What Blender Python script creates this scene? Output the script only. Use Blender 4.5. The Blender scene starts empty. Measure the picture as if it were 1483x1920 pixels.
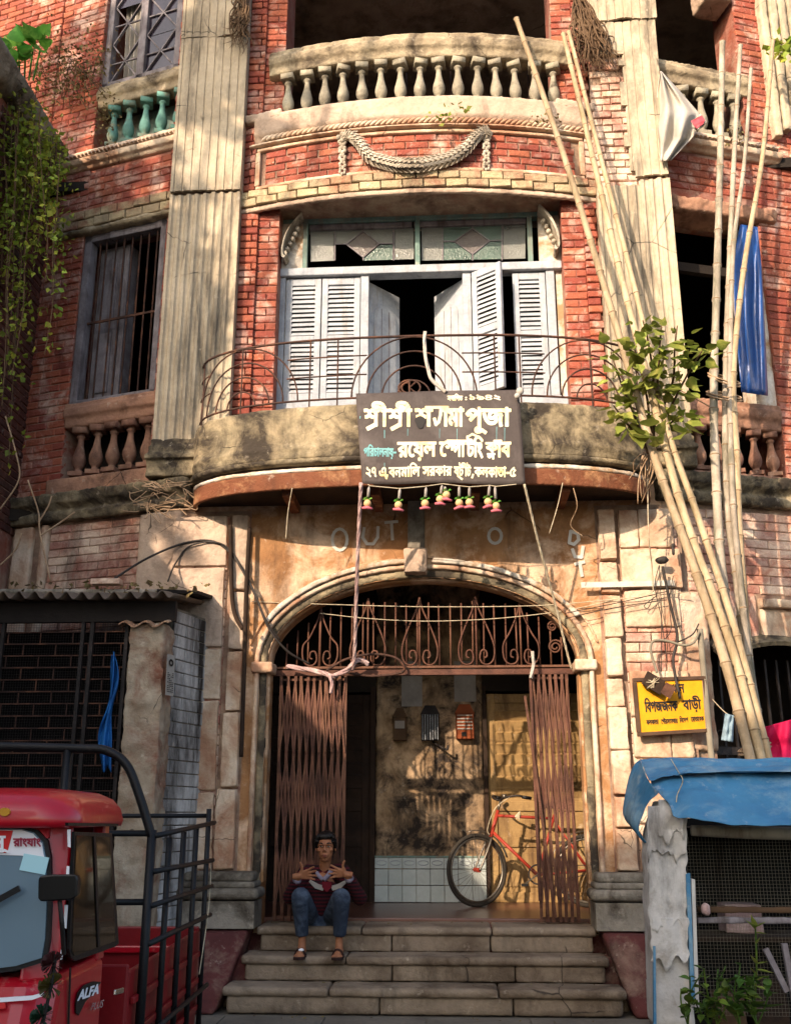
import bpy, bmesh, math, random
import numpy as np
from mathutils import Vector, Matrix, noise
from mathutils.geometry import delaunay_2d_cdt
random.seed(7)
R = math.radians
sc = bpy.context.scene
COL = sc.collection
# ---------------------------------------------------------------- camera, sky, sun, exposure
CAM = Vector((.268, -9.2, 1.47)); YAW = R(3.2); FPX = 1900.0
PITCH = math.atan2(567, 1900)
cam = bpy.data.objects.new('camera', bpy.data.cameras.new('camera')); COL.objects.link(cam); sc.camera = cam
cam.location = CAM; cam.rotation_euler = (R(90) + PITCH, 0, YAW)
cam.data.sensor_fit = 'HORIZONTAL'; cam.data.sensor_width = 36; cam.data.lens = FPX / 1483 * 36
cam.data.clip_start = .05; cam.data.clip_end = 2000
SUN_AZ, SUN_EL = R(31.3), R(25.9)      # sun stands to the left in front of the facade
TO_SUN = Vector((-math.sin(SUN_AZ) * math.cos(SUN_EL), -math.cos(SUN_AZ) * math.cos(SUN_EL), math.sin(SUN_EL)))
w = bpy.data.worlds.new('World'); sc.world = w; w.use_nodes = True
nt = w.node_tree; sky = nt.nodes.new('ShaderNodeTexSky'); sky.sky_type = 'NISHITA'; sky.sun_disc = False
sky.sun_elevation = SUN_EL; sky.sun_rotation = math.atan2(TO_SUN.x, TO_SUN.y); sky.dust_density = 3.0
nt.links.new(sky.outputs[0], nt.nodes['Background'].inputs[0]); nt.nodes['Background'].inputs[1].default_value = .15
sl = bpy.data.lights.new('sun', 'SUN'); sl.energy = 3.4; sl.angle = R(.55); sl.color = (1.0, .79, .60)
sun = bpy.data.objects.new('sun', sl); COL.objects.link(sun); sun.rotation_euler = (-TO_SUN).to_track_quat('-Z', 'Y').to_euler()
sc.view_settings.view_transform = 'Standard'; sc.view_settings.look = 'None'; sc.view_settings.gamma = 1
sc.view_settings.use_curve_mapping = False; sc.view_settings.exposure = 1.25
sc.cycles.max_bounces = 6; sc.cycles.diffuse_bounces = 4; sc.cycles.transparent_max_bounces = 8
# ---------------------------------------------------------------- measuring: a place in the photograph on a known plane
_cy, _sy, _cp, _sp = math.cos(YAW), math.sin(YAW), math.cos(PITCH), math.sin(PITCH)
def ray(px, py):
    u = (px - 741.5) / FPX; v = (960 - py) / FPX
    f = _cp - v * _sp
    return Vector((u * _cy - f * _sy, u * _sy + f * _cy, _sp + v * _cp))
def at(px, py, y=0.0):
    d = ray(px, py); return CAM + d * ((y - CAM.y) / d.y)
def atz(px, py, z):
    d = ray(px, py); return CAM + d * ((z - CAM.z) / d.z)
def atn(px, py, o, n):
    d = ray(px, py); return CAM + d * ((Vector(o) - CAM).dot(Vector(n)) / d.dot(Vector(n)))
def proj(p):
    q = Vector(p) - CAM
    r = q.x * _cy + q.y * _sy; f = -q.x * _sy + q.y * _cy
    d = f * _cp + q.z * _sp
    return 741.5 + FPX * r / d, 960 - FPX * (-f * _sp + q.z * _cp) / d, d
# ---------------------------------------------------------------- materials
def lin(h):
    h = h.lstrip('#'); o = []
    for i in (0, 2, 4):
        c = int(h[i:i + 2], 16) / 255; o.append(c / 12.92 if c <= .04045 else ((c + .055) / 1.055) ** 2.4)
    return (*o, 1)
MAT = {}
def pm(name, c1, c2=None, stain=None, scale=3.0, rough=.85, bump=.35, bscale=30, metal=0, spec=.25, vary=0, streak=0, amount=.5, sscale=1.3, trans=0, coat=0, soot=0, crack=0):
    """worn procedural surface: two tones, a patchy stain, per-piece variation and fine relief"""
    m = bpy.data.materials.new(name); m.use_nodes = True; t = m.node_tree; N = t.nodes; b = N['Principled BSDF']; L = t.links.new
    b.inputs['Roughness'].default_value = rough; b.inputs['Metallic'].default_value = metal
    b.inputs['Specular IOR Level'].default_value = spec
    if coat: b.inputs['Coat Weight'].default_value = coat; b.inputs['Coat Roughness'].default_value = .06
    g = N.new('ShaderNodeNewGeometry'); c2 = c2 or c1
    def noise_(sc_, det=6, dist=.0, vec=None, ro=.6):
        n = N.new('ShaderNodeTexNoise'); n.inputs['Scale'].default_value = sc_; n.inputs['Detail'].default_value = det
        n.inputs['Distortion'].default_value = dist; n.inputs['Roughness'].default_value = ro
        L(vec or g.outputs['Position'], n.inputs['Vector']); return n.outputs['Fac']
    def ramp(f, lo, hi):
        r = N.new('ShaderNodeMapRange'); r.inputs['From Min'].default_value = lo; r.inputs['From Max'].default_value = hi
        L(f, r.inputs['Value']); return r.outputs['Result']
    def mix(f, a, c, mode='MIX'):
        x = N.new('ShaderNodeMix'); x.data_type = 'RGBA'; x.blend_type = mode
        if isinstance(f, float): x.inputs[0].default_value = f
        else: L(f, x.inputs[0])
        for k, q in ((6, a), (7, c)):
            if isinstance(q, tuple): x.inputs[k].default_value = q
            else: L(q, x.inputs[k])
        return x.outputs[2]
    col = mix(ramp(noise_(scale), .36, .64), lin(c1), lin(c2))
    col = mix(ramp(noise_(bscale * .8, 3), .2, .8), mix(.22, col, (0, 0, 0, 1)), col)
    if stain:
        vec = None
        if streak:
            mp = N.new('ShaderNodeMapping'); mp.inputs['Scale'].default_value = (1, 1, .16); L(g.outputs['Position'], mp.inputs[0]); vec = mp.outputs[0]
        s = ramp(noise_(sscale * (3 if streak else 1), 9, .4, vec, .68), 1 - amount - .10, 1 - amount + .08)
        col = mix(s, col, lin(stain))
    if soot:      # dark rain streaks and soot
        mp = N.new('ShaderNodeMapping'); mp.inputs['Scale'].default_value = (1, 1, .3); mp.inputs['Location'].default_value = (7, 3, 1); L(g.outputs['Position'], mp.inputs[0])
        col = mix(ramp(noise_(1.7, 10, .3, mp.outputs[0], .72), .62 - soot * .2, .74 - soot * .1), col, mix(.72, col, lin('#2a231d')))
        col = mix(ramp(noise_(9, 8, 0, None, .7), .60, .72), col, mix(.35, col, lin('#e0d2bc')))
    if crack:
        v = N.new('ShaderNodeTexVoronoi'); v.feature = 'DISTANCE_TO_EDGE'; v.inputs['Scale'].default_value = crack
        nz = N.new('ShaderNodeTexNoise'); nz.inputs['Scale'].default_value = crack * 3; L(g.outputs['Position'], nz.inputs['Vector'])
        mv = N.new('ShaderNodeMix'); mv.data_type = 'RGBA'; mv.blend_type = 'ADD'; mv.inputs[0].default_value = .12; L(g.outputs['Position'], mv.inputs[6]); L(nz.outputs['Color'], mv.inputs[7]); L(mv.outputs[2], v.inputs['Vector'])
        cm = ramp(v.outputs['Distance'], .010, .002); gt = ramp(noise_(crack * .9, 4), .55, .60); mu = N.new('ShaderNodeMath'); mu.operation = 'MULTIPLY'; L(cm, mu.inputs[0]); L(gt, mu.inputs[1])
        col = mix(mu.outputs[0], col, mix(.8, col, lin('#1c1512')))
    if vary:
        oi = N.new('ShaderNodeObjectInfo'); ad = N.new('ShaderNodeMath'); ad.operation = 'ADD'
        L(g.outputs['Random Per Island'], ad.inputs[0]); L(oi.outputs['Random'], ad.inputs[1])
        fr = N.new('ShaderNodeMath'); fr.operation = 'FRACT'; L(ad.outputs[0], fr.inputs[0])
        hs = N.new('ShaderNodeHueSaturation'); mr = N.new('ShaderNodeMapRange')
        mr.inputs['To Min'].default_value = 1 - vary; mr.inputs['To Max'].default_value = 1 + vary * .7
        L(fr.outputs[0], mr.inputs['Value']); L(mr.outputs[0], hs.inputs['Value'])
        m2 = N.new('ShaderNodeMapRange'); m2.inputs['To Min'].default_value = .5 - vary * .03; m2.inputs['To Max'].default_value = .5 + vary * .03
        L(fr.outputs[0], m2.inputs['Value']); L(m2.outputs[0], hs.inputs['Hue']); L(col, hs.inputs['Color']); col = hs.outputs[0]
    L(col, b.inputs['Base Color'])
    if bump:
        bp = N.new('ShaderNodeBump'); bp.inputs['Strength'].default_value = bump; bp.inputs['Distance'].default_value = .02
        L(noise_(bscale, 8), bp.inputs['Height']); L(bp.outputs[0], b.inputs['Normal'])
    if trans:
        tr = N.new('ShaderNodeBsdfTranslucent'); L(col, tr.inputs['Color']); ms = N.new('ShaderNodeMixShader'); ms.inputs[0].default_value = trans
        L(b.outputs[0], ms.inputs[1]); L(tr.outputs[0], ms.inputs[2]); L(ms.outputs[0], N['Material Output'].inputs[0])
    MAT[name] = m; return m
def flat(name, c, rough=.6, metal=0, spec=.3, alpha=1, trans=0):
    m = bpy.data.materials.new(name); m.use_nodes = True; b = m.node_tree.nodes['Principled BSDF']
    b.inputs['Base Color'].default_value = lin(c); b.inputs['Roughness'].default_value = rough; b.inputs['Metallic'].default_value = metal
    b.inputs['Specular IOR Level'].default_value = spec; b.inputs['Alpha'].default_value = alpha
    b.inputs['Transmission Weight'].default_value = trans
    MAT[name] = m; return m
pm('brick', '#a65944', '#8e4d3c', '#c2a292', scale=2.2, vary=.24, amount=.40, sscale=3.2, bump=.7, bscale=38, soot=.55)
pm('brick_pale', '#b8a684', '#a08c6c', '#8a5542', scale=3, vary=.2, amount=.42, sscale=3, bump=.7, bscale=38, soot=.4)
pm('brick_pink', '#b98672', '#a06c5a', '#d4bca6', scale=2, vary=.24, amount=.48, sscale=2.4, bump=.7, bscale=38, soot=.3)
pm('mortar', '#8a4a38', '#94685a', '#a89480', scale=6, amount=.38, bump=.5, soot=.3)
pm('mortar_pale', '#a8937c', '#8a6655', '#5c4c40', scale=5, amount=.42, bump=.6, soot=.3)
pm('plaster', '#c9b29c', '#ae9682', '#665648', scale=1.6, amount=.38, sscale=1.6, bump=.6, bscale=22, soot=.45, crack=1.6)
pm('plaster_flute', '#c6b69c', '#a79880', '#565046', scale=1.4, amount=.38, streak=1, sscale=1.3, bump=.5, bscale=26, soot=.5, crack=1.1)
pm('plaster_cream', '#d8c5ae', '#c6aa8a', '#a0785e', scale=2.2, amount=.46, sscale=2.2, bump=.6, bscale=24, soot=.35, crack=2.2)
pm('plaster_ochre', '#ae8258', '#8e6440', '#d2b496', scale=1.9, amount=.44, sscale=2.4, bump=.8, bscale=18, soot=.45, crack=1.5)
pm('plaster_mould', '#8c8066', '#ab9a7a', '#3a332a', scale=2.6, amount=.50, sscale=2.4, bump=.8, bscale=22, soot=.55, crack=2.0)
pm('stone_rail', '#b3a488', '#93836a', '#4c4236', scale=3, amount=.42, sscale=2.6, bump=.7, bscale=26, soot=.45, crack=2.0)
pm('baluster', '#a69e8a', '#8c8472', '#4e473b', scale=5, amount=.40, sscale=3.4, bump=.4, bscale=40, vary=.14, soot=.4)
pm('baluster_red', '#9c7862', '#86604e', '#54392e', scale=5, amount=.42, sscale=3, bump=.4, bscale=40, vary=.12, soot=.35)
pm('baluster_green', '#6b9a8c', '#577f76', '#7a6c58', scale=5, amount=.40, sscale=3, bump=.4, bscale=40, vary=.1, soot=.3)
pm('sill_red', '#b0866c', '#97705c', '#604638', scale=3, amount=.42, sscale=2.4, bump=.6, bscale=26, soot=.35, crack=1.8)
pm('white_paint', '#ddd6ca', '#c2b8a8', '#9a7c5c', scale=5, amount=.46, sscale=4, bump=.5, bscale=40, soot=.25)
pm('grey_plaster', '#9a9284', '#7b7365', '#453d33', scale=2.4, amount=.46, sscale=2.2, bump=.8, bscale=20, soot=.4, crack=1.8)
pm('shack_plaster', '#b3a48e', '#947f68', '#7a4e3c', scale=3, amount=.42, sscale=2.6, bump=1.0, bscale=13, soot=.4, crack=2.0)
pm('whitewash', '#d6d4d0', '#b4b0ab', '#332d29', scale=2, amount=.46, streak=1, sscale=1.0, bump=.5, bscale=24, soot=.3)
pm('wood_blue', '#b0b4b8', '#999ea4', '#867c72', scale=6, amount=.34, streak=1, sscale=3, bump=.3, bscale=50, soot=.2)
pm('wood_grey', '#8b8588', '#6e6668', '#4a4240', scale=6, amount=.4, streak=1, sscale=3, bump=.3, bscale=50)
pm('wood_green', '#7b948a', '#667f78', '#7a7468', scale=6, amount=.42, streak=1, sscale=3, bump=.3, bscale=50, soot=.3)
pm('wood_ochre', '#a88a5a', '#8c6e44', '#5c442a', scale=3, amount=.40, streak=1, sscale=2, bump=.25, bscale=40, rough=.65, soot=.4)
pm('wood_dark', '#3a2a1e', '#2a1e16', '#1a120d', scale=4, amount=.4, bump=.3)
pm('rust', '#7c4c34', '#643a24', '#a67c58', scale=4, amount=.38, sscale=4, bump=.6, bscale=40, rough=.85, soot=.5)
pm('iron', '#4a3228', '#34241e', '#6e4834', scale=8, amount=.4, sscale=5, bump=.3, bscale=60, rough=.75)
pm('iron_gate', '#6c4838', '#583828', '#40281e', scale=6, amount=.42, sscale=4, bump=.3, bscale=60, rough=.7, vary=.2)
pm('iron_dark', '#2a2422', '#1c1816', '#453a34', scale=8, amount=.36, sscale=5, bump=.2, bscale=60, rough=.55)
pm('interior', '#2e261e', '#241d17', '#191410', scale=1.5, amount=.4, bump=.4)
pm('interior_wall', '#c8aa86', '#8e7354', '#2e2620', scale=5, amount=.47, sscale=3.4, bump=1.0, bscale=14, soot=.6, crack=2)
pm('floor_polish', '#6b4436', '#5a382c', '#4a3026', scale=2, amount=.4, bump=.06, bscale=20, rough=.32, spec=.5)
pm('tile_white', '#b9c0bc', '#a8b2ae', '#8e9088', scale=3, amount=.35, bump=.04, rough=.3, spec=.5, vary=.08)
pm('step_stone', '#978672', '#80705e', '#5a4b3c', scale=2.2, amount=.42, sscale=2.2, bump=.7, bscale=26, vary=.06, soot=.35, crack=1.4)
pm('maroon', '#643430', '#522a28', '#8a7262', scale=1.8, amount=.40, sscale=2.0, bump=.45, bscale=26, rough=.8, soot=.3)
pm('paving', '#7d7568', '#6a6358', '#544d44', scale=2, amount=.4, bump=.4, bscale=30, vary=.08)
pm('asphalt', '#4a4744', '#3e3b39', '#55504a', scale=2, amount=.4, bump=.4, bscale=60)
pm('bamboo', '#bda888', '#a08a6a', '#76684c', scale=4, amount=.40, streak=1, sscale=3, bump=.3, bscale=50, rough=.7, vary=.2, soot=.5)
pm('bamboo_node', '#6e5a44', '#8a7458', scale=20, bump=.3)
pm('bamboo_grey', '#aca090', '#8e8272', '#646050', scale=4, amount=.42, streak=1, sscale=3, bump=.3, bscale=50, rough=.75, vary=.2, soot=.5)
pm('leaf', '#8a9440', '#6d8030', '#b0ac58', scale=6, amount=.42, sscale=6, bump=.15, rough=.6, vary=.4, trans=.35)
pm('leaf_vine', '#93a440', '#71882e', '#c4b84e', scale=5, amount=.40, sscale=4, bump=.1, rough=.5, vary=.45, trans=.4)
pm('leaf_big', '#5c9a3a', '#4a8530', '#88b850', scale=5, amount=.4, sscale=5, bump=.1, rough=.45, vary=.25, trans=.3)
pm('leaf_dry', '#7a6a44', '#5c4a30', '#948a5c', scale=6, amount=.4, sscale=5, bump=.1, vary=.35, trans=.2)
pm('leaf_weed', '#4d6a2a', '#3a5520', '#75852e', scale=6, amount=.4, sscale=6, bump=.1, rough=.5, vary=.3, trans=.3)
pm('twig', '#6a543e', '#54402e', scale=10, bump=.4)
pm('twig_pale', '#b59a7c', '#94785c', scale=10, bump=.4)
pm('cable', '#3a3430', '#2a2522', '#6a5a4a', scale=10, amount=.3, bump=.1, rough=.6)
pm('string', '#c9bda2', '#a8987c', scale=20, bump=.2)
pm('cloth_white', '#c8c2b8', '#b4aca0', '#9a9286', scale=3, amount=.3, sscale=2, bump=.25, bscale=60, trans=.15)
pm('cloth_pink', '#b89a94', '#9c7f7c', '#d0b8b0', scale=8, amount=.4, sscale=6, bump=.4, bscale=60)
pm('cloth_blue', '#1d62a6', '#174f8a', '#2a7ac0', scale=5, amount=.4, sscale=4, bump=.3, rough=.5)
pm('sheet_blue', '#1f4f94', '#183c78', '#7ea0c8', scale=2, amount=.3, streak=1, sscale=2, bump=.3, rough=.35, spec=.5)
pm('tarp_blue', '#4884a8', '#3a7298', '#7f98a4', scale=1.8, amount=.40, sscale=2.4, bump=.35, bscale=16, rough=.55, spec=.3, soot=.3)
pm('cloth_red', '#c4144e', '#a80f40', '#d82a60', scale=3, amount=.35, bump=.2, rough=.7, trans=.25)
pm('cloth_sky', '#8fa6b2', '#7890a0', scale=4, bump=.3)
pm('banner', '#4c4440', '#443c39', '#5c5450', scale=3, amount=.4, sscale=2, bump=.12, bscale=50, rough=.7)
pm('letter', '#e8e0c8', '#dccfa8', '#e8c878', scale=12, amount=.4, sscale=9, bump=0, rough=.7)
pm('letter_cyan', '#84b8b8', '#6aa4a8', scale=12, bump=0)
pm('sign_yellow', '#e0a010', '#d69408', '#b98418', scale=4, amount=.26, sscale=5, bump=.05, rough=.5)
pm('sign_frame', '#5a4434', '#463428', scale=8, bump=.3)
pm('truck_red', '#bc1024', '#b00e20', '#9a101c', scale=2, amount=.3, sscale=1, bump=.02, rough=.34, spec=.4, soot=.12, coat=.35)
pm('truck_red_old', '#8c1218', '#7a1016', '#56201c', scale=3, amount=.4, sscale=2, bump=.1, rough=.45, spec=.4)
pm('rubber', '#17181a', '#121315', scale=10, bump=.15, rough=.5)
pm('pole_black', '#141416', '#1a1a1b', '#3e3028', scale=6, amount=.3, sscale=6, bump=.1, rough=.5, spec=.25)
pm('bike_red', '#a03a2a', '#8a3024', '#5a3024', scale=6, amount=.34, sscale=5, bump=0, rough=.5)
pm('chrome', '#8a8478', '#6a6258', '#7a4a30', scale=10, amount=.36, sscale=8, bump=.1, metal=.8, rough=.4)
pm('tyre', '#2c2823', '#3a342c', '#5a5042', scale=8, amount=.3, bump=.3, bscale=80)
pm('skin', '#a06c4c', '#8c5a3e', '#b4805f', scale=14, amount=.3, sscale=12, bump=.12, bscale=90, rough=.55)
pm('hair', '#0d0a09', '#17110e', scale=20, bump=.5, rough=.5)
pm('sweater', '#241016', '#1c0c12', scale=20, bump=.4, bscale=120, rough=.95)
pm('sweater_red', '#6e1522', '#56101a', scale=20, bump=.3, bscale=120, rough=.9)
pm('jeans', '#303a4a', '#252e3c', '#4c5868', scale=7, amount=.42, sscale=6, bump=.6, bscale=24, rough=.95)
pm('shirt', '#8d8592', '#7a7280', scale=8, bump=.2)
pm('sandal', '#3a2420', '#2a1a17', scale=8, bump=.2)
pm('stucco_white', '#c2b8a6', '#a09482', '#5e5242', scale=6, amount=.4, sscale=5, bump=.4, bscale=50)
pm('corrugated', '#6a5c50', '#54483e', '#8a7258', scale=3, amount=.4, sscale=3, bump=.3, rough=.7)
pm('asbestos_dark', '#2c2622', '#221c19', scale=3, bump=.3)
pm('peel', '#d2cfca', '#bab5ae', '#857c70', scale=4, amount=.36, sscale=4, bump=.35, bscale=22, soot=.3)
pm('metal_box', '#a3aab0', '#8a8f94', '#6a4c3a', scale=5, amount=.3, sscale=4, bump=.1, rough=.6)
pm('box_orange', '#8c4828', '#763a1e', scale=6, amount=.3, stain='#4c2414', bump=.1)
pm('box_brown', '#5c4632', '#463424', scale=6, bump=.2)
pm('pipe_grey', '#8f8878', '#7a7262', '#5a4e40', scale=6, amount=.4, streak=1, sscale=3, bump=.2)
pm('opp_wall', '#d4ccc0', '#c4bcae', '#a89c8c', scale=.8, amount=.4, bump=.3)
pm('brick_shaded', '#6a3e32', '#54332a', '#403028', scale=2.2, vary=.24, amount=.42, sscale=2, bump=.7, bscale=38, soot=.5)  # neighbour wall brick: its shade is put into the darker colour
flat('ink', '#1a1613'); flat('ink_maroon', '#8a2038'); pm('paper', '#a39d94', '#8f8880', '#7a7268', scale=4, amount=.3, sscale=5, bump=.1); flat('paper_cyan', '#a8d4da', .6); flat('paper_red', '#c01818', .5); flat('paper_white', '#e2e2e4', .5)
flat('glass_dark', '#0a1014', .08, spec=.6); flat('amber', '#c08a2a', .4); flat('green_tuft', '#16301c'); flat('ochre_tuft', '#40380f'); flat('maroon_tuft', '#341010')
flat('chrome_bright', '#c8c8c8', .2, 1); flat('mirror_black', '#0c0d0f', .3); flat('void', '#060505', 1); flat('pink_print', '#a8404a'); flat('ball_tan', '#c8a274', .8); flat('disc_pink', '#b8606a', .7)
flat('eye_white', '#b4a698', .3); flat('lip', '#7a4238', .5); pm('wash_white', '#d4d0c6', '#bdb5a6', '#94764e', scale=6, amount=.28, sscale=9, bump=.3)
def glass(name, c, rough, alpha):
    m = flat(name, c, rough, spec=.5, alpha=alpha); return m
glass('glass_grey', '#83857e', .3, .62); glass('glass_green', '#566c60', .28, .72); glass('glass_plum', '#6a625c', .28, .72); glass('glass_night', '#2a2530', .12, .92)
flat('windshield', '#9ab6c6', .06, metal=.45, spec=1.0, alpha=.72); flat('side_glass', '#3a2a18', .04, spec=.9, alpha=.5)  # windscreen: pale blue, part-metal colour stands in for reflected sky
for q in ('glass_grey', 'glass_green', 'glass_plum'):      # figured glass
    t_ = MAT[q].node_tree; v_ = t_.nodes.new('ShaderNodeTexVoronoi'); v_.inputs['Scale'].default_value = 55; g_ = t_.nodes.new('ShaderNodeNewGeometry'); t_.links.new(g_.outputs['Position'], v_.inputs['Vector']); b_ = t_.nodes.new('ShaderNodeBump'); b_.inputs['Strength'].default_value = .5; b_.inputs['Distance'].default_value = .01
    t_.links.new(v_.outputs['Distance'], b_.inputs['Height']); t_.links.new(b_.outputs[0], t_.nodes['Principled BSDF'].inputs['Normal'])
    n_ = t_.nodes.new('ShaderNodeTexNoise'); n_.inputs['Scale'].default_value = 5; n_.inputs['Detail'].default_value = 8; t_.links.new(g_.outputs['Position'], n_.inputs['Vector']); m_ = t_.nodes.new('ShaderNodeMix'); m_.data_type = 'RGBA'; c_ = t_.nodes['Principled BSDF'].inputs['Base Color'].default_value[:]; m_.inputs[6].default_value = tuple(k * .45 for k in c_[:3]) + (1,); m_.inputs[7].default_value = tuple(min(1, k * 1.4) for k in c_[:3]) + (1,)
    t_.links.new(n_.outputs['Fac'], m_.inputs[0]); t_.links.new(m_.outputs[2], t_.nodes['Principled BSDF'].inputs['Base Color'])
# ---------------------------------------------------------------- mesh helpers
def obj(name, verts, faces, mat, parent=None, smooth=False, mats=None, fm=None):
    me = bpy.data.meshes.new(name); me.from_pydata([tuple(v) for v in verts], [], faces); me.update()
    for q in (mats or [mat]): me.materials.append(MAT[q] if isinstance(q, str) else q)
    if fm: me.polygons.foreach_set('material_index', fm)
    if smooth: me.polygons.foreach_set('use_smooth', [True] * len(me.polygons))
    o = bpy.data.objects.new(name, me); COL.objects.link(o)
    if parent:
        o.parent = parent
        if parent.name in ROOTS: o.matrix_parent_inverse = Matrix.Translation(-parent.location)
    return o
ROOTS = set()      # things whose parts are modelled where they stand
def root(name, label, cat, loc, group=None):
    o = thing(name, label, cat, loc, group); ROOTS.add(o.name); return o
class MB:
    def __init__(s, M=None): s.v = []; s.f = []; s.M = M
    def add(s, vs, fs):
        b = len(s.v); s.v += [Vector(s.M(*p)) if s.M else Vector(p) for p in vs]; s.f += [tuple(b + i for i in f) for f in fs]; return s
    def box(s, x0, x1, y0, y1, z0, z1):
        vs = [(x, y, z) for x in (x0, x1) for y in (y0, y1) for z in (z0, z1)]
        return s.add(vs, [(0, 1, 3, 2), (4, 6, 7, 5), (0, 4, 5, 1), (2, 3, 7, 6), (0, 2, 6, 4), (1, 5, 7, 3)])
    def hexa(s, a, b):       # two quads, same order
        n = len(a)
        return s.add(list(a) + list(b), [tuple(range(n))[::-1], tuple(range(n, 2 * n))] + [(i, (i + 1) % n, n + (i + 1) % n, n + i) for i in range(n)])
    def prism(s, poly, vec):
        v = Vector(vec); return s.hexa([Vector(p) for p in poly], [Vector(p) + v for p in poly])
    def bar(s, a, b, w, h, up=(0, 0, 1)):   # rectangular bar from a to b
        a, b = Vector(a), Vector(b); d = (b - a).normalized(); u = Vector(up)
        if abs(d.dot(u)) > .97: u = Vector((0, 1, 0))
        x = d.cross(u).normalized(); y = x.cross(d).normalized()
        q = [x * i * w / 2 + y * j * h / 2 for i, j in ((-1, -1), (1, -1), (1, 1), (-1, 1))]
        return s.hexa([a + k for k in q], [b + k for k in q])
    def tube(s, pts, r, n=8, cap=True, closed=False):
        pts = [Vector(p) for p in pts]; m = len(pts); rr = r if isinstance(r, (list, tuple)) else [r] * m
        vs = []; ref = None
        for i, p in enumerate(pts):
            if closed: d = pts[(i + 1) % m] - pts[i - 1]
            else: d = pts[min(i + 1, m - 1)] - pts[max(i - 1, 0)]
            d.normalize()
            if ref is None: ref = d.orthogonal().normalized()
            ref = (ref - d * ref.dot(d))
            if ref.length < 1e-6: ref = d.orthogonal()
            ref.normalize(); o = d.cross(ref)
            for k in range(n):
                a = 2 * math.pi * k / n; vs.append(p + (ref * math.cos(a) + o * math.sin(a)) * rr[i])
        fs = [(i * n + k, i * n + (k + 1) % n, ((i + 1) % m) * n + (k + 1) % n, ((i + 1) % m) * n + k) for i in range(m if closed else m - 1) for k in range(n)]
        if cap and not closed: fs += [tuple(range(n))[::-1], tuple((m - 1) * n + k for k in range(n))]
        return s.add(vs, fs)
    def lathe(s, prof, n=14, o=(0, 0, 0)):
        vs = [(o[0] + r * math.cos(2 * math.pi * k / n), o[1] + r * math.sin(2 * math.pi * k / n), o[2] + z) for r, z in prof for k in range(n)]
        m = len(prof)
        return s.add(vs, [(i * n + k, i * n + (k + 1) % n, (i + 1) * n + (k + 1) % n, (i + 1) * n + k) for i in range(m - 1) for k in range(n)] + [tuple(range(n))[::-1], tuple((m - 1) * n + k for k in range(n))])
    def ball(s, c, r, n=10, m=7, sc=(1, 1, 1)):
        c = Vector(c); pr = [(math.sin(math.pi * i / m) * r, -math.cos(math.pi * i / m) * r) for i in range(m + 1)]
        pr[0] = (r * .02, -r); pr[-1] = (r * .02, r)
        vs = [c + Vector((a * math.cos(2 * math.pi * k / n) * sc[0], a * math.sin(2 * math.pi * k / n) * sc[1], z * sc[2])) for a, z in pr for k in range(n)]
        return s.add(vs, [(i * n + k, i * n + (k + 1) % n, (i + 1) * n + (k + 1) % n, (i + 1) * n + k) for i in range(m) for k in range(n)] + [tuple(range(n))[::-1], tuple(m * n + k for k in range(n))])
    def grid(s, fn, nu, nv):
        vs = [fn(i / nu, j / nv) for j in range(nv + 1) for i in range(nu + 1)]
        return s.add(vs, [(j * (nu + 1) + i, j * (nu + 1) + i + 1, (j + 1) * (nu + 1) + i + 1, (j + 1) * (nu + 1) + i) for j in range(nv) for i in range(nu)])
    def loft(s, rings, cap=True):      # rings: equal-length closed loops
        n = len(rings[0]); m = len(rings)
        vs = [p for r in rings for p in r]
        fs = [(i * n + k, i * n + (k + 1) % n, (i + 1) * n + (k + 1) % n, (i + 1) * n + k) for i in range(m - 1) for k in range(n)]
        if cap: fs += [tuple(range(n))[::-1], tuple((m - 1) * n + k for k in range(n))]
        return s.add(vs, fs)
    def build(s, name, mat, parent=None, smooth=False, bevel=0, worn=0, voxel=.03, thick=0, fixn=False, seg=2):
        o = obj(name, s.v, s.f, mat, parent, smooth)
        if fixn:
            bm = bmesh.new(); bm.from_mesh(o.data); bmesh.ops.recalc_face_normals(bm, faces=bm.faces); bm.to_mesh(o.data); bm.free()
        if thick: md = o.modifiers.new('s', 'SOLIDIFY'); md.thickness = thick; md.offset = 0
        if worn:       # eroded edges and an uneven face
            md = o.modifiers.new('r', 'REMESH'); md.mode = 'VOXEL'; md.voxel_size = voxel; md.use_smooth_shade = True
            md = o.modifiers.new('d', 'DISPLACE'); md.texture = CLOUD; md.strength = worn; md.mid_level = .55; md.texture_coords = 'GLOBAL'
        elif bevel:
            md = o.modifiers.new('b', 'BEVEL'); md.width = bevel; md.segments = seg; md.limit_method = 'ANGLE'
        return o
CLOUD = bpy.data.textures.new('worn', 'CLOUDS'); CLOUD.noise_scale = .11; CLOUD.noise_depth = 3
def thing(name, label, cat, loc=(0, 0, 0), group=None):
    o = bpy.data.objects.new(name, None); COL.objects.link(o); o.location = loc; o.empty_display_size = .1
    return tag(o, label, cat, group)
def tag(o, label=None, cat=None, group=None, kind=None):
    if label: o['label'] = label
    if cat: o['category'] = cat
    if group: o['group'] = group
    if kind: o['kind'] = kind
    return o
def dup(o, parent=None, M=None):
    c = o.copy(); COL.objects.link(c); c.parent = parent
    if M is not None: c.matrix_local = M
    for ch in list(o.children): dup(ch, c)
    return c
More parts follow.
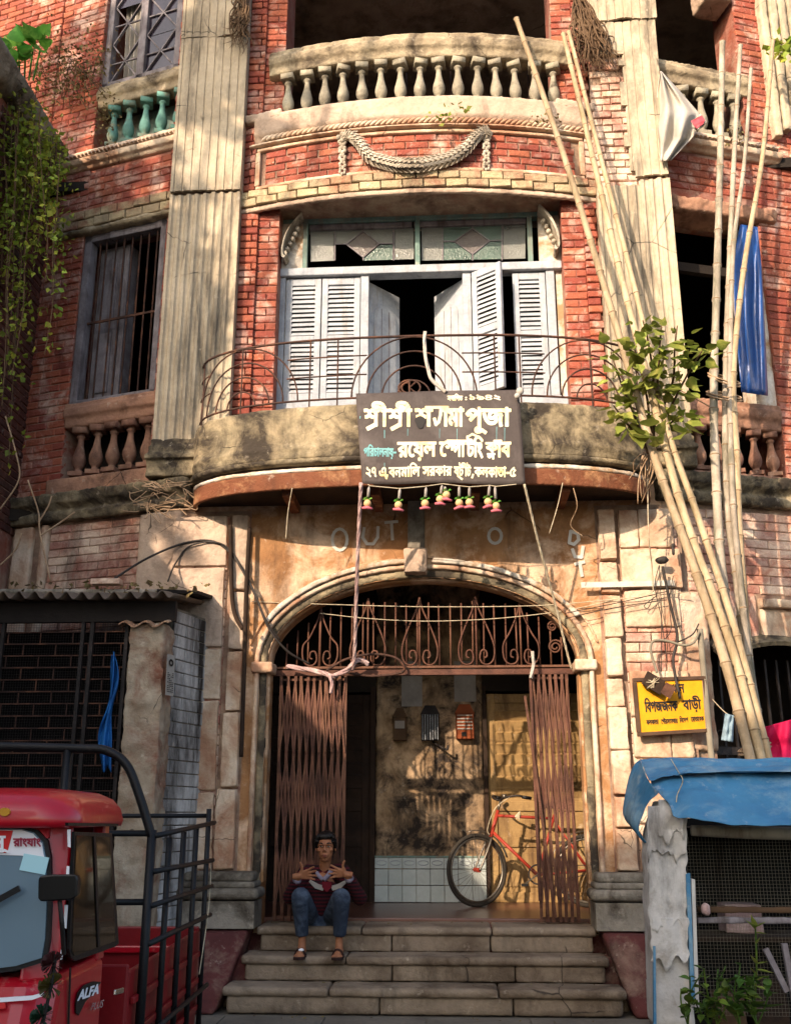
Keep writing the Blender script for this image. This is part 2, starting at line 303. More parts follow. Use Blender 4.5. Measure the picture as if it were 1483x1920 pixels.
def curve_pts(pts, n=8):      # smooth line through points
    pts = [Vector(p) for p in pts]; P = [pts[0]] + pts + [pts[-1]]; out = []
    for i in range(1, len(P) - 2):
        for k in range(n):
            t = k / n; a, b, c, d = P[i - 1], P[i], P[i + 1], P[i + 2]
            out.append(.5 * ((2 * b) + (c - a) * t + (2 * a - 5 * b + 4 * c - d) * t * t + (3 * b - a - 3 * c + d) * t ** 3))
    return out + [pts[-1]]
def rnd(a, b): return random.uniform(a, b)
# ---------------------------------------------------------------- lettering: outlines of a text filled by winding number
def text_shapes(items, bold=0.0):
    """items: (string, x, y, size[, xscale[, shear]]) or ('stroke', [points], width); returns 2d verts and triangles of the union"""
    loops = []
    for it in items:
        if it[0] == 'stroke':
            P = [Vector(p) for p in it[1]]; hw = it[2] / 2
            for a, b in zip(P, P[1:]):
                d = (b - a).normalized(); n = Vector((-d.y, d.x)) * hw; e = d * hw * .5
                loops.append([a - e + n, a - e - n, b + e - n, b + e + n])
            continue
        s, x, y, size = it[:4]; xs = it[4] if len(it) > 4 else 1; sh = it[5] if len(it) > 5 else 0
        cu = bpy.data.curves.new('tmp', 'FONT'); cu.body = s; cu.size = size; cu.resolution_u = 2
        o = bpy.data.objects.new('tmp', cu); COL.objects.link(o); dg = bpy.context.evaluated_depsgraph_get()
        c2 = o.evaluated_get(dg).to_curve(dg)
        if isinstance(xs, tuple):      # fit into a given width
            X = [b.co.x for sp in c2.splines for b in sp.bezier_points]; k_ = xs[0] / (max(X) - min(X)); x -= min(X) * k_; xs = k_
        for sp in c2.splines:
            L = []; bp = sp.bezier_points
            for i in range(len(bp)):
                a, b = bp[i], bp[(i + 1) % len(bp)]; straight = (a.handle_right - a.co).length < 1e-5 and (b.handle_left - b.co).length < 1e-5
                K = 1 if straight else 2
                for k in range(K):
                    t = k / K; q = a.co * (1 - t) ** 3 + 3 * a.handle_right * t * (1 - t) ** 2 + 3 * b.handle_left * t * t * (1 - t) + b.co * t ** 3
                    L.append(Vector((x + q.x * xs + q.y * sh, y + q.y)))
            if len(L) > 2: loops.append(L)
        o.evaluated_get(dg).to_curve_clear(); bpy.data.objects.remove(o); bpy.data.curves.remove(cu)
    def area(L): return sum(a.x * b.y - b.x * a.y for a, b in zip(L, L[1:] + L[:1]))
    extra = []
    if bold:
        for L in loops:
            for a, b in zip(L, L[1:] + L[:1]):
                d = b - a
                if d.length < 1e-5: continue
                d.normalize(); n = Vector((-d.y, d.x)) * bold; e = d * bold * .6
                q = [a - e + n, a - e - n, b + e - n, b + e + n]; extra.append(q)
    sgn = 1 if sum(area(L) for L in loops if len(L) != 4) >= 0 else -1
    L2 = []
    for L in loops: L2.append(L if len(L) != 4 or area(L) * sgn > 0 else L[::-1])
    loops = L2 + [q if area(q) * sgn > 0 else q[::-1] for q in extra]
    # split far-apart letters so that each union stays small
    boxes = [(min(p.x for p in L), max(p.x for p in L)) for L in loops]
    order = sorted(range(len(loops)), key=lambda i: boxes[i][0]); groups = []
    for i in order:
        if groups and boxes[i][0] < groups[-1][1] + 1e-4: groups[-1][0].append(loops[i]); groups[-1][1] = max(groups[-1][1], boxes[i][1])
        else: groups.append([[loops[i]], boxes[i][1]])
    V, T = [], []
    for LS, _ in groups:
        vs, es = [], []
        for L in LS:
            b = len(vs); vs += [p + Vector((rnd(-1, 1), rnd(-1, 1))) * 1e-6 for p in L]; es += [(b + k, b + (k + 1) % len(L)) for k in range(len(L))]
        ov, oe, of, _, _, _ = delaunay_2d_cdt(vs, es, [], 0, 1e-6)
        b = len(V); V += ov
        bb = np.array([(min(p.x for p in L), max(p.x for p in L), min(p.y for p in L), max(p.y for p in L)) for L in LS])
        for f in of:
            c = (ov[f[0]] + ov[f[1]] + ov[f[2]]) / 3; wn = 0
            for k in np.nonzero((bb[:, 0] <= c.x) & (bb[:, 1] >= c.x) & (bb[:, 2] <= c.y) & (bb[:, 3] >= c.y))[0]:
                L = LS[k]
                for p, q in zip(L, L[1:] + L[:1]):
                    if p.y <= c.y:
                        if q.y > c.y and (q.x - p.x) * (c.y - p.y) - (c.x - p.x) * (q.y - p.y) > 0: wn += 1
                    elif q.y <= c.y and (q.x - p.x) * (c.y - p.y) - (c.x - p.x) * (q.y - p.y) < 0: wn -= 1
            if wn: T.append(tuple(b + k for k in f))
    return V, T
def lettering(name, items, fn, mat, parent, bold=0.0):
    V, T = text_shapes(items, bold)
    return obj(name, [fn(p.x, p.y) for p in V], T, mat, parent)
# ---------------------------------------------------------------- ground
def rect_sheet(name, x0, x1, y0, y1, z, mat):
    o = obj(name, [(x0, y0, z), (x1, y0, z), (x1, y1, z), (x0, y1, z)], [(0, 1, 2, 3)], mat); return tag(o, kind='structure')
rect_sheet('ground', -400, 400, -400, 400, -.13, 'asphalt')
pave = MB().box(-14, 14, -3.4, .6, -.125, -.012).build('pavement', 'paving'); tag(pave, kind='structure')
yy = -.78; row = 0
while yy > -3.4:
    x = -4.2 + (row % 2) * .4
    while x < 4.2:
        wdt = rnd(.75, 1.05)
        MB().box(x + .005, min(x + wdt, 4.4) - .005, yy - .5, yy - .008, -.02, rnd(-.004, .003)).build('paving_slab', 'paving', pave, bevel=.006)
        x += wdt
    yy -= .508; row += 1
# ---------------------------------------------------------------- the mansion
B = thing('brick_mansion', 'ruined red brick mansion with fluted plaster pilasters, balustrades and an arched entrance', 'building')
A17 = R(17)
def WL(s, d, z): return (-2.3 - s * math.cos(A17) - d * math.sin(A17), s * math.sin(A17) - d * math.cos(A17), z)
def WR(s, d, z): return (2.3 + s * math.cos(A17) + d * math.sin(A17), s * math.sin(A17) - d * math.cos(A17), z)
def CF(s, d, z): return (s, -d, z)
def bow(s): return -.28 * (1 - min(1, abs(s) / 1.86) ** 2)
def CB(s, d, z): return (s, bow(s) - d, z)
def wl(px, py): return atn(px, py, (-2.3, 0, 0), (math.sin(A17), math.cos(A17), 0))
def sL(px, py): p = wl(px, py); return (-2.3 - p.x) / math.cos(A17), p.z
def sR(px, py): p = atn(px, py, (2.3, 0, 0), (-math.sin(A17), math.cos(A17), 0)); return (p.x - 2.3) / math.cos(A17), p.z
# --- bricks: laid course by course, the largest in view become objects, the rest one mass
BR = []
def lay(M, s0, s1, z0, z1, mat='brick', d=0.0, bl=.235, bh=.074, joint=.010, holes=(), inside=None, dep=.07, miss=0.0, jit=1.0):
    n = max(1, round((z1 - z0) / (bh + joint))); ph = (z1 - z0) / n
    for r in range(n):
        za, zb = z0 + r * ph, z0 + (r + 1) * ph - joint; iv = [(s0, s1)]
        for hs0, hs1, hz0, hz1 in holes:
            if zb > hz0 and za < hz1:
                iv = [q for a, b in iv for q in ((a, min(b, hs0)), (max(a, hs1), b)) if q[1] - q[0] > .03]
        for a, b in iv:
            s = a - (bl * .5 if r % 2 else 0) - (bl + joint) * 0
            while s < b - .02:
                e = s + bl * rnd(.96, 1.04); c0, c1 = max(s, a), min(e, b)
                if c1 - c0 > .035 and random.random() >= miss:
                    sm, zm = (c0 + c1) / 2, (za + zb) / 2
                    if inside is None or inside(sm, zm):
                        BR.append((M, sm, zm, c1 - c0, zb - za, d + rnd(-.004, .005) * jit, mat, dep))
                s = e + joint
def brick_mesh(k, mat):
    random.seed(900 + k); L, D, H, c = .5, .5, .5, .0
    vs = []
    for y, q in ((.5, 0), (-.38, 0), (-.5, 1)):       # back, front shoulder, chamfered face
        for x, z in ((-1, -1), (1, -1), (1, 1), (-1, 1)):
            vs.append((x * (.5 - q * .035) + rnd(-.008, .008), y + rnd(-.04, .04) * (y < 0), z * (.5 - q * .10) + rnd(-.03, .03)))
    fs = [(0, 1, 5, 4), (1, 2, 6, 5), (2, 3, 7, 6), (3, 0, 4, 7), (4, 5, 9, 8), (5, 6, 10, 9), (6, 7, 11, 10), (7, 4, 8, 11), (8, 9, 10, 11)]
    me = bpy.data.meshes.new('brick'); me.from_pydata(vs, [], fs); me.materials.append(MAT[mat]); return me
def brick_matrix(b):
    M, s, z, L, H, d, mat, dep = b
    p = Vector(M(s, d, z)); t = Vector(M(s + .02, d, z)) - Vector(M(s - .02, d, z)); t.z = 0; t.normalize()
    n = Vector(M(s, d - .1, z)) - Vector(M(s, d, z)); n.normalize()      # inward
    c = p + n * (dep / 2); m = Matrix.Identity(4)
    for i in range(3):
        m[i][0] = t[i] * L; m[i][1] = n[i] * dep; m[i][2] = (0, 0, H)[i]; m[i][3] = c[i]
    return m @ Matrix.Rotation(rnd(-.008, .008), 4, 'Y')
def finish_bricks():
    kinds = ['brick', 'brick_pale', 'brick_pink']; meshes = {k: [brick_mesh(i + 10 * j, k) for i in range(4)] for j, k in enumerate(kinds)}
    random.seed(5); sc_ = []
    for b in BR:
        m = brick_matrix(b); x, y, dd = proj(m.translation); inview = 20 < x < 1463 and 10 < y < 1640
        hid = (1120 < x < 1260 and 600 < y < 830) or (x < 130 and y < 620)
        sc_.append(((b[3] * b[4] / (dd * dd)) * (1 if inview and not hid else 0), m, b))
    sc_.sort(key=lambda q: -q[0]); V, F, FM = [], [], []
    for i, (a, m, b) in enumerate(sc_):
        me = random.choice(meshes[b[6]])
        if i < 300 and a > 0:
            o = bpy.data.objects.new('brick', me); COL.objects.link(o); o.parent = B; o.matrix_local = m
        else:
            k = len(V); V += [m @ v.co for v in me.vertices]; F += [tuple(k + j for j in p.vertices) for p in me.polygons]; FM += [kinds.index(b[6])] * len(me.polygons)
    o = obj('brickwork', V, F, None, B, mats=kinds, fm=FM); tag(o, kind='stuff')
def wallbox(name, M, s0, s1, z0, z1, d0=-.42, d1=-.012, mat='mortar'):
    return MB(M).box(s0, s1, d0, d1, z0, z1).build(name, mat, B)
def sweep(M, s0, s1, n, prof, name, mat, worn=.012, voxel=.022, smooth=True, ends=True):
    """a moulding of outline prof [(d, z)] run along the wall from s0 to s1"""
    rings = [[M(s0 + (s1 - s0) * i / n, d, z) for d, z in prof] for i in range(n + 1)]
    return MB().loft(rings).build(name, mat, B, fixn=True, worn=worn, voxel=voxel, smooth=False)
# --- storey shells (dark rooms behind the openings)
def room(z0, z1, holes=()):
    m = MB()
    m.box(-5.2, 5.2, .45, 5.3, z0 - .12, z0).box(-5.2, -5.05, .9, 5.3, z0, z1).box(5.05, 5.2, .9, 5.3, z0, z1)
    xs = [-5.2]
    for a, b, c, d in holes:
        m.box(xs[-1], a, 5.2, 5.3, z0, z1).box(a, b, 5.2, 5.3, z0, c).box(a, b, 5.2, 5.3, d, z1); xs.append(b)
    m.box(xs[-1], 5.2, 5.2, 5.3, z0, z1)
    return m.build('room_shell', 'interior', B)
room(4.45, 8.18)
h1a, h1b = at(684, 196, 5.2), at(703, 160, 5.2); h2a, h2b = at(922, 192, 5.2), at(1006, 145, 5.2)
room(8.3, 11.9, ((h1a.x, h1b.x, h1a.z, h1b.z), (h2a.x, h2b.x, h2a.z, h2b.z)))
MB().box(-5.3, 5.3, .2, 5.4, 11.9, 12.1).build('roof_slab', 'plaster', B)
g = MB()
for i in range(1, 5): x = h2a.x + (h2b.x - h2a.x) * i / 5; g.box(x - .012, x + .012, 5.19, 5.21, h2a.z, h2b.z)
g.box(h2a.x, h2b.x, 5.19, 5.21, (h2a.z + h2b.z) / 2 - .02, (h2a.z + h2b.z) / 2 + .02).build('rear_grille', 'iron_dark', B)
# --- upper bay: piers beside the window and the opening above it
for sd in (-1, 1):
    xo, xi = (1.86, 1.46) if sd < 0 else (1.82, 1.46); a, b = sorted((sd * xo, sd * xi)); mid = sd * 1.68
    for z0, z1 in ((4.9, 7.6), (8.55, 11.9)):
        wallbox('pier_core', CF, a, b, z0, z1, -.5, -.014)
        o0, o1 = sorted((sd * xo, mid)); i0, i1 = sorted((mid, sd * xi))
        lay(CF, o0, o1, z0, z1, d=.035, dep=.09); lay(CF, i0, i1, z0, z1, d=0.0)
    # corbelled brick steps under the upper opening
    q0, q1 = sorted((sd * 1.86, sd * 1.44)); MB(CB).box(q0, q1, -.1, .10, 8.56, 8.66).build('cap_stone', 'plaster', B, worn=.012, voxel=.02)
# --- frieze between the two storeys, bowed forward
N = 36
core = MB()
def ringc(s): return [CB(s, -.014, 7.56), CB(s, -.014, 8.62), (s, .5, 8.62), (s, .5, 7.56)]
core.loft([ringc(-1.9 + 3.8 * i / N) for i in range(N + 1)]).build('frieze_core', 'mortar_pale', B, fixn=True)
sweep(CB, -1.88, 1.88, N, [(-.02, 7.50), (.03, 7.50), (.03, 7.562), (-.02, 7.562)], 'lintel_soffit', 'plaster', worn=.01)
lay(CB, -1.9, 1.9, 7.56, 7.75, 'brick_pale', d=.055, bl=.21, dep=.08, jit=1.4)
lay(CB, -1.62, 1.62, 7.80, 8.22, 'brick', d=0.0, bl=.22)
for z0, z1, d in ((7.752, 7.80, .035), (8.215, 8.262, .035)): sweep(CB, -1.72, 1.72, N, [(-.05, z0), (d, z0), (d * .6, z1), (-.05, z1)], 'panel_moulding', 'plaster_cream', worn=.006, voxel=.016)
for sd in (-1, 1):
    MB(CB).box(sd * 1.70 - .028, sd * 1.70 + .028, -.05, .03, 7.80, 8.22).build('panel_moulding', 'plaster_cream', B, worn=.006, voxel=.016)
    x0, x1 = sorted((sd * 1.73, sd * 1.9)); lay(CB, x0, x1, 7.78, 8.56, 'brick_pink' if sd > 0 else 'brick', d=.02)
sweep(CB, -1.80, 1.80, N, [(-.05, 8.263), (.075, 8.275), (.06, 8.30), (.03, 8.31), (-.05, 8.31)], 'cornice', 'plaster_cream', worn=.006, voxel=.018)
rope = MB()
for i in range(62):
    s = -1.62 + 3.4 * i / 61; p = Vector(CB(s, .05, 8.345)); q = Vector(CB(s + .012, .05, 8.345)) - p
    k = [p + Vector((-.045, 0, -.03)) + Vector((.09, q.y * 6, .06)) * (j / 4) for j in range(5)]; rope.tube(k, [.006, .017, .021, .017, .006], 6)
rope.build('rope_moulding', 'plaster_cream', B, smooth=True)
sweep(CB, -1.75, 1.75, N, [(-.05, 8.31), (.035, 8.31), (.03, 8.375), (.075, 8.385), (.10, 8.62), (-.3, 8.63)], 'balcony_plinth', 'plaster', worn=.012, voxel=.025)
def baluster_mesh(name, h, r, mat):
    p = [(r * .95, 0), (r * .95, .09), (r * .55, .12), (r * .48, .16), (r * .62, .18), (r * .9, .24), (r * 1.05, .32), (r * 1.0, .40), (r * .78, .50), (r * .55, .62), (r * .45, .73), (r * .46, .79), (r * .66, .805), (r * .66, .83), (r * .5, .84), (r * .55, .88)]
    m = MB(); b = r * 1.1; m.box(-b, b, -b, b, 0, .085 * h); m.lathe([(q, z * h) for q, z in p[1:]], 14); m.box(-b, b, -b, b, .875 * h, h)
    o = m.build(name, mat, None, smooth=False); me = o.data
    for pl in me.polygons: pl.use_smooth = len(pl.vertices) == 4 and abs(pl.normal.z) < .98 and 6 <= pl.vertices[0] and pl.area < .01
    bpy.data.objects.remove(o); return me
def put_balusters(parent, M, ss, z0, me, d):
    for s in ss:
        o = bpy.data.objects.new('baluster', me); COL.objects.link(o); o.parent = parent
        o.location = M(s, d, z0); o.rotation_euler = (rnd(-.02, .02), rnd(-.02, .02), rnd(-.3, .3))
def balustrade(name, M, ss, z0, h, r, mat, rail, railmat, s0, s1, d, n=10):
    e = bpy.data.objects.new(name, None); COL.objects.link(e); e.parent = B
    put_balusters(e, M, ss, z0, baluster_mesh('baluster', h, r, mat), d)
    o = sweep(M, s0, s1, n, rail, 'rail', railmat, worn=.02, voxel=.02); o.parent = e
    return e
balustrade('upper_balustrade', CB, [-1.40 + i * .203 for i in range(15)], 8.625, .545, .062, 'baluster',
           [(-.16, 9.17), (.015, 9.17), (.03, 9.26), (.06, 9.28), (.075, 9.36), (.04, 9.38), (.05, 9.45), (-.16, 9.46)], 'stone_rail', -1.62, 1.62, -.06, 30)
for px in (642, 762, 845, 990): p = at(px, 150, .1); MB().box(p.x - .008, p.x + .008, .1, .116, 8.5, 9.3).build('rod', 'iron', B)
# --- garland on the frieze
def FR(px, py, d=.0):     # a photo place on the frieze surface
    p = at(px, py, -.25); y = bow(p.x) - d; return at(px, py, y)
gl = bpy.data.objects.new('plaster_garland', None); COL.objects.link(gl); gl.parent = B
path = curve_pts([FR(640, 262, .05), FR(655, 255, .06), FR(675, 270, .06), FR(692, 293, .06), FR(720, 305, .06), FR(745, 310, .07), FR(778, 311, .08), FR(812, 306, .07), FR(845, 297, .06), FR(872, 280, .06), FR(892, 258, .06), FR(908, 248, .06), FR(920, 255, .05)], 7)
rope = MB(); rr = [.022 + .033 * math.sin(math.pi * min(1, max(0, i / (len(path) - 1)))) for i in range(len(path))]
rope.tube(path, rr, 9).build('swag', 'stucco_white', gl, smooth=True)
lf = MB()
for i in range(3, len(path) - 3, 2):
    d = (path[i + 1] - path[i - 1]).normalized(); d = d if i < len(path) / 2 else -d
    for a in (-75, -35, 0, 35, 75, 110):
        up = Vector((0, -math.cos(R(a)), math.sin(R(a)))); up = (up - d * up.dot(d)).normalized(); c = path[i] + up * rr[i]; sd = d.cross(up)
        lf.add([c - sd * .026 + up * .006, c + d * .075 + up * .040, c + sd * .026 + up * .006, c - d * .035 - up * .006], [(0, 1, 2, 3)])
lf.build('leaves', 'stucco_white', gl, thick=.007)
rb = MB()
for k in range(-3, 4):
    for sg in (-1, 1):
        c = FR(768 + k * 5, 304, .14); rb.bar(c + Vector((sg * .06, 0, -.055)), c + Vector((-sg * .06, 0, .055)), .008, .014)
rb.build('ribbon', 'stucco_white', gl)
for px, pts in ((642, (265, 280, 295, 308, 320)), (912, (258, 273, 288, 301, 312))):
    dm = MB()
    for k, py in enumerate(pts):
        for j in range(6):
            a = j * 60 + k * 25; c = FR(px + math.cos(R(a)) * 5, py + math.sin(R(a)) * 5, .04); dm.ball(c, .024 - .002 * k, 8, 5, (1, .8, 1.2))
    dm.build('drop', 'stucco_white', gl, smooth=True)
    kn = MB()
    for dx, dy in ((-7, -8), (7, -8), (0, -14), (0, -2)): kn.ball(FR(px + dx, pts[0] + dy, .05), .03, 8, 6)
    kn.build('rosette', 'stucco_white', gl, smooth=True)
# --- fluted pilasters
def pilaster(x0, x1, hole=None, name='pilaster'):
    w_ = x1 - x0; nf = 8; pitch = (w_ - .03) / nf; cr = random.Random(int(x0 * 100))
    def prof(deep):
        P = [(x0, -.02), (x0, .14)]
        for k in range(nf):
            a = x0 + .03 + k * pitch
            if deep: P += [(a, .14), (a + .006, .132), (a + pitch * .2, .121), (a + pitch * .36, .118), (a + pitch * .52, .121), (a + pitch - .036, .132), (a + pitch - .03, .14)]
            else: P += [(a, .14), (a + .006, .130), (a + .016, .130), (a + .022, .14)]
        return P + [(x1, .14), (x1, -.02)]
    secs = [(4.95, 7.70, True), (7.72, 9.66, False), (9.66, 11.9, False)]
    for z0, z1, deep in secs:
        P = prof(deep); nz = int((z1 - z0) / .07); V = []; F = []
        sh = rnd(-.012, .012) if z0 > 5 else 0; up = sh + (.015 if z0 > 5 else 0)
        for j in range(nz + 1):
            for i, (x, d) in enumerate(P):
                z = z0 + (z1 - z0) * j / nz; e = noise.noise((x * 5, z0, 3)) * .05
                if j == 0: z += e
                if j == nz: z += e * (1 if z1 < 11 else 0) - .008
                nn = noise.noise((x * 6, z * 2.0, 1.7)) * .008
                V.append((x + noise.noise((z * 1.5, x, 5)) * .002 + sh, -(d + up + nn), z))
        for j in range(nz):
            for i in range(len(P) - 1):
                c = (Vector(V[j * len(P) + i]) + Vector(V[(j + 1) * len(P) + i + 1])) / 2
                if hole and hole(c.x, c.z): continue
                F.append((j * len(P) + i, j * len(P) + i + 1, (j + 1) * len(P) + i + 1, (j + 1) * len(P) + i))
        o = obj(name, V, F, 'plaster_flute', B); md = o.modifiers.new('s', 'SOLIDIFY'); md.thickness = .03; md.offset = -1
    wallbox('pilaster_core', CF, x0 + .012, x1 - .012, 4.6, 11.9, -.5, .07, 'mortar_pale')
def hole_r(x, z):
    e = noise.noise((x * 7, z * 7, 2)) * .05
    if z > 9.45 or z < 7.62: return False
    lim = 2.16 + e if z > 7.95 else 2.16 + (7.95 - z) * .35 + e
    if z > 9.2: lim = 1.98 - (z - 9.2) * .5 + e
    return x < lim
pilaster(-2.60, -1.86); pilaster(1.82, 2.56, hole_r)
lay(CF, 1.83, 2.36, 7.62, 9.5, 'brick_pink', d=.095, bl=.2, dep=.09, miss=.03, jit=2.5)
for x0, x1 in ((-2.66, -1.84), (1.80, 2.60)):
    MB(CF).box(x0 + .01, x1 - .01, -.3, .13, 4.58, 4.76).box(x0, x1, -.3, .17, 4.75, 4.80).box(x0 + .03, x1 - .03, -.3, .155, 4.80, 4.88).box(x0 + .05, x1 - .05, -.3, .145, 4.87, 4.96).build('pilaster_base', 'plaster_mould', B, worn=.022, voxel=.015)
# --- wings
def wing_(M, left):
    W = (.42, 1.48) if left else (.32, 1.33); e0 = .28 if left else .24; E1 = 4.4 if left else 2.6
    zb, zw, zt = (4.76, 7.62, 8.68) if left else (4.62, 7.5, 8.46)
    brick = 'brick'
    for a, b, z0, z1 in ((e0, W[0], 4.3, 11.9), (W[1], E1, 4.3, 11.9), (W[0], W[1], zw, zt), (W[0], W[1], 4.3, zb)):
        wallbox('wing_core', M, a, b, z0, z1)
    wallbox('upper_lintel', M, W[0], W[1], 11.2, 11.9)
    lay(M, e0, W[0], 4.7, 11.9, d=0); lay(M, W[1], W[1] + .62, 4.5, 11.9, d=0)
    lay(M, W[0], W[1], zw + .25, zt - .28, d=.0)
    # cream brick lintel / broken concrete lintel
    if left: lay(M, e0, W[1] + .38, zw + .03, zw + .25, 'brick_pale', d=.07, bl=.2, bh=.095, dep=.09, miss=.0, jit=3)
    sweep(M, e0 - .02, W[1] + (.4 if left else .2), 8, [(-.3, zw - .04), (.06, zw - .04), (.09, zw + (.02 if left else .10)), (-.3, zw + (.02 if left else .10))], 'lintel', 'stone_rail' if left else 'sill_red', worn=.04, voxel=.025)
    m1 = zt - .25
    sweep(M, e0, W[1] + .34, 8, [(-.05, m1), (.03, m1), (.035, m1 + .03), (.09, m1 + .05), (.11, m1 + .11), (-.05, m1 + .12)], 'cornice', 'plaster_cream', worn=.008, voxel=.018)
    beads = MB(M)
    for i in range(int((W[1] + .3 - e0) / .05)):
        s = e0 + .02 + i * .05; beads.add([(s, .105, m1 + .125), (s + .03, .105, m1 + .125), (s + .045, .105, m1 + .16), (s + .015, .105, m1 + .16), (s, .13, m1 + .13), (s + .03, .13, m1 + .13), (s + .045, .125, m1 + .155), (s + .015, .125, m1 + .155)], [(4, 5, 6, 7), (0, 1, 5, 4), (1, 2, 6, 5), (2, 3, 7, 6), (3, 0, 4, 7)])
    beads.build('rope_moulding', 'plaster_cream', B)
    sweep(M, e0, W[1] + .3, 8, [(-.3, m1 + .12), (.10, m1 + .12), (.10, m1 + .165), (.04, zt), (-.3, zt)], 'balcony_plinth', 'plaster', worn=.015, voxel=.022)
    sweep(M, e0 - .02, W[1] + .12, 8, [(-.3, zb - .2), (.06, zb - .2), (.07, zb - .02), (-.3, zb)], 'window_plinth', 'sill_red', worn=.015, voxel=.022)
    return W, zb, zw, zt
WLo = wing_(WL, True); WRo = wing_(WR, False)
rl = lambda z: [(-.14, z), (.02, z), (.025, z + .10), (.06, z + .12), (.065, z + .20), (.03, z + .22), (.04, z + .27), (-.14, z + .28)]
balustrade('green_balustrade', WL, [.40 + i * .215 for i in range(5)], 8.69, .54, .062, 'baluster_green', rl(9.23), 'stone_rail', .30, 1.46, -.05)
balustrade('window_balustrade', WL, [.48 + i * .205 for i in range(5)], 4.77, .53, .068, 'baluster_red', rl(5.30), 'sill_red', .30, 1.48, -.05)
balustrade('side_balustrade', WR, [.40 + i * .205 for i in range(5)], 8.47, .58, .062, 'baluster', rl(9.05), 'stone_rail', .26, 1.40, -.05)
balustrade('window_balustrade', WR, [.42 + i * .2 for i in range(5)], 4.63, .46, .062, 'baluster_red', rl(5.09), 'sill_red', .24, 1.32, -.05)
MB(WL).box(.42, 1.48, -.32, -.26, 8.69, 9.25).build('green_boarding', 'wood_green', B)
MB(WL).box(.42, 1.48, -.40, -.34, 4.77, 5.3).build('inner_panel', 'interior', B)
# rightmost pier and its broken fluted plaster, far-left pier
for i in range(5): MB(WR).box(1.62 + i * .12, 1.72 + i * .12, -.1, .10, 8.55 + .1 * i, 11.9).build('flute', 'plaster_flute', B, worn=.03, voxel=.025)
lay(WR, 1.84, 2.5, 4.5, 8.5, 'brick_pink', d=.05); lay(WL, 2.1, 4.4, 4.5, 11.9, 'brick', d=.02)
# --- ground storey, wings
for M, left in ((WL, True), (WR, False)):
    sweep(M, -.1, 3.0 if left else 2.6, 12, [(-.2, 4.28), (.08, 4.28), (.10, 4.36), (.05, 4.40), (.13, 4.46), (.15, 4.56), (-.2, 4.58)], 'string_course', 'plaster_mould', worn=.045, voxel=.02)
    if left:
        wallbox('lower_wall', M, -.05, 3.0, 0, 4.3, mat='mortar_pale')
        lay(M, .44, 1.52, 3.1, 4.26, 'brick_pink', d=.0, bl=.235, joint=.006)
        MB(M).box(-.02, .44, -.1, .05, 2.9, 4.27).build('plaster_pier', 'plaster', B, worn=.025, voxel=.03)
        MB(M).box(1.53, 1.62, -.1, .05, 2.9, 4.27).box(1.72, 1.95, -.1, .04, 2.9, 4.27).build('plaster_pier', 'plaster_cream', B, worn=.025, voxel=.03)
    else:
        wallbox('lower_wall', M, -.05, .30, 0, 4.3, mat='mortar_pale'); wallbox('lower_wall', M, .30, 2.6, 3.05, 4.3, mat='mortar_pale'); wallbox('lower_wall', M, 1.62, 2.6, 0, 3.05, mat='mortar_pale')
        lay(M, .16, 2.2, 3.44, 4.24, 'brick_pink', d=.0, bl=.24, bh=.082, joint=.006)
        for k in range(3): MB(M).box(.50 + k * .12, .59 + k * .12, -.1, .06 - k * .02, 2.95, 3.44).build('voussoir', 'brick_pink', B, worn=.015, voxel=.02)
        sweep(M, .86, 1.7, 8, [(-.1, 3.30), (.09, 3.30), (.10, 3.38), (-.1, 3.42)], 'hood_mould', 'plaster_cream', worn=.03, voxel=.022)
        MB(M).box(.86, 1.6, -.1, .03, 3.02, 3.30).build('plaster_patch', 'plaster_cream', B, worn=.03, voxel=.025)
        MB(M).box(-.02, .30, -.1, .04, 2.0, 3.42).build('plaster_pier', 'plaster_cream', B, worn=.04, voxel=.03)
        hood = MB(M)
        hood.grid(lambda u, v: (.34 + 1.3 * u, -.12 + v * .26, 2.98 + .14 * math.sin(math.pi * u) - .16 * v), 14, 3); hood.build('window_hood', 'plaster_mould', B, thick=.04)
        wallbox('lower_wall', M, .30, 1.62, -.1, .9, mat='mortar_pale')
        gr = MB(M)
        gr.box(.3, 1.62, -.17, -.14, 1.98, 2.05)
        for k in range(11): s = .36 + k * .12; gr.box(s - .01, s + .01, -.165, -.145, .9, 2.85)
        for k in range(5):
            s = .48 + k * .24
            for sg in (-1, 1): gr.tube([(s + sg * (.045 + .035 * math.cos(a)), -.15, 2.16 + .035 * math.sin(a)) for a in [j * .6 for j in range(11)]], .006, 5)
        gr.build('window_grille', 'iron_dark', B)
        MB(M).box(-.2, 4.2, -1.2, -1.15, 0, 3.4).box(-.1, .1, -1.2, -.3, 0, 3.2).box(.1, 4.2, -1.2, -.4, 3.15, 3.3).box(3.2, 3.3, -1.2, -.3, 0, 3.2).build('inner_wall', 'interior', B)
        for s0_, s1_ in ((1.2, 1.6),): MB(M).box(s0_, s1_, -.1, .05, 2.3, 2.62).build('impost', 'plaster_cream', B, worn=.03, voxel=.025)
